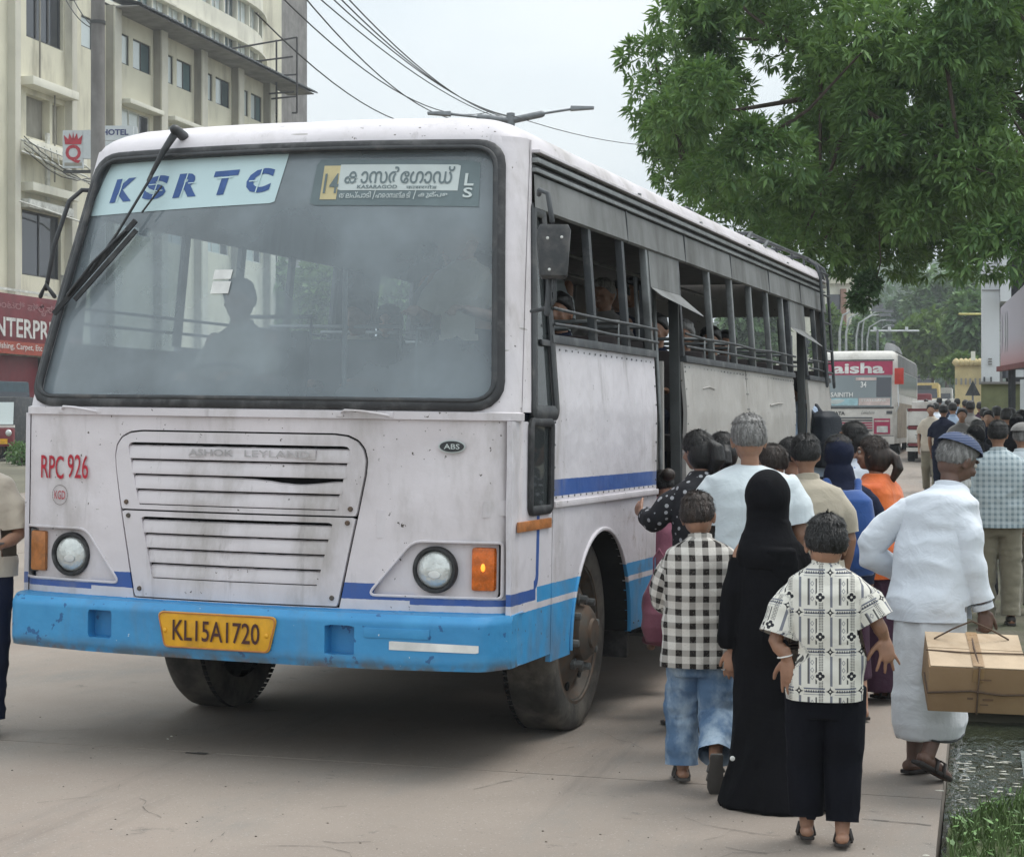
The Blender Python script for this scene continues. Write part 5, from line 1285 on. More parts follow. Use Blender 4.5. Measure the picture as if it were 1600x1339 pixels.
# ================================================================== TREES
def leaf_mat(name, a, b, tr=.25):
    g = G(name); nt = g.nt
    gi = nt.nodes.new('ShaderNodeNewGeometry'); r_ = X(nt, gi.outputs['Random Per Island'])
    n = g.noise(.8, 3)
    k = g.mix(a, b, r_*.6+n.ramp(.3, .7)*.4); g.col(k); g.set(Roughness=.5, Specular_IOR_Level=.35)
    tl = nt.nodes.new('ShaderNodeBsdfTranslucent'); kk = g.mix(k, (.25, .42, .05), .5); nt.links.new(kk.k, tl.inputs[0])
    m = nt.nodes.new('ShaderNodeMixShader'); m.inputs[0].default_value = tr
    nt.links.new(g.b.outputs[0], m.inputs[1]); nt.links.new(tl.outputs[0], m.inputs[2]); nt.links.new(m.outputs[0], g.out.inputs[0]); return g.m
M_mango = leaf_mat('mango leaves', (.045, .11, .045), (.21, .34, .11), .26)
M_far1 = leaf_mat('far leaves', (.06, .13, .05), (.15, .25, .09), .15); M_far2 = leaf_mat('far dark leaves', (.045, .10, .05), (.11, .19, .08), .15); M_far3 = leaf_mat('far yellow green leaves', (.08, .15, .03), (.16, .24, .06), .15)
M_bark = mat('tree bark', (.09, .07, .055), .95, var=.3, scale=6, bump=(.8, 20, .03))
def mesh_np(name, V, F, m, parent=None):
    me = bpy.data.meshes.new(name); me.vertices.add(len(V)); me.vertices.foreach_set('co', V.astype(np.float32).ravel())
    k = F.shape[1]; me.loops.add(F.size); me.polygons.add(len(F)); me.loops.foreach_set('vertex_index', F.astype(np.int32).ravel())
    me.polygons.foreach_set('loop_start', np.arange(0, F.size, k, dtype=np.int32)); me.polygons.foreach_set('loop_total', np.full(len(F), k, np.int32))
    me.materials.append(m); me.update(calc_edges=True); me.validate()
    o = bpy.data.objects.new(name, me); C.objects.link(o); o.parent = parent; return o
def leaves(tips, dirs, n_per, size, rs, droop_=.5, width=.24, fold=.25):
    """sprays of long leaves: tips (N,3), dirs (N,3) unit; returns V,F with 6-vert leaves (two quads)"""
    N = len(tips)*n_per
    T = np.repeat(tips, n_per, 0); D = np.repeat(dirs, n_per, 0)
    d = D*.6+rs.normal(0, .62, (N, 3)); d[:, 2] -= droop_*rs.uniform(.2, 1, N)
    d /= np.linalg.norm(d, axis=1)[:, None]
    side_ = np.cross(d, rs.normal(0, 1, (N, 3))*.5+np.array([0, 0, 1.0])); side_ /= np.linalg.norm(side_, axis=1)[:, None]+1e-9
    up = np.cross(side_, d); L_ = size*rs.uniform(.6, 1.25, (N, 1)); w = L_*width*.5
    o = T+d*L_*.08; s2 = d.copy(); s2[:, 2] -= .35; s2 /= np.linalg.norm(s2, axis=1)[:, None]
    mid = o+d*L_*.5; end = mid+s2*L_*.5
    V = np.stack([o, mid+side_*w+up*w*fold, end, mid-side_*w+up*w*fold], 1).reshape(-1, 3)
    b = np.arange(N)[:, None]*4
    F = np.concatenate([b+np.array([[0, 1, 2]]), b+np.array([[0, 2, 3]])], 0)
    return V, F
def sph(n, rs):
    v = rs.normal(0, 1, (n, 3)); return v/np.linalg.norm(v, axis=1)[:, None]
def crown(clumps, rs, twigs, per, size, shell=.55, up=-1, **k):
    Ts, Ds = [], []
    for (c, r_) in clumps:
        u = sph(twigs, rs)
        if up > -1: u[:, 2] = np.where(u[:, 2] < up, -u[:, 2]*rs.uniform(.2, 1, twigs), u[:, 2])
        rad = shell+(1-shell)*rs.uniform(0, 1, (twigs, 1))**.5
        Ts.append(np.array(c)+u*rad*np.array(r_)); Ds.append(u*.8+np.array([0, 0, .15]))
    return leaves(np.concatenate(Ts), np.concatenate(Ds), per, size, rs, **k)
def inpoly(x, y, P):
    c = False
    for i in range(len(P)):
        a, b = P[i-1], P[i]
        if (a[1] > y) != (b[1] > y) and x < (b[0]-a[0])*(y-a[1])/(b[1]-a[1])+a[0]: c = not c
    return c
# big mango tree, right
tx, ty = at(1700, 25)
mt = thing('mango_tree', 'large dark green mango tree spreading over the road at upper right', 'tree', (tx, ty, gz(tx, ty)))
outline = [(1075, -160), (1060, 0), (1070, 40), (1010, 105), (985, 140), (1000, 200), (1020, 230), (1030, 262), (1075, 300), (1110, 345), (1175, 365), (1225, 372), (1280, 392), (1345, 408), (1420, 400), (1470, 412), (1530, 418), (1580, 395), (1620, 385), (1990, 300), (1990, -160)]
rs = np.random.RandomState(11); cl = []
gaps = [(1190, 95, 26), (1208, 190, 26), (1100, 215, 18), (1330, 210, 10), (1345, 275, 13), (1485, 350, 14), (1245, 20, 18), (1060, 300, 12)]
tries = 0
while len(cl) < 215 and tries < 9000:
    tries += 1
    px, py = rs.uniform(980, 1900), rs.uniform(-150, 418); 
    if not inpoly(px, py, outline): continue
    if px > 1640 and rs.rand() < .6: continue
    if any((px-a)**2+(py-b)**2 < (r_*1.5)**2 for a, b, r_ in gaps): continue
    d = rs.uniform(20, 28.5); x_, y_ = at(px, d); r_ = rs.uniform(.22, .64)*d/25
    cl.append(((x_-tx, y_-ty, pz(py, d)-gz(tx, ty)), (r_*rs.uniform(.9, 1.2), r_*1.1, r_*rs.uniform(.85, 1.1))))
V, F = crown(cl, rs, 88, 9, .15, droop_=.6, width=.25, shell=.75, up=-.62)
fo = mesh_np('foliage', V, F, M_mango, mt); fo['kind'] = 'stuff'
def limb(P, r0, r1, par, n=8):
    L_ = len(P); return obj('limb', MB().tube(P, [r0+(r1-r0)*i/(L_-1) for i in range(L_)], n), M_bark, par, smooth=True)
obj('trunk', MB().tube([(0, 0, -.3), (.05, 0, 1.5), (-.1, .1, 3.2), (-.2, 0, 4.6)], [.42, .34, .30, .26], 14), M_bark, mt, smooth=True)
for (px, py, d, r0) in ((1480, 120, 24, .13), (1250, 230, 23, .11), (1100, 180, 24, .08), (1330, 350, 23, .07), (1550, 60, 25, .12), (1150, 60, 25, .06), (1420, 280, 22, .07), (1500, 380, 23, .06)):
    x_, y_ = at(px, d); e = Vector((x_-tx, y_-ty, pz(py, d)-gz(tx, ty))); s0 = Vector((-.2, 0, 4.2)); q = s0.lerp(e, .5)+Vector((0, 0, .7))
    limb([s0, s0.lerp(q, .5)+Vector((.1, .1, .25)), q, q.lerp(e, .5)+Vector((.1, -.1, .2)), e], r0, .02, mt)
for k in range(46):
    c, r_ = cl[rs.randint(len(cl))]; e = Vector(c); j = min(range(len(cl)), key=lambda q: abs((Vector(cl[q][0])-e).length-1.6)); f_ = Vector(cl[j][0])
    obj('twig', MB().tube([e, e.lerp(f_, .5)+Vector((0, 0, -.12)), f_], [.012, .02, .028], 5), M_bark, mt)
# dark hanging clump under the tree
hx_, hy_ = at(1352, 22); hc = (pz(455, 22))
hb = thing('hanging_leaf_clump', 'dark pointed clump of leaves dangling on a twig below the mango tree', 'foliage', (hx_, hy_, hc))
V, F = crown([((.0, 0, .0), (.17, .17, .20)), ((-.08, 0, -.10), (.11, .12, .12)), ((.05, 0, .12), (.13, .13, .12))], np.random.RandomState(3), 60, 7, .085, shell=.3, droop_=.6, width=.4)
o = mesh_np('leaf_mass', V, F, M_far2, hb); o['kind'] = 'stuff'
obj('twig', MB().tube([(.12, 0, .1), (.18, 0, .35), (.16, 0, .7)], .008, 5), M_bark, hb)
def far_tree(px, d, wpx, top, bot, m, seed, label, leaf=.5, n=16, tw_=46, name='tree', group=None, cat='tree'):
    """tree at picture column px: crown spans wpx wide, from row top to row bot"""
    rs = np.random.RandomState(seed); x, y = at(px, d); z = gz(x, y)
    t = thing(name, label, cat, (x, y, z), 0, group)
    z1, z0 = pz(top, d)-z, pz(bot, d)-z; hw = wpx/2*d/FPX; H_ = max(.5, z1-z0); cl = []
    for _ in range(n):
        u = sph(1, rs)[0]*rs.uniform(.2, .8); cl.append(((u[0]*hw*.85, u[1]*hw*.8, (z0+z1)/2+u[2]*H_*.42), (hw*rs.uniform(.25, .45), hw*rs.uniform(.25, .45), H_*rs.uniform(.12, .24))))
    V, F = crown(cl, rs, tw_, 5, leaf, shell=.5, droop_=.4, width=.55)
    c = mesh_np('crown', V, F, m, t); c['kind'] = 'stuff'
    rt = max(.12, hw*.05); top_ = max(z0+H_*.4, 2)
    obj('trunk', MB().tube([(0, 0, -.3), (hw*.04, 0, top_*.5), (0, 0, top_)], [rt, rt*.8, rt*.4], 8), M_bark, t, smooth=True)
    for k in range(3):
        c_ = cl[rs.randint(n)][0]; obj('branch', MB().tube([(0, 0, top_*.8), tuple(Vector((0, 0, top_*.9)).lerp(Vector(c_), .5)), c_], [rt*.5, rt*.35, rt*.12], 6), M_bark, t, smooth=True)
    return t
FT = [  # px, d, width, top, bottom rows
 (1320, 150, 110, 425, 640, M_far2, 'hazy dark tree above the second bus, left of the lamp row'),
 (1400, 190, 150, 405, 640, M_far2, 'hazy tall tree behind the curved lamp poles'),
 (1478, 150, 140, 408, 520, M_far1, 'bright layered tree reaching over the road on the right'),
 (1455, 120, 120, 475, 585, M_far3, 'low yellow green spreading tree beside the far road'),
 (1520, 110, 100, 440, 560, M_far1, 'green tree close against the white building'),
 (1440, 250, 170, 500, 640, M_far2, 'dark tree closing the end of the road'),
 (1500, 210, 110, 490, 630, M_far2, 'dark tree behind the yellow compound wall'),
 (1380, 260, 130, 500, 650, M_far2, 'distant dull tree between the lamp poles'),
 (1505, 100, 60, 560, 590, M_far3, 'small bush on top of the yellow compound wall'),
 (1560, 260, 200, 430, 600, M_far1, 'distant tree behind the white building'),
 (1296, 118, 60, 455, 640, M_far3, 'slim yellowish tree just right of the bus ladder'), (1348, 135, 60, 470, 640, M_far1, 'mid green tree behind the nearest curved lamps'),
 (1260, 170, 90, 430, 560, M_far2, 'distant tree hidden behind the rear of the near bus'),
 (1180, 130, 130, 420, 600, M_far1, 'tree seen through the rear windows of the near bus'),
 (640, 95, 150, 360, 560, M_far1, 'tree seen through the windscreen right of the driver'),
 (520, 80, 150, 380, 560, M_far3, 'pale green tree seen through the bus behind the sticker'),
 (420, 90, 110, 395, 560, M_far1, 'dark green tree seen through the bus behind the driver'),
 (900, 110, 200, 330, 600, M_far1, 'tree hidden behind the middle of the bus'),
]
for i, (px, d, w_, t_, b_, m_, lb) in enumerate(FT): far_tree(px, d, w_, t_, b_, m_, 40+i, lb, leaf=.35+d/500, n=26, tw_=60, group='trees along the far road' if px > 1200 else 'trees beyond the bus')
# wooded slope that closes the view
rs = np.random.RandomState(77); cl = []
for _ in range(420):
    px = rs.uniform(1150, 1750); d = rs.uniform(330, 430); x_, y_ = at(px, d); py = rs.uniform(420+(d-330)*.1, 640)
    cl.append(((x_, y_, pz(py, d)), (7, 7, 4.5)))
V, F = crown(cl, rs, 26, 4, 1.8, shell=.6, width=.7); o = mesh_np('wooded_slope', V, F, M_far2); o['kind'] = 'stuff'
# pale building far behind the rear of the bus
px_ = at(1300, 140); fb = thing('distant_building', 'pale hazy building half hidden by trees behind the bus roof', 'building', (px_[0], px_[1], 0), R(YAW))
zt2 = pz(418, 140)
obj('wall', MB().box((-4.5, 0, 0), (3.0, 8, zt2-1.2)), M_cream2, fb); obj('roof_slab', MB().box((-5, -.4, zt2-1.2), (3.6, 8.4, zt2-.7)), M_cream, fb)
for k in range(4): 
    for j in range(3): obj('window', MB().box((-4+1.8*k, -.06, zt2-3.4-j*3.1), (-3+1.8*k, -.01, zt2-2.0-j*3.1)), M_paneD, fb)
obj('brick_shaft', MB().box((.6, -.5, 0), (1.0, -.02, zt2-1.6)), mat('faded brick', (.30, .17, .12), .9), fb)
# --- right side: white building, hoarding, shelter, walls
M_whitew = mat('white panelled wall', (.62, .64, .66), .7, var=.05, scale=.6, dirt=((.4, .38, .33), .3, .8), streak=True)
def block(parent, px0, px1, py0, py1, d, depth, m, name='wall', z0=None):
    """box facing the camera whose front spans the given picture columns/rows at distance d"""
    x0, y0 = at(px0, d); x1, y1 = at(px1, d); e = Vector((x1-x0, y1-y0, 0)); n_ = Vector((0, 1, 0))*depth
    zt_ = pz(py0, d); zb_ = z0 if z0 is not None else pz(py1, d)
    o_ = parent.location; a = Vector((x0-o_.x, y0-o_.y, 0)); b = a+e
    return obj(name, MB().hexa([(a.x, a.y, zb_-o_.z), (b.x, b.y, zb_-o_.z), (b.x+n_.x, b.y+n_.y, zb_-o_.z), (a.x+n_.x, a.y+n_.y, zb_-o_.z), (a.x, a.y, zt_-o_.z), (b.x, b.y, zt_-o_.z), (b.x+n_.x, b.y+n_.y, zt_-o_.z), (a.x+n_.x, a.y+n_.y, zt_-o_.z)]), m, parent)
q = at(1540, 46); wb = thing('white_building', 'tall white panelled building edge at the right below the mango tree', 'building', (q[0], q[1], 0))
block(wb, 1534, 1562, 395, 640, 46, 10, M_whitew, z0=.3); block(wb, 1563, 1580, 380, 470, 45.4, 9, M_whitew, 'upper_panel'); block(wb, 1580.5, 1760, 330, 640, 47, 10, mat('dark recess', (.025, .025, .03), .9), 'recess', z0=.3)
for yy in (452,): block(wb, 1534, 1562, yy, yy+1.2, 45.97, .02, M_conc, 'panel_joint')
for yy in (559, 563, 567): block(wb, 1544, 1550, yy, yy+2, 45.95, .02, M_conc, 'small_notice')
for px0 in (1536.5, 1547): block(wb, px0, px0+3, 588, 596, 45.9, .05, M_frame, 'meter_box')
q = at(1590, 30); hd = thing('hoarding', 'grey-pink advertising hoarding with pale feather shapes at the right edge', 'billboard', (q[0], q[1], 0))
g = G('hoarding print'); x, y, z = g.xyz(); g.col(g.mix((.50, .22, .22), (.50, .48, .56), (z*1.0-2.6).ramp(-.2, .5))); g.set(Roughness=.5)
x0, y0 = at(1563, 30); x1, y1 = at(1760, 22)
a = Vector((x0-q[0], y0-q[1], 0)); b = Vector((x1-q[0], y1-q[1], 0)); e_ = (b-a).normalized(); nn = Vector((e_.y, -e_.x, 0))
def HD(u, v, o_=0): p = a+e_*u+nn*o_; return (p.x, p.y, v)
Lh = (b-a).length; zA0, zA1 = pz(571, 30), pz(480, 30)
obj('panel', MB().hexa([HD(0, zA0), HD(Lh, zA0), HD(Lh, zA0, -.3), HD(0, zA0, -.3), HD(0, zA1), HD(Lh, zA1+.9), HD(Lh, zA1+.9, -.3), HD(0, zA1, -.3)]), g.m, hd)
for u_, w_ in ((.16, .035), (.42, .06), (.60, .04)):
    obj('feather_print', MB().prism([(u_, zA0+.2), (u_+w_, zA0+.45), (u_+w_*.7, zA0+.75), (u_+w_*.2, zA0+.85), (u_-w_*.5, zA0+.5)], lambda u, v, d: HD(u, v, d), .004, .008), M_signb, hd)
obj('lower_rim', MB().beam(HD(-.02, zA0-.05, .02), HD(Lh, zA0-.05, .02), .08, .08), M_fasc, hd)
for u_ in (.06, .30): obj('post', MB().beam(HD(u_, 0, -.15), HD(u_, zA0, -.15), .07, .09, (0, 1, 0)), M_frame, hd)
q = at(1545, 36); gw = thing('green_wall', 'mossy green compound wall behind the crowd at right', 'wall', (q[0], q[1], 0))
block(gw, 1533, 1600, 597, 640, 36, .3, mat('mossy wall', (.16, .17, .09), .9, var=.3, scale=1.5), z0=.3); block(gw, 1532, 1602, 595.5, 599, 35.9, .5, M_conc, 'coping')
q = at(1580, 33); ks = thing('kiosk', 'dark kiosk front with white panels under the hoarding', 'kiosk', (q[0], q[1], 0))
block(ks, 1566, 1640, 574, 590, 33, .2, M_paneD, 'lintel'); block(ks, 1586, 1600, 577, 588, 32.9, .05, M_whitew, 'notice'); block(ks, 1594, 1602, 592, 650, 32.8, .1, M_whitew, 'door_panel', z0=.3); block(ks, 1577, 1581, 575, 650, 32.7, .1, M_whitew, 'white_post', z0=.3)
q = at(1510, 95); yw = thing('ornate_wall', 'yellow ornate compound wall with urn finials beside the far road', 'wall', (q[0], q[1], 0))
M_yel = mat('yellow limewash', (.52, .42, .22), .85, var=.15, scale=1)
block(yw, 1492, 1536, 570, 640, 95, .5, M_yel, z0=1.0)
for px0 in (1494, 1502, 1509, 1516, 1524, 1531):
    x_, y_ = at(px0, 94.9); obj('finial', MB().rings([(x_-q[0], y_-q[1], pz(571, 95), .10, .10), (x_-q[0], y_-q[1], pz(566, 95), .22, .22), (x_-q[0], y_-q[1], pz(562, 95), .16, .16), (x_-q[0], y_-q[1], pz(559, 95), .03, .03)], 10), M_yel, yw, smooth=True)
    block(yw, px0-1.5, px0+1.5, 590, 600, 94.8, .05, M_conc, 'niche')
block(yw, 1517, 1524, 548, 562, 94, .1, M_cream2, 'notice_board')
q = at(1490, 70); gr_ = thing('guard_rail', 'white road side railing running down from the far junction', 'railing', (q[0], q[1], 0))
P = []
for k in range(12):
    d = 42+k*7; x_, y_ = at(1513-k*2.6, d); P.append((x_, y_, gz(x_, y_)))
for h_ in (.5, .95): obj('rail', MB().tube([(p[0]-q[0], p[1]-q[1], p[2]+h_) for p in P], .035, 6), M_whitew, gr_, smooth=True)
for p in P: obj('post', MB().tube([(p[0]-q[0], p[1]-q[1], p[2]-.1), (p[0]-q[0], p[1]-q[1], p[2]+1.0)], .04, 6), M_whitew, gr_, smooth=True)
# triangular road sign seen from behind
q = at(1520, 34); ts = thing('road_sign', 'dark back of a triangular road sign standing above the crowd', 'road sign', (q[0], q[1], gz(*q)), R(YAW-13))
zc = pz(607, 34)-gz(*q)
obj('plate', MB().prism([(-.14, -.12), (.14, -.12), (0, .16)], lambda u, v, d: (u, d, zc+v), 0, .01), M_frame, ts); obj('post', MB().tube([(0, .03, 0), (0, .03, zc+.1)], .02, 8), M_lamp, ts, smooth=True)
M_whitelamp = mat('pale galvanised post', (.36, .38, .38), .5, .3)
# row of curved lamp posts, gantry, tube light
for i, (px, top, d) in enumerate(((1312, 478, 84), (1322, 484, 95), (1338, 492, 106), (1347, 486, 118), (1355, 500, 128), (1366, 508, 140))):
    x_, y_ = at(px, d); z_ = gz(x_, y_); h_ = pz(top, d)-z_
    l_ = thing('street_lamp', ['curved arm street lamp nearest the second bus, first of the far row', 'second curved street lamp of the far row, counting from the bus', 'third lamp of the far row, a shorter pale post', 'fourth lamp of the far row with its arm bent right', 'fifth and fainter lamp of the far row', 'last and smallest lamp of the far row'][i], 'street lamp', (x_, y_, z_), R(YAW), 'far row of street lamps')
    obj('post', MB().tube([(0, 0, 0), (0, 0, h_*.8), (.15, 0, h_*.93), (.9, 0, h_), (1.5, 0, h_+.05)], [.09, .06, .045, .035, .035], 8), M_whitelamp, l_, smooth=True)
    obj('lamp_head', MB().box((1.3, -.15, h_-.05), (1.95, .15, h_+.1)), M_lamp, l_)
q = at(1398, 70); gn = thing('overhead_gantry', 'thin pale pipe gantry with small lamps over the far lane', 'gantry', (q[0], q[1], 0), R(YAW))
zz = pz(516, 70); obj('beam', MB().tube([(-.9, 0, zz), (.9, 0, zz)], .03, 6), M_whitew, gn); obj('post', MB().tube([(-.65, 0, 0), (-.65, 0, zz)], .05, 6), M_lamp, gn, smooth=True)
for u_ in (-.75, -.2, .45): obj('small_lamp', MB().box((u_-.05, -.05, zz+.02), (u_+.05, .05, zz+.15)), M_whitew, gn)
q = at(1515, 60); tb = thing('tube_light', 'slim yellow tube light sticking out from the white building', 'lamp', (q[0], q[1], pz(490, 60)), R(YAW)); obj('tube', MB().tube([(-.33, 0, 0), (.42, 0, 0)], .035, 8), mat('yellow plastic', (.6, .55, .2), .5), tb)
# ================================================================== PEOPLE
_h = np.random.RandomState(99).rand(64, 64, 64).astype(np.float32)
def vnoise(P):
    """smooth value noise of an (N,3) array, 0..1"""
    P = np.asarray(P, float)+1000.0; i = np.floor(P).astype(int); f = P-i; f = f*f*(3-2*f); i &= 63; j = (i+1) & 63
    def H(a, b, c_): return _h[a, b, c_]
    x0, y0, z0 = i.T; x1, y1, z1 = j.T; fx, fy, fz = f.T
    c00 = H(x0, y0, z0)*(1-fx)+H(x1, y0, z0)*fx; c10 = H(x0, y1, z0)*(1-fx)+H(x1, y1, z0)*fx
    c01 = H(x0, y0, z1)*(1-fx)+H(x1, y0, z1)*fx; c11 = H(x0, y1, z1)*(1-fx)+H(x1, y1, z1)*fx
    return (c00*(1-fy)+c10*fy)*(1-fz)+(c01*(1-fy)+c11*fy)*fz
def remesh(mb, vox, smooth=2):
    me = bpy.data.meshes.new('r'); me.from_pydata(mb.v, [], mb.f)
    bm = bmesh.new(); bm.from_mesh(me); bmesh.ops.recalc_face_normals(bm, faces=bm.faces); bm.to_mesh(me); bm.free()
    o = bpy.data.objects.new('r', me); C.objects.link(o)
    m = o.modifiers.new('r', 'REMESH'); m.mode = 'VOXEL'; m.voxel_size = vox; m.adaptivity = 0
    if smooth:
        s = o.modifiers.new('s', 'SMOOTH'); s.iterations = smooth; s.factor = .5
    bpy.context.view_layer.update()
    r_ = bpy.data.meshes.new_from_object(o.evaluated_get(bpy.context.evaluated_depsgraph_get()))
    bpy.data.objects.remove(o); bpy.data.meshes.remove(me); return r_
def cloth(name, mb, m, parent, vox=.012, smooth=3, folds=(), seed=0, fab=None, extra=None, cuts=()):
    """one continuous garment or body surface; folds = list of (amplitude, (fx,fy,fz), zlo, zhi)"""
    me = remesh(mb, vox, smooth); n = len(me.vertices)
    co = np.empty(n*3); me.vertices.foreach_get('co', co); co = co.reshape(-1, 3)
    no = np.empty(n*3); me.vertices.foreach_get('normal', no); no = no.reshape(-1, 3)
    off = np.array([seed*1.7, seed*.9, seed*2.3]); d = np.zeros(n); big = name not in ('body', 'ponytail', 'beard', 'headscarf')
    for f_ in folds:
        amp, fr = f_[0], np.array(f_[1]); w = np.ones(n)
        if len(f_) > 2: w = np.clip((co[:, 2]-f_[2])/.06, 0, 1)*np.clip((f_[3]-co[:, 2])/.06, 0, 1)
        v = vnoise(co*fr+off)+.35*vnoise(co*fr*2.1+off); rid = 1-np.abs(v/1.35-.5)*2.6
        d += amp*w*(np.clip(rid, -1, 1)-.35)*(1.25 if big else 1)
    co = co+no*d[:, None]
    if extra is not None: co = extra(co, no)
    me.vertices.foreach_set('co', co.ravel())
    if fab is not None:
        uv = fab(co); a = me.attributes.new('fab', 'FLOAT_VECTOR', 'POINT'); a.data.foreach_set('vector', np.stack([uv[0], uv[1], np.zeros(n)], 1).ravel())
    if cuts:
        bm = bmesh.new(); bm.from_mesh(me); kill = set()
        for (p, nn, rad) in cuts:
            p, nn = Vector(p), Vector(nn).normalized()
            for v in bm.verts:
                q = v.co-p; h_ = q.dot(nn)
                if h_ > 0 and (q-nn*h_).length < rad and h_ < .12: kill.add(v)
        bmesh.ops.delete(bm, geom=list(kill), context='VERTS')
        for (p, nn, rad) in cuts:
            p, nn = Vector(p), Vector(nn).normalized()
            for v in bm.verts:
                if v.is_boundary:
                    q = v.co-p; h_ = q.dot(nn)
                    if -vox*1.6 < h_ <= 0 and (q-nn*h_).length < rad: v.co -= nn*h_
        bm.to_mesh(me); bm.free()
    me.materials.clear(); me.materials.append(m); me.polygons.foreach_set('use_smooth', [True]*len(me.polygons)); me.update(); me.name = name
    o = bpy.data.objects.new(name, me); C.objects.link(o); o.parent = parent; return o
def skin_mat(name, c):
    g = G(name); g.col(g.mix(sc3(c, .85), sc3(c, 1.12), g.noise(14, 4).ramp(.3, .7))); g.set(Roughness=.5, Subsurface_Weight=.08, Subsurface_Radius=(.01, .004, .002)); g.bump(g.noise(220, 3), .15, .002); return g.m
SK = {'mid': skin_mat('brown skin', (.31, .165, .105)), 'dark': skin_mat('dark brown skin', (.13, .07, .05)), 'light': skin_mat('light brown skin', (.42, .25, .17))}
def hair_mat(name, c, c2=None):
    g = G(name); n = g.noise(60, 3, (1, 1, .15)); g.col(g.mix(c, c2 or sc3(c, 2.2), n.ramp(.35, .75))); g.set(Roughness=.45, Specular_IOR_Level=.4); g.bump(g.noise(150, 3, (1, 1, .12)), .6, .006); return g.m
HR = {'black': hair_mat('black hair', (.005, .0045, .0045), (.016, .014, .013)), 'brown': hair_mat('dark brown hair', (.02, .013, .010), (.05, .032, .024)), 'grey': hair_mat('grey hair', (.14, .135, .13), (.34, .33, .32)), 'white': hair_mat('white beard', (.4, .4, .38), (.6, .6, .58))}
M_eye = mat('eye', (.5, .48, .45), .3, bump=None); M_iris = mat('dark iris', (.01, .008, .006), .2, bump=None)
def wrinkle(g, k=1.0):
    a = (g.noise(5.5, 3, (1, 1, .8), dist=1.2)-.5).ab()*-2.2; b = (g.noise(13, 3, (1, .8, 1.3), off=(3, 1, 2), dist=.8)-.5).ab()*-.9
    g.bump(a+b+g.noise(260, 2)*.05, .38, .013*k)
def fabric(name, c, rough=.85, var=.08, weave=True, spec=.25, c2=None, sheen=.3):
    if name in MATS: return MATS[name]
    g = G(name); g.col(g.mix(sc3(c, 1-var), c2 or sc3(c, 1+var), g.noise(4, 4).ramp(.3, .7))); g.set(Roughness=rough, Specular_IOR_Level=spec, Sheen_Weight=sheen if max(c) > .1 else 0.0)
    wrinkle(g); MATS[name] = g.m; return g.m
def fab_body(ctr=(0, 0), arms=()):
    """cloth coordinates: round the trunk, or along a sleeve; arms = list of (shoulder, elbow, wrist)"""
    def f(co):
        xx_ = co[:, 0]-ctr[0]; u = np.sign(xx_)*(np.abs(xx_)+np.maximum(0, co[:, 1]-ctr[1]+.05)); v = co[:, 2].copy()
        for k, (s, e, w) in enumerate(arms):
            s, e, w = map(np.array, (s, e, w))
            for a, b, o_ in ((s, e, 0), (e, w, np.linalg.norm(e-s))):
                ax = b-a; L_ = np.linalg.norm(ax); ax = ax/L_; rel = co-a; t = rel@ax; pr = rel-t[:, None]*ax; dist = np.linalg.norm(pr, axis=1)
                outx = (co[:, 0]-s[0])*np.sign(s[0]-ctr[0])
                m_ = (dist < .085) & (t > (.05 if o_ == 0 else -.01)) & (t < L_+.05) & ((outx > .015) | (o_ > 0))
                rx = np.cross(ax, [0, 0, 1.0]) if abs(ax[2]) < .95 else np.array([1.0, 0, 0]); rx /= np.linalg.norm(rx); ry = np.cross(ax, rx)
                ang = np.arctan2(pr@rx, pr@ry)*.06
                u = np.where(m_, ang+.5+k, u); v = np.where(m_, 1-(t+o_), v)
        return u, v
    return f
def hand(mb, w, d, palm, side, s=1.0, curl=.35, spread=.18, thumb=.6):
    """w wrist, d direction of fingers, palm = palm normal; side +1/-1 puts the thumb; s = scale (1 -> adult 18 cm)"""
    w = Vector(w); d = Vector(d).normalized(); n = Vector(palm); n = (n-d*n.dot(d)).normalized(); r = d.cross(n)*side
    pc = w+d*.045*s
    mb.tube([w-d*.03*s, w+d*.005*s, w+d*.04*s, w+d*.082*s], [.026*s, .027*s, .036*s, .036*s], 12, flat=(n, .48))
    for i, (o_, L_, r0) in enumerate(((-.030, .072, .0083), (-.010, .082, .0088), (.010, .077, .0085), (.029, .060, .0075))):
        a = spread*(i-1.5)/1.5; dd = (d*math.cos(a)+r*math.sin(a)).normalized(); base = w+d*.078*s+r*o_*s
        P = [base-d*.03*s, base]; cur = base; cu = 0
        for f_ in (.45, .30, .25):
            cu += curl*(1.0 if f_ < .45 else .7); seg = dd*math.cos(cu)+n*math.sin(cu); cur = cur+seg*L_*f_*s; P.append(cur)
        mb.tube(P, [r0*s*1.1, r0*s*1.05, r0*s, r0*s*.92, r0*s*.8], 8)
    tb = w+d*.025*s-r*.028*s; td = (d*.62-r*.75*thumb+n*.28).normalized()
    mb.tube([tb, tb+td*.034*s, tb+td*.034*s+(td+d*.35).normalized()*.030*s, tb+td*.034*s+(td+d*.55+n*.2).normalized()*.055*s], [.014*s, .012*s, .0105*s, .0085*s], 8)
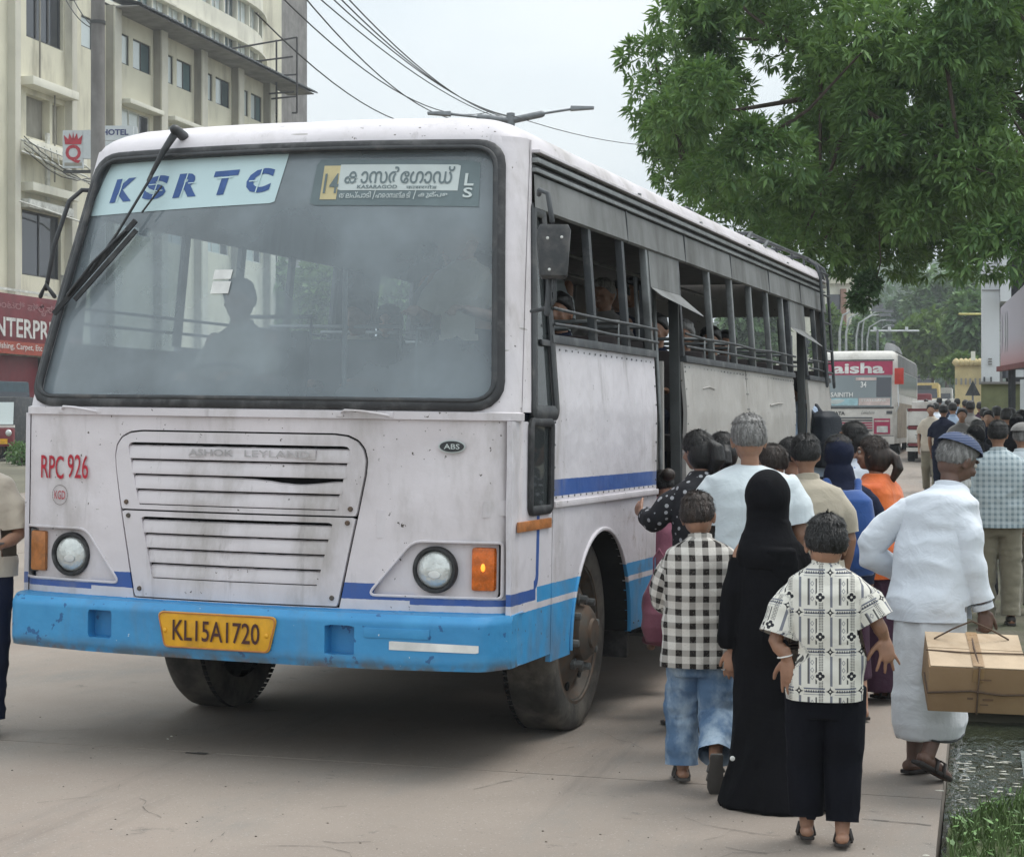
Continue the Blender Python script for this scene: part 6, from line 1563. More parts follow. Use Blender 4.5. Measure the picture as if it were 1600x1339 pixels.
def head(mb, c, h, M3):
    """head of height h centred at c; local +y is the face; M3 rotation"""
    c = Vector(c); k = h/.23
    def e(x, y, z, a, b, d, n=16): mb.ell(c+M3@Vector((x*k, y*k, z*k)), (a*k, b*k, d*k), n, 12, M3)
    e(0, -.008, .022, .077, .094, .092, 24); e(0, .022, -.028, .063, .070, .078); e(0, .050, -.080, .033, .032, .026)
    e(0, -.03, -.03, .068, .062, .062)
    e(0, .092, .038, .045, .012, .012); e(0, .100, -.004, .011, .016, .026); e(0, .108, -.020, .017, .014, .011)
    e(0, .090, -.052, .026, .012, .008); e(0, .088, -.062, .022, .012, .008)
    e(.034, .074, -.022, .026, .018, .02); e(-.034, .074, -.022, .026, .018, .02)
    for s in (-1, 1): 
        R3 = M3@Matrix.Rotation(R(-18*s), 3, 'Z'); mb.ell(c+M3@Vector((s*.081*k, -.006*k, -.008*k)), (.010*k, .021*k, .033*k), 10, 8, R3); mb.ell(c+M3@Vector((s*.088*k, -.012*k, .004*k)), (.007*k, .017*k, .022*k), 10, 8, R3)
def hairmesh(c, h, M3, style, seed=0, amp=.003):
    c = Vector(c); k = h/.23; mb = MB(); n, m = 44, 32; vs = []; fs = []
    rs = np.random.RandomState(seed)
    for i in range(m+1):
        th = PI*i/m
        for j in range(n):
            ph = 2*PI*j/n; x, y, z = math.sin(th)*math.cos(ph), math.sin(th)*math.sin(ph), math.cos(th)
            fy = y                                             # +1 face, -1 back
            line = {'short': -.52+.95*max(0, fy), 'long': -.80+1.25*max(0, fy), 'bald': .6}.get(style, -.5+.9*max(0, fy))
            if style == 'short' and fy < 0: line = -.52-.28*min(1, -fy*1.6)
            t = min(1, max(0, (z-line)/.34)); t = t*t*(3-2*t)
            nn = float(vnoise([[x*3.5+seed, y*3.5, z*3.5]])[0]); n2 = float(vnoise([[x*11+seed, y*11, z*5]])[0])
            thick = {'short': .011, 'long': .014}.get(style, .010)*(1.1 if z > .3 else .8)+(.010 if z > .6 and style == 'short' else 0)
            rr_ = t*(thick+.008*nn+.005*(n2-.5))-(1-t)*.02
            p = Vector((x*(.079+rr_), y*(.096+rr_)-.008, z*(.094+rr_)+.020)); 
            if z < 0: p.y += .0; p.x *= 1-.06*z*z; 
            vs.append(c+M3@(p*k))
    for i in range(m):
        for j in range(n): fs.append((i*n+j, (i+1)*n+j, (i+1)*n+(j+1) % n, i*n+(j+1) % n))
    return mb.add(vs, fs)
def person(label, px, d, H_, face=0, z=None, group=None, name='person', cat='person', lat=0.0):
    """Empty at the feet; face 0 looks straight away from the camera, positive turns left"""
    x, y = at(px, d); zz = gz(x, y) if z is None else z
    return thing(name, label, cat, (x, y, zz), ray_rot(px)+R(face), group)
def RX(yaw=0, pitch=0, roll=0): return (Matrix.Rotation(R(yaw), 3, 'Z') @ Matrix.Rotation(R(pitch), 3, 'X') @ Matrix.Rotation(R(roll), 3, 'Y'))
def sleeve(mb, s, e, w, r0=.062, r1=.050, r2=.038, n=12):
    s, e, w = Vector(s), Vector(e), Vector(w); mb.tube([s, s.lerp(e, .5), e.lerp(s, .12), e.lerp(w, .12), e.lerp(w, .6), w], [r0, (r0+r1)/2*1.02, r1, r1, (r1+r2)/2*1.03, r2], n); return mb
def V3(a): return tuple(a)
def figure(t, H_, skin, o):
    """a whole dressed figure from a dictionary of joints and clothes; lengths in metres, local frame: x right, y forward"""
    k = H_/1.7; seed = o.get('seed', 1); vox = o.get('vox', .009)
    sw = o.get('sw', .185*k); hipz = .92*k; shz = o.get('shz', 1.40*k); hx, hy = o.get('hip', (0, 0)); cx, cy = o.get('chest', (0, .0)); 
    nx, ny = o.get('neck', (cx, cy+.01)); hd = o.get('head', (nx, ny+.03, H_-.115*k)); yaw, pit, rol = o.get('look', (0, 0, 0)); M3 = RX(yaw, pit, rol); hh = o.get('hh', .207*k**.6)
    L_ = o.get('L', ((-sw, cy, shz-.03*k), (-sw-.05, cy-.03, shz-.30*k), (-sw-.04, cy+.08, shz-.54*k))); Rr = o.get('R', ((sw, cy, shz-.03*k), (sw+.05, cy-.03, shz-.30*k), (sw+.04, cy+.08, shz-.54*k)))
    legs = o.get('legs', (((-.09*k, 0, hipz-.05), (-.10*k, .03, .48*k), (-.10*k, -.02, .07)), ((.09*k, 0, hipz-.05), (.10*k, .03, .48*k), (.10*k, -.02, .07))))
    toes = o.get('toes', ((0, 1, 0), (0, 1, 0)))
    b = MB(); head(b, hd, hh, M3)
    hv = Vector(hd); nb = Vector((nx, ny, shz+.02*k)); b.tube([nb-Vector((0, 0, .06)), nb, hv+M3@Vector((0, -.025, -.05))], [.060*k, .047*k, .046*k], 14)
    b.rings([(hx, hy, hipz-.10*k, .13*k, .09*k), (hx, hy, hipz, .145*k, .10*k), ((hx+cx)/2, (hy+cy)/2, hipz+.2*k, .125*k, .09*k), (cx, cy, shz-.14*k, .15*k, .10*k), (cx, cy, shz-.05*k, .14*k, .08*k), (nx, ny, shz+.035*k, .06*k, .06*k)], 20)
    for s_, (a, e, w), hk in ((-1, L_, 'hL'), (1, Rr, 'hR')):
        a, e, w = Vector(a), Vector(e), Vector(w)
        a_ = a+Vector((-.03*s_, 0, -.02)); b.tube([a_, a.lerp(e, .5), e, e.lerp(w, .35), w], [.036*k, .040*k, .037*k, .038*k, .025*k], 12)
        hd_ = o.get(hk)
        if hd_: hand(b, w, hd_[0], hd_[1], hd_[2] if len(hd_) > 2 else s_, o.get('hs', k**.8), **(hd_[3] if len(hd_) > 3 else {}))
        else: hand(b, w, (w-e), (-s_, 0, 0), -s_, o.get('hs', k**.8))
    for i, (h_, kn, an) in enumerate(legs):
        h_, kn, an = Vector(h_), Vector(kn), Vector(an); b.tube([h_, h_.lerp(kn, .5), kn, kn.lerp(an, .3), an], [.085*k, .075*k, .055*k, .055*k, .036*k], 12)
        td = Vector(toes[i]).normalized(); b.tube([an-td*.035*k+Vector((0, 0, -.025*k)), an+td*.06*k+Vector((0, 0, -.035*k)), an+td*.15*k+Vector((0, 0, -.048*k))], [.034*k, .034*k, .026*k], 12)
    if o.get('headless_body'): pass
    body = cloth('body', b, skin, t, o.get('bvox', vox*.75), 2)
    if o.get('eyes', True):
        for s_ in (-1, 1):
            q = hv+M3@Vector((s_*.032, .079, .014))*(hh/.23); e_ = obj('eye', MB().ell(q, (.013*hh/.23,)*3, 10, 8), M_eye, t, smooth=True); obj('iris', MB().ell(q+M3@Vector((0, .010, 0))*(hh/.23), (.006, .005, .006), 8, 6), M_iris, e_, smooth=True)
            obj('eyebrow', MB().tube([hv+M3@Vector((s_*.014, .095, .034))*(hh/.23), hv+M3@Vector((s_*.034, .093, .040))*(hh/.23), hv+M3@Vector((s_*.052, .080, .034))*(hh/.23)], .004*hh/.23, 6), o.get('hm', HR['black']), t, smooth=True)
    hs = o.get('hair', 'short')
    if hs and vox < .014:
        hm_ = hairmesh(hd, hh, M3, hs, seed); P_ = np.array(hm_.v).reshape(33, 44, 3); rs_ = np.random.RandomState(seed); N_ = 3400; c_ = np.array(hd)
        i_ = np.clip((33*(.05+.95*rs_.uniform(.0, 1, N_)**.8)*.66), 1, 31).astype(int); j_ = rs_.randint(0, 44, N_); fr = rs_.uniform(0, 1, (N_, 1))
        a_ = P_[i_, j_]*(1-fr)+P_[i_, (j_+1) % 44]*fr; b_ = P_[np.minimum(i_+3, 32), j_]*(1-fr)+P_[np.minimum(i_+3, 32), (j_+1) % 44]*fr
        out = a_-c_; out /= np.linalg.norm(out, axis=1)[:, None]+1e-9; dn = b_-a_; dn /= np.linalg.norm(dn, axis=1)[:, None]+1e-9
        dn += rs_.normal(0, .28, (N_, 3)); sd_ = np.cross(dn, out); sd_ /= np.linalg.norm(sd_, axis=1)[:, None]+1e-9; ln = rs_.uniform(.012, .026, (N_, 1)); wd = rs_.uniform(.0010, .0024, (N_, 1))
        lift = rs_.uniform(.001, .006, (N_, 1)); a2 = a_+out*.0005; m_ = a_+dn*ln*.5+out*lift; e_ = a_+dn*ln+out*lift*.6
        Vv = np.stack([a2-sd_*wd, a2+sd_*wd, m_+sd_*wd*.8, m_-sd_*wd*.8, e_], 1).reshape(-1, 3); q_ = np.arange(N_)[:, None]*5
        Ff = np.concatenate([q_+np.array([[0, 1, 2]]), q_+np.array([[0, 2, 3]]), q_+np.array([[3, 2, 4]])], 0)
        so = mesh_np('hair_strands', Vv, Ff, o.get('hm', HR['black']), t); so['kind'] = 'stuff'
    if hs:
        obj('hair', hairmesh(hd, hh, M3, hs, seed), o.get('hm', HR['black']), t, smooth=True)
    return dict(k=k, M3=M3, hv=hv, L=L_, R=Rr, legs=legs, hh=hh, seed=seed, vox=vox, shz=shz, hipz=hipz, hip=(hx, hy), chest=(cx, cy), neck=(nx, ny), sw=sw, toes=toes, body=body)
def shirt(t, f, m, hem, w=(.20, .125), loose=1.0, sl=1.0, collar=True, name='shirt', hemw=None, folds=None, fab=True, r=(.058, .056, .045)):
    """sl: 0..1 along shoulder-elbow is 0.5, wrist is 1"""
    k = f['k']; hx, hy = f['hip']; cx, cy = f['chest']; shz = f['shz']; b = MB(); hw = hemw or (w[0]*1.02, w[1]*1.05)
    mz = (hem+shz)/2
    b.rings([(hx, hy, hem-.03, hw[0], hw[1]), (hx, hy, hem+.05, hw[0]*.99, hw[1]*.99), (hx*.5+cx*.5, hy*.5+cy*.5, mz, w[0]*.97*loose, w[1]*loose), (cx, cy, shz-.16*k, w[0], w[1]), (cx, cy, shz-.07*k, w[0]*.955, w[1]*.90), (cx, cy, shz-.02*k, w[0]*.90, w[1]*.76), (cx, cy, shz+.010*k, w[0]*.66, w[1]*.66), (f['neck'][0], f['neck'][1], shz+.035*k, w[0]*.42, w[1]*.60), (f['neck'][0], f['neck'][1], shz+.055*k, .062*k, .066*k)], 30, p=2.25)
    arms = []; cuts = [((hx, hy, hem), (0, 0, -1), .6)]
    for a, e, w_ in (f['L'], f['R']):
        a, e, w_ = Vector(a), Vector(e), Vector(w_); rk = [q*k for q in r]
        a2 = a+Vector((-.05*k*math.copysign(1, a.x-cx), 0, -.012*k))
        if sl <= .5:
            en = a.lerp(e, sl*2); b.tube([a2, a.lerp(en, .5), en], [rk[0], (rk[0]+rk[1])/2+.003, rk[1]], 14, round_=False)
        else:
            en = e.lerp(w_, (sl-.5)*2); b.tube([a2, a.lerp(e, .5), e.lerp(a, .1), e.lerp(en, .15), e.lerp(en, .6), en], [rk[0], rk[1]*1.06, rk[1], rk[1], rk[2]*1.1, rk[2]], 14, round_=False)
        arms.append((tuple(a), tuple(e), tuple(w_))); en2 = en; dr = (e-a if sl <= .5 else w_-e).normalized(); cuts.append((en2-dr*.012, dr, .10))
    fl = folds or [(.013*k, (3.2, 3.2, 7)), (.006*k, (8, 8, 11))]
    o = cloth(name, b, m, t, f['vox'], 1, fl, f['seed'], fab_body((cx, cy), arms) if fab else None, cuts=cuts)
    if collar:
        nx, ny = f['neck']; cb = MB(); n = 28; vs = []
        for j in range(n+1):
            a = R(-62)+R(304)*j/n; a = a-PI/2-R(90)+R(0); a = PI/2+R(28)+R(304)*j/n
            for rr_, zz in ((.058, .078), (.068, .075), (.074, .030), (.066, .028)): vs.append((nx+math.cos(a)*rr_*k*1.02, ny+math.sin(a)*rr_*k*1.02, shz+zz*k-.012*k*math.sin(a)))
        cb.add(vs, [(j*4+q, j*4+4+q, j*4+4+(q+1) % 4, j*4+(q+1) % 4) for j in range(n) for q in range(4)]); co_ = obj('collar', cb, m, t, smooth=True, auto=.8)
        if fab:
            me = co_.data; a_ = me.attributes.new('fab', 'FLOAT_VECTOR', 'POINT'); a_.data.foreach_set('vector', [q for v in me.vertices for q in (v.co.x*1.1, v.co.z+.3, 0)])
    return o
def trousers(t, f, m, waist, name='trousers', r=(.10, .085, .075, .07), low=None, folds=None, seat=.0):
    k = f['k']; b = MB(); hx, hy = f['hip']
    cuts = []
    b.rings([(hx, hy, waist-.20*k, .15*k, .105*k), (hx, hy, waist-.10*k, .165*k, .115*k), (hx, hy, waist, .155*k, .105*k)], 24)
    for i, (h_, kn, an) in enumerate(f['legs']):
        h_, kn, an = Vector(h_), Vector(kn), Vector(an); end = an+(an-kn).normalized()*(-.005 if low is None else low[i] if isinstance(low, (list, tuple)) else low)
        b.tube([h_+Vector((0, 0, .04)), h_.lerp(kn, .5), kn, kn.lerp(end, .5), end], [r[0]*k, r[0]*k*.95, r[1]*k, r[2]*k, r[3]*k], 16, round_=False); cuts.append((end-(end-kn).normalized()*.012, (end-kn), .14))
    return cloth(name, b, m, t, f['vox'], 2, folds or [(.010*k, (3, 3, 8)), (.007*k, (9, 9, 14)), (.008*k, (7, 7, 22), 0, .22*k)], f['seed']+3, cuts=cuts)
def shoes(t, f, m, name='shoe', sole=None, h=.05, size=1.0):
    k = f['k']*size
    for i, (h_, kn, an) in enumerate(f['legs']):
        td = Vector(f['toes'][i]).normalized(); an = Vector(an); sd_ = td.cross(Vector((0, 0, 1))); 
        if sd_.length < .1: sd_ = Vector((1, 0, 0))
        sd_.normalize(); up = sd_.cross(td).normalized(); 
        if up.z < -.05 and abs(td.z) < .9: up = -up
        base = an-up*.062*f['k']
        P = [(-.065, .030), (-.05, .036), (0, .036), (.08, .044), (.15, .043), (.185, .030), (.195, .012)]
        vs = []; 
        for (u, w_) in P:
            for s_ in (-1, 1): 
                for z_ in (0, .018): vs.append(base+td*u*k+sd_*w_*s_*k+up*z_*k)
        fs = []
        for j in range(len(P)-1):
            q = j*4; fs += [(q, q+2, q+6, q+4), (q+1, q+5, q+7, q+3), (q, q+4, q+5, q+1), (q+2, q+3, q+7, q+6)]
        fs += [(0, 1, 3, 2), (len(P)*4-4, len(P)*4-2, len(P)*4-1, len(P)*4-3)]
        s = obj(name, MB().add(vs, fs), m, t, bevel=.004)
        if name == 'shoe':
            obj('upper', MB().tube([base+td*-.03*k+up*.045*k, base+td*.04*k+up*.045*k, base+td*.12*k+up*.035*k, base+td*.16*k+up*.028*k], [.038*k, .040*k, .038*k, .028*k], 12), m, s, smooth=True)
        else:
            for u in (.045, .10): obj('strap', MB().tube([base+td*u*k+sd_*.042*k+up*.01*k, base+td*u*k+sd_*.030*k+up*.062*k, base+td*u*k+up*.072*k, base+td*u*k-sd_*.030*k+up*.062*k, base+td*u*k-sd_*.042*k+up*.01*k], .010*k, 8, flat=(up, .4)), m, s, smooth=True)
# ---- cloth patterns
def check_mat():
    g = G('black and white check'); u, v, _ = g.xyz(g.attr('fab')); p = .060
    wv = (g.noise(6, 3)-.5)*.008; a = ((u+wv).mod(p)).lt(p*.46); b = ((v+wv).mod(p)).lt(p*.46)
    th = (((u+v).mod(.004)).lt(.002))
    k = g.mix((.60, .57, .53), (.10, .09, .08), a*.55+b*.50); k = g.mix(k, (.018, .015, .014), a*b)
    k = g.mix(k, (.30, .27, .24), g.noise(160, 2).gt(.6)*.25)
    g.col(k); g.set(Roughness=.9, Specular_IOR_Level=.2); wrinkle(g, .8); return g.m
def motif_mat():
    g = G('white shirt with block printed motifs'); u, v, _ = g.xyz(g.attr('fab')); W_, H2 = .118, .150
    ink = (.030, .030, .036); gi = (.13, .14, .18)
    row = (v/H2).fl(); uu = u+row.mod(2)*.0 ; cu = uu.mod(W_); cv = v.mod(H2)
    white = (.66, .64, .58)
    # vertical bands with fine stripes
    band = cu.band(.010, .030); st = ((cu*330)._m('SINE')).gt(.0)
    k = g.mix(white, gi, band*st*.9)
    band2 = cu.band(.052, .058).mx(cu.band(.082, .088)); k = g.mix(k, ink, band2*cv.band(.045, .145)*.9)
    k = g.mix(k, (.22, .22, .25), cu.band(.058, .062)*cv.band(.045, .145))
    # speckled vertical chain
    ch = ((u*520)._m('SINE')*((v*520)._m('SINE'))).ab().gt(.35); k = g.mix(k, ink, (cu.band(.094, .112))*ch*.85)
    # horizontal stripes
    hb = cv.band(.004, .030)*(cu.gt(.034)); hs = ((cv*520)._m('SINE')).gt(.1); k = g.mix(k, gi, hb*hs)
    hb2 = cv.band(.012, .022)*cu.gt(.034)*((u*700)._m('SINE').gt(0)); k = g.mix(k, ink, hb2*.8)
    # diamonds inside the framed panel
    dv = (cv.mod(.028)-.014).ab(); dm = ((cu-.070).ab()*1.0+dv*.7); k = g.mix(k, (.25, .25, .27), dm.band(.0045, .0075)*cv.band(.058, .135))
    # flowers and four pointed stars at the crossings
    def petal(cx_, cz_, r_, star):
        a = cu-cx_; b = cv-cz_; aa, bb = a.ab(), b.ab()
        base = (a*a+b*b).sq()
        if star: 
            shp = ((aa.sq()+bb.sq())).lt(math.sqrt(r_)*1.0); wh = base.lt(r_*.9); kk = shp*(base.gt(r_*.16)); return wh, kk
        q = (((aa-r_*.48)*(aa-r_*.48)+b*b).sq().lt(r_*.38)).mx(((bb-r_*.48)*(bb-r_*.48)+a*a).sq().lt(r_*.38)); return base.lt(r_*1.02), q*(base.gt(r_*.22))
    for (cx_, cz_, r_, s_) in ((.020, .017, .023, True), (.100, .075, .020, False), (.044, .128, .0, None)):
        if s_ is None: continue
        wh, q = petal(cx_, cz_, r_, s_); k = g.mix(k, white, wh); k = g.mix(k, ink, q)
    g.col(k); g.set(Roughness=.9, Specular_IOR_Level=.2); wrinkle(g, .8); return g.m
def plaid_mat():
    g = G('pale blue plaid'); u, v, _ = g.xyz(g.attr('fab')); p = .045
    a = u.mod(p).lt(p*.45); b = v.mod(p).lt(p*.45); k = g.mix((.48, .54, .56), (.30, .37, .40), a*.6+b*.5); k = g.mix(k, (.20, .26, .29), a*b*.8)
    g.col(k); g.set(Roughness=.9); wrinkle(g); return g.m
def dots_mat(name, base, dot, sc_=26, th=.28):
    g = G(name); d = g.voro(sc_); g.col(g.mix(base, dot, d.lt(th)*g.noise(4, 2).gt(.3))); g.set(Roughness=.85); g.bump(g.noise(10, 4), .4, .01); return g.m
def denim_mat():
    g = G('washed blue denim'); n = g.noise(5, 5, (1, 1, .6), rough=.65); k = g.mix((.10, .17, .28), (.38, .47, .56), n.ramp(.38, .66)); k = g.mix(k, (.06, .10, .18), g.noise(11, 5, off=(3, 1, 2)).ramp(.55, .75)*.7)
    g.col(k); g.set(Roughness=.9, Specular_IOR_Level=.2); wrinkle(g, 1.0); return g.m
M_check, M_motif, M_plaid, M_denim = check_mat(), motif_mat(), plaid_mat(), denim_mat()
F_white = fabric('white cotton', (.66, .70, .76), var=.04); F_white2 = fabric('white mundu cotton', (.66, .68, .71), var=.05); F_tee = fabric('pale white tee', (.60, .66, .69), var=.04)
F_beige = fabric('beige cotton', (.42, .37, .29)); F_black = fabric('black abaya cloth', (.004, .004, .0055), .85, var=.3, spec=.12); F_blk2 = fabric('black trouser cloth', (.006, .0065, .010), .9, var=.25, spec=.1)
F_navy = fabric('navy cloth', (.012, .016, .036), spec=.15); F_orange = fabric('orange dupatta', (.62, .085, .018), .7, var=.25, c2=(.75, .17, .03)); F_khaki = fabric('khaki cotton', (.20, .18, .13)); F_lblue = fabric('light blue cotton', (.30, .38, .50)); F_pink = fabric('dusty pink cloth', (.38, .12, .19), var=.2, c2=(.5, .2, .27))
F_maroon = fabric('maroon skirt', (.045, .018, .035)); F_blue = fabric('blue rucksack cloth', (.022, .075, .26), .7, var=.15); F_dkbag = fabric('dark rucksack cloth', (.016, .02, .028), .6); F_grey = fabric('grey cap cloth', (.20, .19, .18)); F_cream = fabric('cream cotton', (.50, .44, .36)); F_capb = None
M_sandal = mat('dark leather sandal', (.020, .015, .013), .6, bump=None); M_sole = mat('worn grey sole', (.075, .068, .062), .85, bump=None)
F_dots = dots_mat('black cloth with white flowers', (.014, .014, .018), (.42, .42, .44)); F_redpat = dots_mat('red patterned cloth', (.35, .03, .06), (.6, .5, .5), 22, .25); F_wbpat = dots_mat('white and blue patterned cloth', (.50, .54, .60), (.10, .16, .35), 20, .3)

# ---- 1 boy in the checked shirt
t = person('boy in a black and white checked shirt and washed jeans, back turned, by the bus', 1094, 8.35, 1.31, 6)
f = figure(t, 1.31, SK['mid'], dict(seed=1, vox=.0075, bvox=.0048, sw=.125, shz=1.075, chest=(0, 0), head=(-.004, .035, 1.208), look=(-18, -8, -5), hh=.198,
    L=((-.125, .01, 1.035), (-.17, .06, .84), (-.09, .22, .78)), R=((.125, .01, 1.035), (.175, .05, .80), (.13, .20, .70)),
    legs=(((-.060, .02, .60), (-.072, .10, .32), (-.070, .08, .065)), ((.062, -.02, .60), (.080, -.0, .33), (.045, -.20, .16))), toes=((-.05, 1, 0), (0, .40, -.92)), hs=.8, hm=HR['brown']))
shirt(t, f, M_check, .545, w=(.165, .12), sl=.72, hemw=(.175, .13), r=(.075, .072, .068), folds=[(.011, (3.2, 3.2, 7)), (.006, (10, 10, 8))])
trousers(t, f, M_denim, .66, name='jeans', r=(.100, .092, .092, .092), low=-.01, folds=[(.016, (4, 4, 7)), (.010, (9, 9, 16))])
shoes(t, f, M_sole, h=.05, name='sandal', size=1.05)
# ---- 2 woman in the abaya
t = person('woman in a long black abaya and headscarf walking between the two boys', 1200, 8.0, 1.45, 2)
b = MB(); head(b, (0, .04, 1.315), .205, RX(5, -4)); 
hand(b, (-.150, .03, .66), (-.10, .02, -1), (.3, .8, 0), 1, .88, curl=.25, spread=.12); b.tube([(-.145, .02, .78), (-.150, .03, .66)], [.03, .024], 10)
b.tube([(0, .0, 1.15), (0, .03, 1.27)], .045); b.tube([(-.06, .05, .4), (-.06, .1, .06)], .04); b.tube([(.06, .05, .4), (.06, -.02, .06)], .04); b.rings([(0, 0, .4, .1, .08), (0, 0, .9, .12, .08), (0, 0, 1.12, .13, .08)], 16); b.tube([(-.11, 0, 1.08), (-.14, .0, .92), (-.145, .02, .78)], [.04, .04, .035], 10)
b.tube([(-.06, .08, .04), (-.06, .20, .03)], .03); b.tube([(.06, -.04, .04), (.06, .08, .03)], .03)
cloth('body', b, SK['mid'], t, .0055, 2)
b = MB(); b.rings([(.045, -.05, .012, .245, .22), (.045, -.05, .045, .235, .21), (.03, -.03, .18, .185, .175), (.01, 0, .42, .150, .14), (.01, 0, .70, .150, .135), (.01, 0, .90, .145, .122), (0, 0, 1.05, .140, .110), (0, 0, 1.12, .110, .088), (0, .01, 1.17, .07, .07)], 36, p=2.1)
b.tube([(-.09, 0, 1.06), (-.125, .0, .92), (-.138, .02, .80), (-.150, .03, .675)], [.062, .058, .056, .050], 14, round_=False); b.tube([(.09, 0, 1.06), (.16, .04, .90), (.15, .14, .78), (.10, .2, .74)], [.065, .06, .055, .05], 14)
cloth('abaya', b, F_black, t, .008, 1, [(.018, (6, 6, 1.0)), (.009, (13, 13, 2.5)), (.012, (4, 4, 7), .55, 1.1)], 4)
b = MB(); b.ell((0, .015, 1.325), (.098, .118, .112), 24, 18); b.rings([(0, -.01, 1.02, .125, .12), (0, -.01, 1.07, .135, .122), (0, 0, 1.12, .122, .108), (0, .01, 1.17, .10, .10), (0, .015, 1.22, .086, .092), (0, .015, 1.30, .092, .105)], 30)
b.rings([(.07, -.10, .86, .05, .015), (.06, -.11, 1.0, .07, .02), (.03, -.1, 1.1, .08, .03)], 16)
cloth('headscarf', b, F_black, t, .0075, 2, [(.012, (4, 4, 11), 1.03, 1.27), (.005, (9, 9, 16)), (.006, (10, 10, 3), .9, 1.15)], 9)
obj('hem_button', MB().ell((-.155, -.165, .22), (.011, .004, .011)), M_cardw, t, smooth=True)
obj('ring', MB().tube([(-.19+.010*math.cos(a), .02+.010*math.sin(a), .572) for a in np.linspace(0, 6.28, 10)], .002, 6, cap=False), M_chrome, t)
# ---- 3 boy in patterned shirt, nearest
t = person('boy in a white shirt with dark printed motifs and wide black trousers, nearest the camera', 1289, 7.2, 1.29, 0)
f = figure(t, 1.29, SK['mid'], dict(seed=3, vox=.007, bvox=.0042, sw=.125, shz=1.05, head=(.003, .025, 1.165), look=(7, -6, 4), hh=.208,
    L=((-.120, 0, 1.005), (-.190, -.045, .795), (-.145, -.07, .735)), R=((.120, 0, 1.005), (.205, -.02, .86), (.225, .0, .815)),
    hL=((.10, .0, -1), (.3, 1, .0), 1, dict(curl=.05, spread=.10, thumb=.9)), hR=((.18, -.05, -1), (-.3, .9, 0), 1, dict(curl=.12, spread=.42, thumb=1.2)), hs=.86,
    legs=(((-.07, .01, .58), (-.075, .05, .32), (-.07, .04, .07)), ((.07, .01, .58), (.072, .02, .33), (.066, -.03, .062))), toes=((-.08, 1, 0), (.08, 1, 0)), hm=HR['black']))
shirt(t, f, M_motif, .575, w=(.150, .112), sl=.47, hemw=(.138, .120), r=(.078, .086, .07), folds=[(.010, (3.2, 3.2, 7)), (.006, (10, 10, 8)), (.012, (7, 3, 2.5), .55, .8)])
trousers(t, f, F_blk2, .66, r=(.112, .092, .088, .084), low=-.03, folds=[(.012, (5, 5, 2.2)), (.006, (10, 10, 9))])
shoes(t, f, M_sandal, name='sandal')
obj('bracelet', MB().tube([(-.152+.028*math.cos(a), -.066+.028*math.sin(a), .742+.006*math.cos(a)) for a in np.linspace(0, 6.28, 16)], .003, 6, cap=False), M_cardw, t)
# ---- 4 old man with the box
t = person('elderly man in white shirt, white mundu and blue skullcap carrying a tied carton', 1452, 8.62, 1.6, -24)
f = figure(t, 1.6, SK['dark'], dict(seed=5, vox=.0085, bvox=.0055, sw=.17, shz=1.30, hip=(0, 0), chest=(.015, .09), neck=(.03, .155), head=(.04, .23, 1.468), look=(-28, -24, 0), hh=.225, hair='short', hm=HR['grey'],
    L=((-.17, .07, 1.25), (-.32, .0, 1.04), (-.19, .16, .92)), R=((.16, .06, 1.25), (.195, .02, 1.0), (.240, .06, .795)), hR=((.1, .0, -1), (-.4, .5, 0), -1, dict(curl=.85, spread=.05, thumb=.5)), hL=((.7, .5, -.2), (0, .2, -1), 1, dict(curl=.4)),
    legs=(((-.08, 0, .8), (-.10, .10, .44), (-.10, .05, .07)), ((.08, 0, .8), (.07, .06, .46), (.05, -.13, .13))), toes=((.35, 1, 0), (.3, .85, -.45))))
shirt(t, f, F_white, .74, w=(.188, .13), sl=.93, hemw=(.195, .155), r=(.066, .060, .048), folds=[(.016, (3, 3, 6)), (.008, (7, 7, 11))], fab=False)
for s_, w_, e_ in ((0, f['R'][2], f['R'][1]),):
    w_, e_ = Vector(w_), Vector(e_); q = e_.lerp(w_, .86); obj('cuff', MB().tube([q, e_.lerp(w_, .99)], [.050, .049], 18, round_=False), F_white, t, smooth=True, auto=.6)
b = MB(); b.rings([(.0, .01, .20, .148, .16), (0, .01, .26, .155, .165), (0, .01, .45, .155, .155), (0, .0, .65, .158, .15), (0, 0, .80, .16, .14), (0, .02, .92, .155, .12)], 34, p=2.2)
cloth('mundu', b, F_white2, t, .0085, 2, [(.014, (5, 5, 1.6)), (.008, (11, 11, 4)), (.012, (4, 4, 9), .2, .45)], 6)
bd = MB(); n = 48
bd.tube([(.150*math.cos(2*PI*j/n), .01+.162*math.sin(2*PI*j/n), .205+.012*math.sin(6*PI*j/n)) for j in range(n+1)], .006, 6, cap=False); obj('hem_border', bd, M_black, t, smooth=True)
g = G('blue knitted cap'); x, y, z = g.xyz(); g.col(g.mix((.045, .065, .13), (.11, .13, .20), ((z*520)._m('SINE')).gt(.1)*.8)); g.set(Roughness=.95)
cp = hairmesh((f['hv'][0], f['hv'][1], f['hv'][2]), f['hh'], f['M3'], 'bald', 3)
cm = MB(); M3 = f['M3']; vs = []; n, m = 36, 10
for i in range(m+1):
    th = R(78)*i/m
    for j in range(n):
        a = 2*PI*j/n; vs.append(f['hv']+M3@Vector((math.sin(th)*math.cos(a)*.104, math.sin(th)*math.sin(a)*.122-.012, math.cos(th)*.090+.046)))
cm.add(vs, [(i*n+j, (i+1)*n+j, (i+1)*n+(j+1) % n, i*n+(j+1) % n) for i in range(m) for j in range(n)]); cm.add([f['hv']+M3@Vector((math.cos(2*PI*j/n)*.103, math.sin(2*PI*j/n)*.121-.012, .060)) for j in range(n)], [])
obj('skullcap', cm, g.m, t, smooth=True)
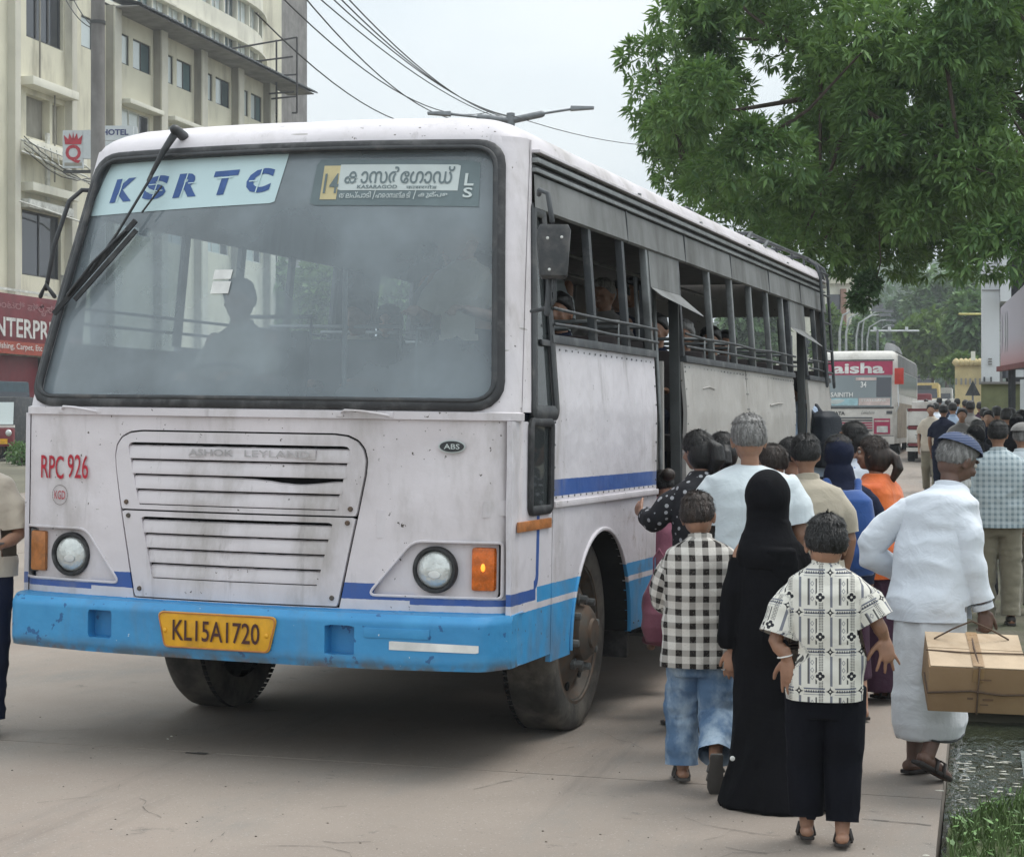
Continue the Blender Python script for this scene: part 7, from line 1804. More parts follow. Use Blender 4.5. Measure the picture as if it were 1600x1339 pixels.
b = MB(); b.ell(f['hv']+M3@Vector((0, .060, -.085)), (.050, .045, .042), 16, 10); b.ell(f['hv']+M3@Vector((0, .078, -.105)), (.032, .028, .035), 12, 8); cloth('beard', b, HR['white'], t, .006, 1, [(.004, (20, 20, 30))], 2)
shoes(t, f, M_sandal, name='sandal')
# the carton: tilted, tied with twine, hanging from his right hand
bx_, by_ = at(1521, 8.22); bz = pz(1050, 8.22)
cb = thing('cardboard_carton', 'brown cardboard carton tied with twine, hanging from the old man\'s hand', 'box', (bx_, by_, bz), ray_rot(1521)+R(-4))
cb.rotation_euler = (R(17), R(1.5), ray_rot(1521)+R(6))
g = G('corrugated cardboard'); x, y, z = g.xyz(); k = g.mix((.35, .235, .14), (.27, .175, .10), g.noise(3, 5).ramp(.3, .7)); k = g.mix(k, (.16, .10, .06), g.noise(5, 6, (1, 1, 3), rough=.7).ramp(.6, .8)*.6); g.col(k); g.set(Roughness=.85, Specular_IOR_Level=.2); g.bump(((x*1300)._m('SINE'))*.3+g.noise(6, 4)*2, .25, .004); M_card = g.m
CW, CD, CH = .208, .19, .105
mb = MB(); mb.hexa([(-CW, -CD, -CH), (CW, -CD, -CH), (CW-.004, CD, -CH), (-CW, CD, -CH), (-CW-.004, -CD, CH), (CW+.003, -CD+.004, CH), (CW, CD, CH-.006), (-CW+.006, CD, CH)]); obj('carton_body', mb, M_card, cb, bevel=.006)
M_cardl = mat('paler carton top', (.47, .36, .25), .85, var=.1, dirt=((.3, .2, .12), .4, 5))
for s_ in (-1, 1): obj('flap', MB().hexa([(-CW+.004, .003*s_, CH+.002), (CW-.004, .003*s_, CH+.002), (CW-.002, (CD-.004)*s_, CH+.001), (-CW+.004, (CD-.004)*s_, CH+.001), (-CW+.004, .003*s_, CH+.009), (CW-.004, .003*s_, CH+.007), (CW-.002, (CD-.004)*s_, CH+.005), (-CW+.004, (CD-.004)*s_, CH+.005)]), M_cardl, cb)
M_twine = mat('jute twine', (.10, .065, .045), .9)
obj('twine', MB().tube([(.0, -CD-.004, -CH-.002), (.002, -CD-.006, CH+.006), (-.004, 0, CH+.014), (0, CD+.004, CH+.004), (0, CD+.004, -CH)], .004, 6), M_twine, cb, smooth=True)
obj('twine', MB().tube([(-CW-.004, -.03, CH+.01), (-.05, -.05, CH+.013), (CW+.003, -.04, CH+.012)], .0035, 6), M_twine, cb, smooth=True)
obj('twine', MB().tube([(-CW-.004, .0, -.01), (-CW-.004, -CD-.004, -.015), (-.03, -CD-.007, .002), (CW*.5, -CD-.006, -.012), (CW+.004, -CD-.004, -.006), (CW+.005, CD, -.005)], .0045, 6), M_twine, cb, smooth=True)
hnd = Vector((-.01, .10, .205)); 
for p_ in ((-CW*.8, .10, CH+.01), (CW*.75, .12, CH+.01)): obj('twine', MB().tube([p_, Vector(p_).lerp(hnd, .5)+Vector((0, 0, .005)), hnd], .004, 6), M_twine, cb, smooth=True)
M_print = mat('faint brown print', (.16, .095, .06), .85, bump=None)
for (u, v, a, b_) in ((.03, .055, .05, .006), (-.03, -.035, .025, .009), (.045, -.038, .045, .009), (.03, -.062, .035, .006)): obj('print_mark', MB().add([(u-a/2, -CD-.0035, v-b_/2), (u+a/2, -CD-.0035, v-b_/2), (u+a/2, -CD-.0035, v+b_/2), (u-a/2, -CD-.0035, v+b_/2)], [(0, 1, 2, 3)]), M_print, cb, fix=False)
# ---- 5 big man in the pale tee
t = person('broad man with short grey hair and a pale white T-shirt, behind the woman in black', 1172, 9.2, 1.66, 4)
f = figure(t, 1.66, SK['mid'], dict(seed=7, vox=.010, bvox=.007, sw=.198, shz=1.375, head=(-.005, .035, 1.548), look=(6, -8, 0), hh=.225, hm=HR['grey'], legs=(((-.09, 0, .85), (-.1, .05, .46), (-.1, 0, .07)), ((.09, 0, .85), (.1, .1, .46), (.1, .1, .07)))))
shirt(t, f, F_tee, .78, w=(.238, .15), sl=.42, hemw=(.235, .16), collar=False, r=(.078, .080, .07), fab=False, name='t_shirt')
b = MB(); b.rings([(0, 0, .10, .18, .15), (0, 0, .5, .19, .16), (0, 0, .88, .18, .14)], 30); cloth('mundu', b, F_white2, t, .011, 2, [(.014, (5, 5, 1.6)), (.008, (11, 11, 4))], 6)
# ---- generic walkers for the rest of the crowd
def walker(label, px, d, H_, face, skin, top, bottom, hair='short', hm='black', look=(0, 0, 0), sl=.45, kind='trousers', group=None, vox=.013, seed=1, z=None, hem=None, wide=1.0, scarf=None, L=None, R_=None, lean_=0, shoe=True, cap=None, stride=.08, **kw):
    t = person(label, px, d, H_, face, z=z, group=group); k = H_/1.7
    o = dict(seed=seed, vox=vox, bvox=vox*.8, look=look, hair=hair, hm=HR[hm], sw=.18*k*wide, eyes=d < 14)
    if lean_: o['chest'] = (0, lean_*.6); o['neck'] = (0, lean_); o['head'] = (0, lean_*1.3+.03, H_-.115*k-lean_*.25)
    if L: o['L'] = tuple(tuple(q*k for q in p) for p in L)
    if R_: o['R'] = tuple(tuple(q*k for q in p) for p in R_)
    o['legs'] = (((-.09*k, 0, .87*k), (-.10*k, .03+stride*.5, .48*k), (-.10*k, stride, .07)), ((.09*k, 0, .87*k), (.10*k, .02, .48*k), (.10*k, -stride, .07)))
    f = figure(t, H_, SK[skin], o)
    hemz = hem if hem is not None else .80*k
    shirt(t, f, top, hemz, w=(.20*k*wide, .13*k*wide), sl=sl, fab=top is M_plaid, collar=kw.get('collar', True), hemw=kw.get('hemw'))
    if kind == 'trousers': trousers(t, f, bottom, .95*k)
    else:
        b = MB(); lo = kw.get('low', .08); b.rings([(0, 0, lo, .20*k, .17*k), (0, 0, .45*k, .19*k, .16*k), (0, 0, .92*k, .16*k, .12*k)], 26); cloth(kind, b, bottom, t, vox, 2, [(.016, (5, 5, 1.5)), (.008, (11, 11, 4))], seed)
    if scarf:
        hv = f['hv']; M3 = f['M3']; s_ = f['hh']/.23; b = MB(); b.ell(hv+M3@Vector((0, -.022, .012)), (.097*s_, .108*s_, .112*s_), 20, 14, M3); cx, cy = f['chest']
        b.rings([(cx, cy-.01, f['shz']-.20*k, .18*k, .13*k), (cx, cy, f['shz']-.06*k, .185*k, .13*k), (cx, cy+.01, f['shz']+.02*k, .10*k, .10*k), (hv.x, hv.y-.03, hv.z-.06, .080*k, .085*k)], 24)
        cloth('headscarf', b, scarf, t, vox*.8, 2, [(.008, (6, 6, 10))], seed)
    if cap:
        hv = f['hv']; M3 = f['M3']; n, m = 24, 8; vs = []
        for i in range(m+1):
            th = R(80)*i/m
            for j in range(n): a = 2*PI*j/n; vs.append(hv+M3@Vector((math.sin(th)*math.cos(a)*.104, math.sin(th)*math.sin(a)*.122-.010, math.cos(th)*.090+.042)))
        obj('cap', MB().add(vs, [(i*n+j, (i+1)*n+j, (i+1)*n+(j+1) % n, i*n+(j+1) % n) for i in range(m) for j in range(n)]), cap, t, smooth=True)
    if shoe: shoes(t, f, M_sandal, name='sandal' if kind != 'trousers' else 'shoe')
    return t, f
def ponytail(t, f, drop=.25, m='black', r=.035, seed=1):
    hv = f['hv']; M3 = f['M3']; a = hv+M3@Vector((0, -.10, .02)); b = MB(); b.ell(hv+M3@Vector((0, -.035, -.015)), (.085, .085, .095), 18, 12, M3)
    b.tube([a, a+M3@Vector((0, -.04, -.03)), a+Vector((0, -.03, -drop*.5))+M3@Vector((0, -.03, 0)), a+M3@Vector((0, -.01, 0))+Vector((0, 0, -drop))], [r*.8, r, r*1.05, r*.5], 12)
    cloth('ponytail', b, HR[m], t, .008, 2, [(.004, (14, 14, 3))], seed)
def rucksack(t, f, m, w=.15, d_=.09, z0=None, h_=.42, label='rucksack'):
    cx, cy = f['chest']; z1 = f['shz']-.02; z0 = z1-h_; b = MB(); y = cy-.13*f['k']-d_
    b.rings([(cx, y, z0, w*.9, d_*.8), (cx, y, z0+.04, w, d_), (cx, y, z0+h_*.55, w, d_), (cx, y+.01, z1-.05, w*.85, d_*.85), (cx, y+.03, z1, w*.5, d_*.5)], 26, p=3)
    b.rings([(cx, y-d_*.7, z0+.04, w*.75, d_*.4), (cx, y-d_*.8, z0+.12, w*.78, d_*.5), (cx, y-d_*.6, z0+.20, w*.7, d_*.4)], 20, p=3)
    for s_ in (-1, 1): b.tube([(cx+s_*.06, y+.03, z1-.10), (cx+s_*.09, cy-.05, f['shz']+.03), (cx+s_*.10, cy+.08, f['shz']-.02), (cx+s_*.12, cy+.12, f['shz']-.2)], .022, 8, flat=((0, 1, .4), .5))
    return cloth(label, b, m, t, .010, 2, [(.008, (6, 6, 6))], 3)
# 6 beige shirt
walker('man with black hair and beige shirt in the middle of the crowd', 1262, 9.9, 1.575, 16, 'mid', F_beige, F_navy, look=(-14, -4, 0), seed=8, wide=1.05)
# 7 woman with blue rucksack
t, f = walker('woman in a dark headscarf with a bright blue rucksack on her back', 1312, 10.4, 1.57, 14, 'mid', F_navy, F_maroon, kind='skirt', scarf=F_navy, hem=.75, seed=9, low=.22, stride=.14)
rucksack(t, f, F_blue, .145, .085, h_=.46)
# 8 orange dupatta
t, f = walker('woman with tied hair and an orange dupatta looking left, right of the blue rucksack', 1372, 11.0, 1.57, 62, 'mid', F_orange, F_maroon, hair='long', kind='kurta', look=(16, 4, 0), seed=10, sl=.5, vox=.010, hm='brown', wide=1.05, collar=False)
ponytail(t, f, .18, 'brown', .03)
# 9 profile girl behind
t, f = walker('woman in profile in a white and blue dress, in front of the second bus', 1341, 12.3, 1.66, 68, 'mid', F_wbpat, F_maroon, hair='long', kind='skirt', look=(10, 2, 0), seed=12, sl=.6, collar=False)
ponytail(t, f, .20, 'black', .03)
# 10 ponytail woman at the door, arm stretched into the doorway
t, f = walker('woman with tied black hair and flowered black dress reaching into the bus door', 1105, 9.9, 1.60, 38, 'mid', F_dots, F_black, hair='long', kind='kurta', look=(8, -10, 0), seed=13, sl=.8, collar=False,
    L=((-.16, .05, 1.36), (-.25, .16, 1.18), (-.18, .38, 1.22)), lean_=.04)
ponytail(t, f, .16, 'black', .04)
# 11 woman stooping in the doorway
t, f = walker('small girl with tied hair in a pink dress climbing the front door steps', 1038, 11.25, 1.12, 10, 'light', F_pink, F_pink, hair='long', kind='skirt', look=(50, -16, 0), seed=14, sl=.6, collar=False, z=.22, lean_=.06, shoe=False)
obj('hair_bun', MB().ell(f['hv']+Vector((.03, -.07, .07)), (.045, .045, .04), 14, 10), HR['brown'], t, smooth=True)
# 12, 13 heads between
t, f = walker('woman with black hair whose head just shows behind the flowered dress woman', 1130, 10.6, 1.58, 10, 'mid', F_navy, F_maroon, hair='long', kind='skirt', seed=15, collar=False); ponytail(t, f, .15, 'black', .03)
t, f = walker('child with brown hair looking left between the grey-haired man and the beige shirt', 1214, 10.3, 1.52, 60, 'light', F_pink, F_navy, hair='long', hm='brown', seed=16, collar=False); 
walker('woman with dark hair and maroon top just behind the beige shirt man', 1238, 11.2, 1.55, 20, 'mid', F_maroon, F_navy, hair='long', hm='black', seed=17, collar=False)
# 14 man boarding the rear door
t, f = walker('man with a dark rucksack and light blue shirt climbing in at the rear bus door', 1264, 16.2, 1.66, 58, 'mid', F_lblue, F_navy, seed=18, z=.40, sl=1.0, look=(0, -8, 0), lean_=.06); rucksack(t, f, F_dkbag, .17, .10, h_=.48)
# 15 plaid shirt
walker('man in pale blue plaid shirt and khaki trousers at the right edge', 1560, 15.1, 1.66, 4, 'mid', M_plaid, F_khaki, seed=19, hem=.80, sl=.75, wide=1.12, look=(-10, 0, 0), stride=.03)
walker('man in a grey cap and white shirt next to the plaid shirt man', 1597, 15.9, 1.62, -10, 'mid', F_tee, F_khaki, seed=20, hm='grey', cap=F_grey, sl=.5)
t, f = walker('woman in a black abaya with a red patterned scarf right behind the old man', 1524, 16.8, 1.60, 0, 'mid', F_black, F_black, seed=21, scarf=F_black, kind='abaya', sl=1.0, hair='long'); 
obj('red_scarf_end', MB().hexa([(.02, -.17, 1.12), (.18, -.17, 1.12), (.18, -.15, 1.12), (.02, -.15, 1.12), (.05, -.175, 1.34), (.17, -.17, 1.34), (.17, -.15, 1.34), (.05, -.155, 1.34)]), F_redpat, t, bevel=.01)
# 18 man at the left edge holding a phone
t, f = walker('man in a cream shirt and dark trousers holding a phone at the left edge', -36, 9.45, 1.58, 168, 'mid', F_cream, F_navy, seed=22, sl=.46, look=(0, -20, 0), L=((-.19, .0, 1.36), (-.23, .03, 1.08), (-.17, .24, 1.04)), hem=.80, stride=.10, wide=1.05)
q = Vector(f['L'][2]); ph = obj('phone', MB().box((q.x-.035, q.y+.05, q.z+.01), (q.x+.035, q.y+.19, q.z+.02)), M_black, None, bevel=.004)
ph.parent = None; ph.location = t.location; ph.rotation_euler = t.rotation_euler; prop(ph, 'dark phone in the hand of the man at the left edge', 'phone')
# far pedestrians on the right-hand path
FP = [(1455, 34, 1.62, 180, F_cream, F_khaki, 'in a pale shirt with a yellow bag, leftmost of the far group', 'mid'), (1474, 31, 1.64, 0, F_navy, F_navy, 'in dark clothes seen from behind, second from left in the far group', 'mid'), (1489, 33, 1.66, 0, F_lblue, F_navy, 'in a light blue shirt between darker figures of the far group', 'mid'),
      (1503, 29, 1.60, 180, F_grey, F_blk2, 'facing the camera in a grey top under the triangular road sign', 'mid'), (1516, 32, 1.70, 0, F_grey, F_navy, 'taller, grey shirt, just behind the road sign post', 'dark'), (1545, 26, 1.60, 180, F_navy, F_navy, 'facing the camera in a navy dress by the mossy wall', 'light'),
      (1572, 24, 1.66, 0, F_blk2, F_navy, 'in black, left of the kiosk posts', 'mid'), (1588, 22, 1.62, 0, F_black, F_black, 'in a black veil below the hoarding', 'mid'), (1527, 20, 1.60, 0, F_blk2, F_blk2, 'in a dark top with short hair ahead of the old man', 'mid'), (1463, 40, 1.6, 0, F_white, F_navy, 'in a white shirt, smallest of the far group', 'mid'), (1532, 38, 1.64, 0, F_maroon, F_navy, 'in maroon walking near the far wall', 'mid')]
for i, (px, d, H_, fc, tp, bt, lb, sk) in enumerate(FP):
    walker('pedestrian '+lb, px, d, H_, fc+random.uniform(-15, 15), sk, tp, bt, seed=30+i, vox=.022, group='far pedestrians', scarf=F_black if 'veil' in lb else None, stride=.12)
# ---- people inside the bus (bus floor 1.17)
def rider(label, bx, by, face, skin, top, H_=1.62, zf=1.17, seat_=True, scarf=None, hm='black', look=(0, 0, 0), hair='short', seed=50):
    Mb = Matrix.LocRotScale(bus.location, bus.rotation_euler, None); p = Mb@Vector((bx, by, zf)); k = H_/1.7
    t = thing('person', label, 'person', tuple(p), R(-4.75+face)); dz = -.42 if seat_ else 0
    o = dict(seed=seed, vox=.014, bvox=.011, look=look, hair=hair, hm=HR[hm], hip=(0, 0), shz=1.40*k+dz, head=(0, .04, H_-.115*k+dz), eyes=True)
    o['L'] = ((-.18*k, 0, 1.37*k+dz), (-.22*k, .10, 1.12*k+dz), (-.15*k, .36, 1.15*k+dz)); o['R'] = ((.18*k, 0, 1.37*k+dz), (.22*k, .10, 1.12*k+dz), (.15*k, .36, 1.15*k+dz))
    if seat_: o['legs'] = (((-.09, .02, .50), (-.11, .42, .50), (-.11, .40, .08)), ((.09, .02, .50), (.11, .42, .50), (.11, .40, .08)))
    k0 = .92
    b = MB(); M3 = RX(*look); head(b, o['head'], .22, M3); hv = Vector(o['head']); sz = o['shz']
    b.tube([(0, .0, sz-.05), (0, .02, sz+.02), hv+M3@Vector((0, -.02, -.05))], [.06, .052, .05], 12)
    for a, e, w in (o['L'], o['R']):
        b.tube([a, e, w], [.045, .038, .026], 10); hand(b, w, Vector(w)-Vector(e), (0, 0, -1), 1, .9, curl=.6)
    for h_, kn, an in o.get('legs', (((-.09, 0, .85), (-.1, .02, .46), (-.1, 0, .07)), ((.09, 0, .85), (.1, .02, .46), (.1, 0, .07)))):
        b.tube([h_, kn, an], [.08, .055, .036], 10); b.tube([Vector(an)+Vector((0, -.03, -.03)), Vector(an)+Vector((0, .15, -.04))], .034, 8)
    z0 = .45 if seat_ else .85
    b.rings([(0, 0, z0, .15, .11), (0, 0, (z0+sz)/2, .13, .10), (0, 0, sz-.03, .15, .09)], 16); cloth('body', b, SK[skin], t, .010, 2)
    obj('hair', hairmesh(tuple(hv), .22, M3, hair, seed), HR[hm], t, smooth=True)
    f = dict(k=k, M3=M3, hv=hv, L=o['L'], R=o['R'], hh=.22, seed=seed, vox=.014, shz=sz, hip=(0, 0), chest=(0, 0), neck=(0, .01), sw=.18)
    shirt(t, f, top, z0+.02, w=(.20*k, .13*k), sl=.47, fab=False)
    b = MB(); 
    for h_, kn, an in (o.get('legs') or (((-.09, 0, .85), (-.1, .02, .46), (-.1, 0, .07)), ((.09, 0, .85), (.1, .02, .46), (.1, 0, .07)))): b.tube([h_, kn, an], [.10, .075, .06], 12, round_=False)
    b.rings([(0, .02, z0-.03, .16, .12), (0, 0, z0+.08, .16, .12)], 16); cloth('trousers', b, F_navy, t, .014, 1, [(.006, (6, 6, 8))], seed)
    if scarf:
        b = MB(); b.ell(hv+M3@Vector((0, -.02, .01)), (.095, .105, .11), 18, 12, M3); b.rings([(0, 0, sz-.14, .17, .12), (0, 0, sz-.02, .12, .11), (hv.x, hv.y-.02, hv.z-.06, .08, .085)], 18); cloth('headscarf', b, scarf, t, .012, 2, [(.006, (6, 6, 10))], seed)
    return t
M_drv = fabric('driver shirt', (.30, .27, .22))
rider('bus driver in a tan shirt behind the steering wheel, seen dimly through the windscreen', -1.93, 1.13, 180, 'mid', M_drv, look=(0, 0, 0), seed=51)
rider('passenger with a cap looking out of the second side window', -.46, 1.72, 180, 'light', F_blk2, look=(55, 0, 0), seed=52)
rider('passenger resting an arm at the first side window', -.60, 1.05, 180, 'mid', F_beige, seed=53, seat_=False, H_=1.5)
rider('passenger in a dark shirt at the window just behind the front door', -.46, 4.5, 180, 'mid', F_navy, seed=54)
rider('passenger with grey hair two windows behind the front door', -.46, 5.3, 180, 'mid', F_grey, seed=55, hm='grey')
rider('passenger in a light shirt near the rear door window', -.46, 6.2, 180, 'mid', F_tee, seed=56)
rider('standing passenger in the aisle behind the driver, seen through the windscreen', -1.25, 2.6, 185, 'mid', F_grey, seed=57, seat_=False)
rider('standing passenger in white near the cab rail behind the windscreen', -1.0, 3.6, 170, 'mid', F_tee, seed=58, seat_=False, H_=1.66)
rider('seated passenger in a black headscarf on the far side of the bus', -2.0, 3.4, 185, 'mid', F_black, seed=59, scarf=F_black)
rider('seated passenger in beige on the far side of the bus', -1.9, 2.65, 180, 'mid', F_beige, seed=60)
Mb = Matrix.LocRotScale(bus.location, bus.rotation_euler, None)
R0 = {o['label']: o for o in bpy.data.objects if 'label' in o and o['label'].startswith(('passenger', 'seated passenger', 'standing passenger'))}
def again(src, bx, by, rot, label, zf=1.17):
    s_ = [o for l, o in R0.items() if src in l][0]; dup(s_, tuple(Mb@Vector((bx, by, zf))), R(-4.75+rot), label)
again('grey hair two windows', -.95, 4.9, 170, 'added standing figure in grey in the aisle behind the third window after the door', 1.45)  # standing figures added in the aisle to darken the interior
again('in a dark shirt', -1.1, 5.8, 190, 'added standing figure in dark clothes in the aisle behind the fourth window after the door', 1.5)
again('light shirt near', -.48, 6.85, 185, 'passenger in a light top at the last window before the rear door')
again('in a dark shirt', -.50, 2.38, 180, 'passenger in a dark shirt at the third side window, just before the front door')
again('standing passenger in the aisle', -1.2, 6.6, 175, 'added standing figure in grey near the rear door inside the bus')  # one more figure added to darken the interior
# more of the far crowd: copies of the far pedestrians
P0 = [o for o in bpy.data.objects if o.get('group') == 'far pedestrians']
for i, (px, d, k, lb) in enumerate(((1481, 44, 1, 'pedestrian in dark clothes between the white shirt and the road sign, farther off'), (1496, 47, 2, 'small pedestrian in a pale blue shirt far behind the grey top'), (1510, 41, 6, 'pedestrian in black just left of the road sign post'),
        (1538, 30, 5, 'pedestrian in dark blue beside the mossy wall, left of the woman facing us'), (1558, 28, 10, 'pedestrian in maroon at the mossy wall coping'), (1581, 27, 0, 'pedestrian in a pale shirt between the kiosk posts'), (1595, 25, 7, 'veiled pedestrian at the very right edge under the kiosk'), (1468, 50, 6, 'pedestrian in black beside the distant cars'))):
    x, y = at(px, d); dup(P0[k], (x, y, gz(x, y)), ray_rot(px)+R(20*(i % 3)-10), lb)
# pink carrier bag hanging below the doorway
q = at(1030, 10.3); pb = thing('carrier_bag', 'pink patterned carrier bag hanging beside the bus step', 'bag', (q[0], q[1], .62), ray_rot(1033))
b = MB(); b.rings([(0, 0, -.20, .075, .05), (0, 0, -.12, .10, .07), (0, 0, .05, .085, .06), (0, 0, .17, .04, .03)], 18, p=2.6); cloth('bag_body', b, F_pink, pb, .008, 2, [(.012, (8, 8, 8))], 3)
for s_ in (-1, 1): obj('bag_handle', MB().tube([(.03*s_, 0, .15), (.03*s_, 0, .26), (0, 0, .31)], .006, 6), F_pink, pb, smooth=True)
# ================================================================== OTHER VEHICLES
def vframe(label, cat, px, d, name, rot=0, z=None):
    x, y = at(px, d); return thing(name, label, cat, (x, y, gz(x, y) if z is None else z), rot)
M_vwhite = mat('white coach paint', (.60, .58, .54), .5, var=.06, dirt=((.3, .27, .22), .4, 1.5)); M_tan = mat('dusty tan coach side', (.30, .24, .17), .6, var=.15, dirt=((.15, .11, .08), .5, 2)); M_mag = mat('magenta banner', (.38, .03, .09), .5, var=.08)
M_glassd = glass_mat('dark coach glass', (.25, .28, .30), .30, (.22, .26, .27), .05); M_pinkl = mat('pale board', (.55, .45, .42), .5); M_teal = mat('pale teal board', (.30, .48, .52), .5); M_redb = mat('red lamp board', (.50, .035, .02), .5)
def vwheel(par, x, y, r=.48, w=.25, name='wheel'):
    w_ = obj(name, MB().lathe([(.001, 0), (r*.5, .0), (r*.55, .02), (r*.92, .02), (r, -.03), (r, -w+.03), (r*.9, -w), (.001, -w)], (x, y, r), 'x', 24), M_tread, par, smooth=True, auto=.5)
    obj('hub', MB().lathe([(.001, .05), (r*.2, .05), (r*.3, .022), (r*.5, .021)], (x, y, r), 'x', 16), M_rim, w_, smooth=True, auto=.5); return w_
def quad(nm, P, m, par): return obj(nm, MB().add(P, [tuple(range(len(P)))]), m, par, fix=False)
# second bus, coming up behind with its front to the camera
b2 = vframe('white and magenta private bus with aisha written over its windscreen, behind the crowd', 'bus', 1334, 52, 'private_bus', R(-1.5))
HWb = 1.18
def prof(z): return 0.0 if z < 1.3 else .22*(z-1.3)/1.5
body = MB(); zs = [.35, .9, 1.3, 1.9, 2.5, 2.75, 2.9, 2.96]; vs = []
for z in zs:
    hw = HWb-(.05 if z > 2.8 else 0)-(.12 if z > 2.92 else 0); y0 = prof(z)+(.1 if z > 2.8 else 0)+(.25 if z > 2.92 else 0)
    for x, y in ((-hw+.12, y0), (0, y0-.08), (hw-.12, y0), (hw, y0+.12), (hw, 9.8), (-hw, 9.8), (-hw, y0+.12)): vs.append((x, y, z))
n = 7; body.add(vs, [(i*n+k, i*n+(k+1) % n, (i+1)*n+(k+1) % n, (i+1)*n+k) for i in range(len(zs)-1) for k in range(n)]+[tuple((len(zs)-1)*n+k for k in range(n)), tuple(range(n))[::-1]])
obj('coach_body', body, M_vwhite, b2, bevel=.015)
def b2p(u, z, o_=.015): return (u, prof(z)-.08*(1-min(1, abs(u)/1.06))-o_, z)
def b2q(nm, u0, u1, z0, z1, m, o_=.015, par=None): 
    xs = np.linspace(u0, u1, 7); return obj(nm, MB().add([b2p(x, z, o_) for x in xs for z in (z0, z1)], [(2*i, 2*i+2, 2*i+3, 2*i+1) for i in range(6)]), m, par or b2, fix=False)
b2q('banner', -1.08, 1.06, 2.27, 2.66, M_mag); b2q('windscreen', -1.06, 1.04, 1.38, 2.27, pane_mat('grey coach glass', (.20, .24, .25), (.10, .13, .14)), .012); b2q('windscreen_trim', -1.10, 1.10, 1.33, 1.375, M_rubber, .03); b2q('windscreen_trim', -1.10, 1.10, 2.665, 2.70, M_rubber, .03)
text('banner_lettering', 'aisha', lambda u, v: b2p(.12+u, 2.46+v, .024), M_cardw, b2, .3, width=1.42, height=.30, bold=.03)
b2q('lower_board', -1.0, .12, 1.42, 1.62, M_teal, .022); b2q('lower_board', .14, 1.0, 1.42, 1.62, M_pinkl, .022); b2q('lower_board_end', -1.0, -.62, 1.42, 1.62, M_pinkl, .026)
text('screen_lettering', 'SAINITH', lambda u, v: b2p(-.33+u, 1.72+v, .026), M_cardw, b2, .1, width=.62, height=.13, bold=.02); text('screen_lettering', 'STATEBANK', lambda u, v: b2p(.56+u, 1.56+v, .028), M_cardw, b2, .1, width=.70, height=.07, bold=.02)
text('screen_lettering', '34', lambda u, v: b2p(.27+u, 2.0+v, .026), M_cardw, b2, .1, width=.16, height=.16, bold=.02)
b2q('inner_dark', .62, 1.02, 1.65, 2.2, M_paneD, .018); b2q('sun_strip', .05, .62, 2.12, 2.2, M_pinkl, .024)
obj('wiper', MB().tube([b2p(-.98, 2.7, .05), b2p(-.86, 1.75, .05)], .012, 6), M_black, b2)
obj('emblem', MB().ell(b2p(-.42, 1.52, .026), (.26, .006, .075), 20, 6), M_signwhite, b2)
text('maker_lettering', 'TATA', lambda u, v: b2p(-.42+u, 1.20+v, .02), M_black, b2, .1, width=.36, height=.10, bold=.03); text('script_lettering', 'Lekshmi', lambda u, v: b2p(.40+u, 1.22+v, .02), M_greyband, b2, .1, width=.38, height=.09, shear=.4)
for k in range(6): b2q('grille_bar', -.95, .52, .70+k*.07, .735+k*.07, M_mag if k in (1, 2, 3) else M_frame, .03)
b2q('lamp_panel', .56, 1.0, .62, 1.05, M_mag, .02); b2q('lamp_panel', -1.0, -.96, .62, 1.05, M_mag, .02); b2q('lamp_lens', .64, .94, .66, .84, M_lens, .035); b2q('upper_strip', .58, .98, .96, 1.0, M_pinkl, .03); b2q('badge', .90, 1.06, 1.18, 1.26, M_frame, .02)
b2q('bumper', -1.12, 1.12, .34, .55, M_vwhite, .06); b2q('bumper_shadow', -1.1, 1.1, .555, .57, M_frame, .04)
quad('cowl_side', [(1.185, .2, .5), (1.185, 9.7, .5), (1.185, 9.7, 1.5), (1.185, .2, 1.5)], M_tan, b2); quad('side_glass', [(1.187, .5, 1.75), (1.187, 9.5, 1.75), (1.187, 9.5, 2.4), (1.187, .7, 2.4)], M_paneD, b2); quad('side_upper', [(1.186, .4, 2.42), (1.186, 9.6, 2.42), (1.186, 9.6, 2.85), (1.186, .5, 2.85)], M_greyband, b2)
obj('route_lamp', MB().box((1.13, -.14, 2.0), (1.38, -.08, 2.45)), M_redb, b2, bevel=.01); obj('mirror_arm', MB().tube([(1.22, -.1, 2.0), (1.24, -.1, 1.4), (1.16, .05, 1.25)], .02, 6), M_whitew, b2)
for x in (1.12, -.90): vwheel(b2, x, 1.9); vwheel(b2, x, 7.2)
obj('roof_luggage', MB().hexa([(.7, 1.5, 2.96), (1.1, 1.5, 2.96), (1.1, 4, 2.96), (.7, 4, 2.96), (.75, 1.7, 3.25), (1.0, 1.7, 3.2), (1.0, 3.8, 3.2), (.75, 3.8, 3.25)]), M_greyband, b2, bevel=.05)
def box_vehicle(t, w, l, h, z0, m, wheels=.4, glass=(.55, .85), cab=None):
    obj('vehicle_body', MB().hexa([(-w/2, 0, z0), (w/2, 0, z0), (w/2, l, z0), (-w/2, l, z0), (-w/2+.06, .15, h), (w/2-.06, .15, h), (w/2-.06, l-.05, h), (-w/2+.06, l-.05, h)]), m, t, bevel=.05)
    quad('windscreen', [(-w/2+.12, .15*glass[0]-.03, h*glass[0]), (w/2-.12, .15*glass[0]-.03, h*glass[0]), (w/2-.16, .15*glass[1]-.03, h*glass[1]), (-w/2+.16, .15*glass[1]-.03, h*glass[1])], M_paneD, t)
    for x in (-w/2+.22, w/2+.01):
        for y in (l*.2, l*.78): vwheel(t, x, y, wheels, .22)
    for s_ in (-1, 1): obj('headlight', MB().ell((s_*(w/2-.25), -.01, z0+.30), (.12, .04, .09), 12, 8), M_lens, t, smooth=True)
    obj('bumper', MB().box((-w/2, -.08, z0-.05), (w/2, .02, z0+.14)), M_frame, t, bevel=.02)
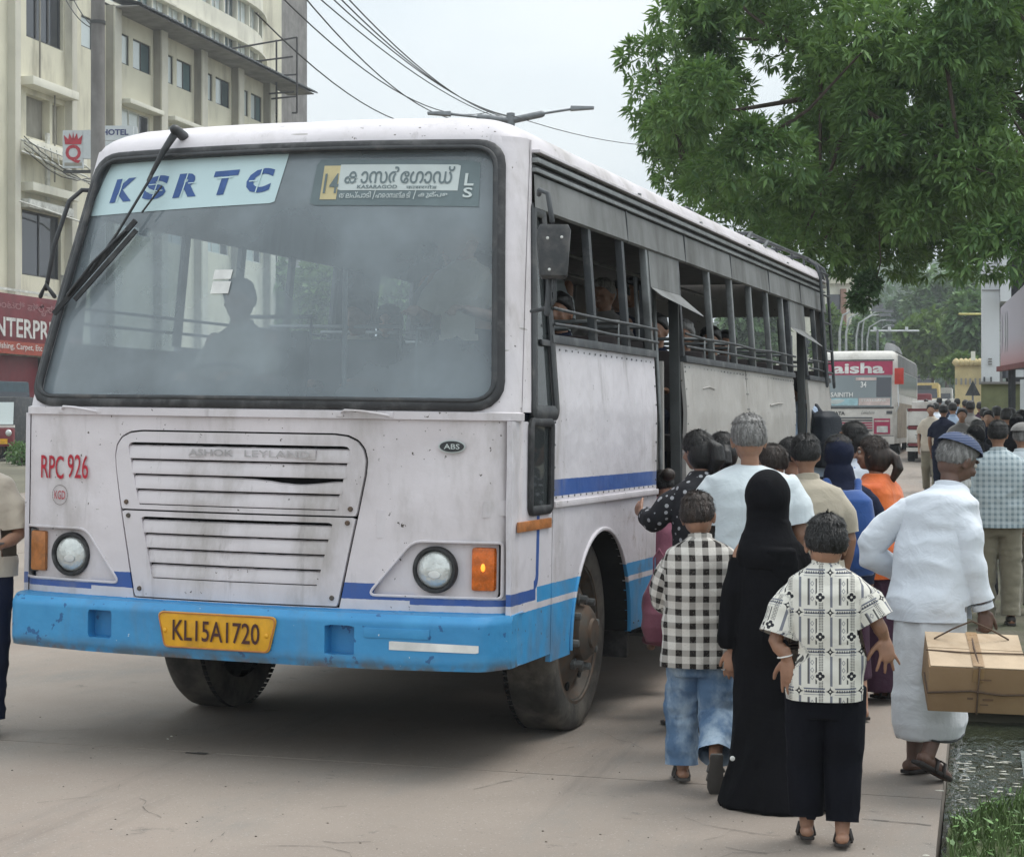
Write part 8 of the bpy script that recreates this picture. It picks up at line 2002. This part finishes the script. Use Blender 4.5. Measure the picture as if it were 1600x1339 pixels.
# lorry tail with pale drop sides seen right of the second bus
lt = vframe('open lorry with pale painted tail boards, just right of the second bus', 'lorry', 1442, 48, 'tipper_lorry')
w = .36*2
for k, (z0, z1, m) in enumerate(((.95, 1.30, M_vwhite), (.50, .84, M_vwhite))): obj('tail_board', MB().box((-.38, 0, z0), (.38, .06, z1)), m, lt, bevel=.01)
for z0 in (.86, 1.32, .42): obj('cross_rail', MB().box((-.40, -.02, z0), (.40, .05, z0+.07)), M_maroonp if False else M_fasc, lt)
for x in (-.41, .39): obj('corner_post', MB().box((x, -.02, .4), (x+.04, .08, 1.4)), M_vwhite, lt)
obj('load_bed', MB().box((-.40, .06, .45), (.40, 2.4, .95)), M_fasc, lt); obj('cab', MB().hexa([(-.38, 2.4, .5), (.38, 2.4, .5), (.38, 3.5, .5), (-.38, 3.5, .5), (-.36, 2.45, 1.6), (.36, 2.45, 1.6), (.36, 3.3, 1.6), (-.36, 3.3, 1.6)]), M_vwhite, lt, bevel=.03); obj('bumper_bar', MB().box((-.42, -.05, .28), (.42, 0, .38)), M_vwhite, lt)
for x in (.40, -.24):
    for y in (.6, 2.9): vwheel(lt, x, y, .28, .16)
text('tail_lettering', 'TATA', lambda u, v: (u, -.004, .66+v), M_greyband, lt, .1, width=.4, height=.12)
# distant traffic
v_ = vframe('distant white bus with a dark windscreen near the top of the road', 'bus', 1435, 150, 'distant_bus'); box_vehicle(v_, 2.3, 9, 3.1, .5, M_vwhite, .45, (.55, .86)); obj('visor', MB().box((-1.0, -.05, 2.72), (1.0, .1, 2.95)), M_frame, v_)
M_yelp = mat('yellow lorry paint', (.58, .42, .14), .5, var=.1)
v_ = vframe('distant yellow fronted lorry below the far white bus', 'lorry', 1440, 112, 'distant_lorry'); box_vehicle(v_, 2.1, 6, 2.3, .5, M_yelp, .42, (.60, .85)); obj('name_board', MB().box((-.6, -.05, 1.95), (.6, .0, 2.15)), M_frame, v_)
v_ = vframe('distant white van with its roof pale against the trees', 'van', 1467, 122, 'distant_van'); box_vehicle(v_, 1.8, 4.2, 2.0, .35, M_vwhite, .32, (.5, .82))
v_ = vframe('small white car facing the camera beyond the pedestrians', 'car', 1471, 84, 'distant_car'); box_vehicle(v_, 1.6, 3.8, 1.5, .3, M_vwhite, .3, (.58, .90))
v_ = vframe('pale car left of the small white car in the far traffic', 'car', 1432, 80, 'distant_car'); box_vehicle(v_, 1.6, 3.8, 1.45, .3, M_vwhite, .3, (.58, .90)); obj('roof_load', MB().box((-.6, .6, 1.45), (.6, 2.4, 1.75)), M_fasc, v_, bevel=.05)
v_ = vframe('silver hatchback behind the lorry tail boards', 'car', 1452, 66, 'distant_car'); box_vehicle(v_, 1.6, 3.8, 1.5, .3, M_alu, .3, (.58, .90))
# motor scooters ahead of the far traffic, riders included
for i, (px, d, lb, m) in enumerate(((1447, 58, 'motorcycle with a rider in dark clothes coming past the lorry', F_navy), (1482, 62, 'motorcycle with a rider in a white shirt beside the far pedestrians', F_white))):
    x, y = at(px, d); mc = thing('motorcycle', lb.replace(' with a rider in dark clothes', ' seen head on').replace(' with a rider in a white shirt', ' seen head on'), 'motorcycle', (x, y, gz(x, y)))
    for yy in (0, 1.2): obj('wheel', MB().lathe([(.24, .05), (.30, .03), (.30, -.03), (.24, -.05)], (0, yy, .30), 'x', 18), M_tread, mc, smooth=True)
    obj('fairing', MB().rings([(0, .25, .5, .12, .25), (0, .3, .8, .16, .3), (0, .2, .98, .10, .12)], 12), M_fasc, mc, smooth=True); obj('handlebar', MB().tube([(-.34, .25, 1.02), (0, .15, .98), (.34, .25, 1.02)], .02, 6), M_frame, mc); obj('headlight', MB().ell((0, .06, .85), (.08, .05, .08), 10, 8), M_lens, mc, smooth=True)
    x2, y2 = at(px, d+.6); walker('rider on the '+('motorcycle passing the lorry' if i == 0 else 'motorcycle beside the far pedestrians'), px, d+.6, 1.45, 180, 'mid', m, F_navy, seed=70+i, vox=.028, z=gz(x2, y2)+.12)
# left side: auto rickshaw and dark teal van in front of the shop
ar_ = vframe('black and yellow auto rickshaw front just visible at the left edge', 'auto rickshaw', -6, 50, 'auto_rickshaw', R(8))
obj('cabin', MB().hexa([(-.62, 0, .35), (.50, 0, .35), (.62, 2.2, .35), (-.62, 2.2, .35), (-.50, .35, 1.7), (.42, .35, 1.7), (.55, 2.1, 1.7), (-.55, 2.1, 1.7)]), M_black, ar_, bevel=.08)
quad('windscreen', [(-.48, .14, .95), (.42, .14, .95), (.38, .30, 1.55), (-.44, .30, 1.55)], M_paneL, ar_); obj('front_panel', MB().box((-.55, -.08, .35), (.50, .1, .85)), M_fasc, ar_, bevel=.05); obj('white_rim', MB().box((-.52, .02, .86), (.48, .12, .93)), M_vwhite, ar_)
for s_ in (-.4, .38): obj('headlight', MB().ell((s_, -.09, .72), (.09, .04, .09), 12, 8), M_lens, ar_, smooth=True)
vwheel(ar_, .06, .1, .25, .1, 'front_wheel'); vwheel(ar_, .62, 1.8, .25, .12); vwheel(ar_, -.5, 1.8, .25, .12)
obj('number_plate', MB().box((-.1, -.10, .42), (.35, -.085, .56)), M_plate, ar_)
tv = vframe('dark teal van parked in front of the red shop, mostly hidden by the bus', 'van', 20, 56, 'parked_van', R(75)); box_vehicle(tv, 1.8, 4.6, 2.15, .35, mat('dark teal paint', (.03, .055, .07), .45), .34, (.5, .85))
for i, (px, d) in enumerate(((24, 48), (34, 47))):
    x, y = at(px, d); bs = thing('potted_bush', 'low green bush %s at the foot of the shop, left of the bus' % ('nearer the rickshaw' if i == 0 else 'nearer the bus'), 'bush', (x, y, gz(x, y)-.05))
    V, F = crown([((0, 0, .30), (.22, .22, .24))], np.random.RandomState(i), 60, 5, .14, width=.4); mesh_np('leaf_mass', V, F, M_far1, bs)['kind'] = 'stuff'; obj('stem', MB().tube([(0, 0, 0), (0, 0, .35)], .02, 6), M_bark, bs)
# fallen scrap and pink flag strip near the drain, pale flakes painting sky glints on the water
fm = MB(); rr = np.random.RandomState(8)
for _ in range(110):
    x_, y_ = rr.uniform(-.10, .35), rr.uniform(8.6, 10.4); s = rr.uniform(.003, .018)
    if rr.rand() < (x_+.1)*1.9: continue
    fm.prism([(s*2.2*math.cos(a)*rr.uniform(.4, 1), s*.7*math.sin(a)*rr.uniform(.4, 1)) for a in np.linspace(0, 5.6, 8)], lambda u, v, d, X0=x_, Y0=y_: (X0+u, Y0+v, d), -.145, -.141)
prop(obj('sky_glints', fm, M_pale, smooth=True), kind='stuff')  # pale flakes stand for broken sky reflections on the ripples
tp = obj('packing_tape', MB().box((-.024, -CD+.004, CH+.0095), (.024, CD-.004, CH+.0105)), mat('brown packing tape', (.30, .19, .10), .3, bump=None), cb)
obj('packing_tape', MB().box((-.024, -CD-.0022, CH-.06), (.024, -CD-.0012, CH-.004)), MATS['brown packing tape'], cb)
# ================================================================== AIR
hz = G('thin haze'); hz.nt.nodes.remove(hz.b)
pv = hz.nt.nodes.new('ShaderNodeVolumePrincipled'); pv.inputs['Density'].default_value = .0009; pv.inputs['Color'].default_value = (.90, .95, 1, 1); pv.inputs['Anisotropy'].default_value = .2
hz.nt.links.new(pv.outputs[0], hz.out.inputs['Volume'])
prop(obj('haze', MB().box((-300, -40, -3), (300, 720, 62)), hz.m), kind='stuff')
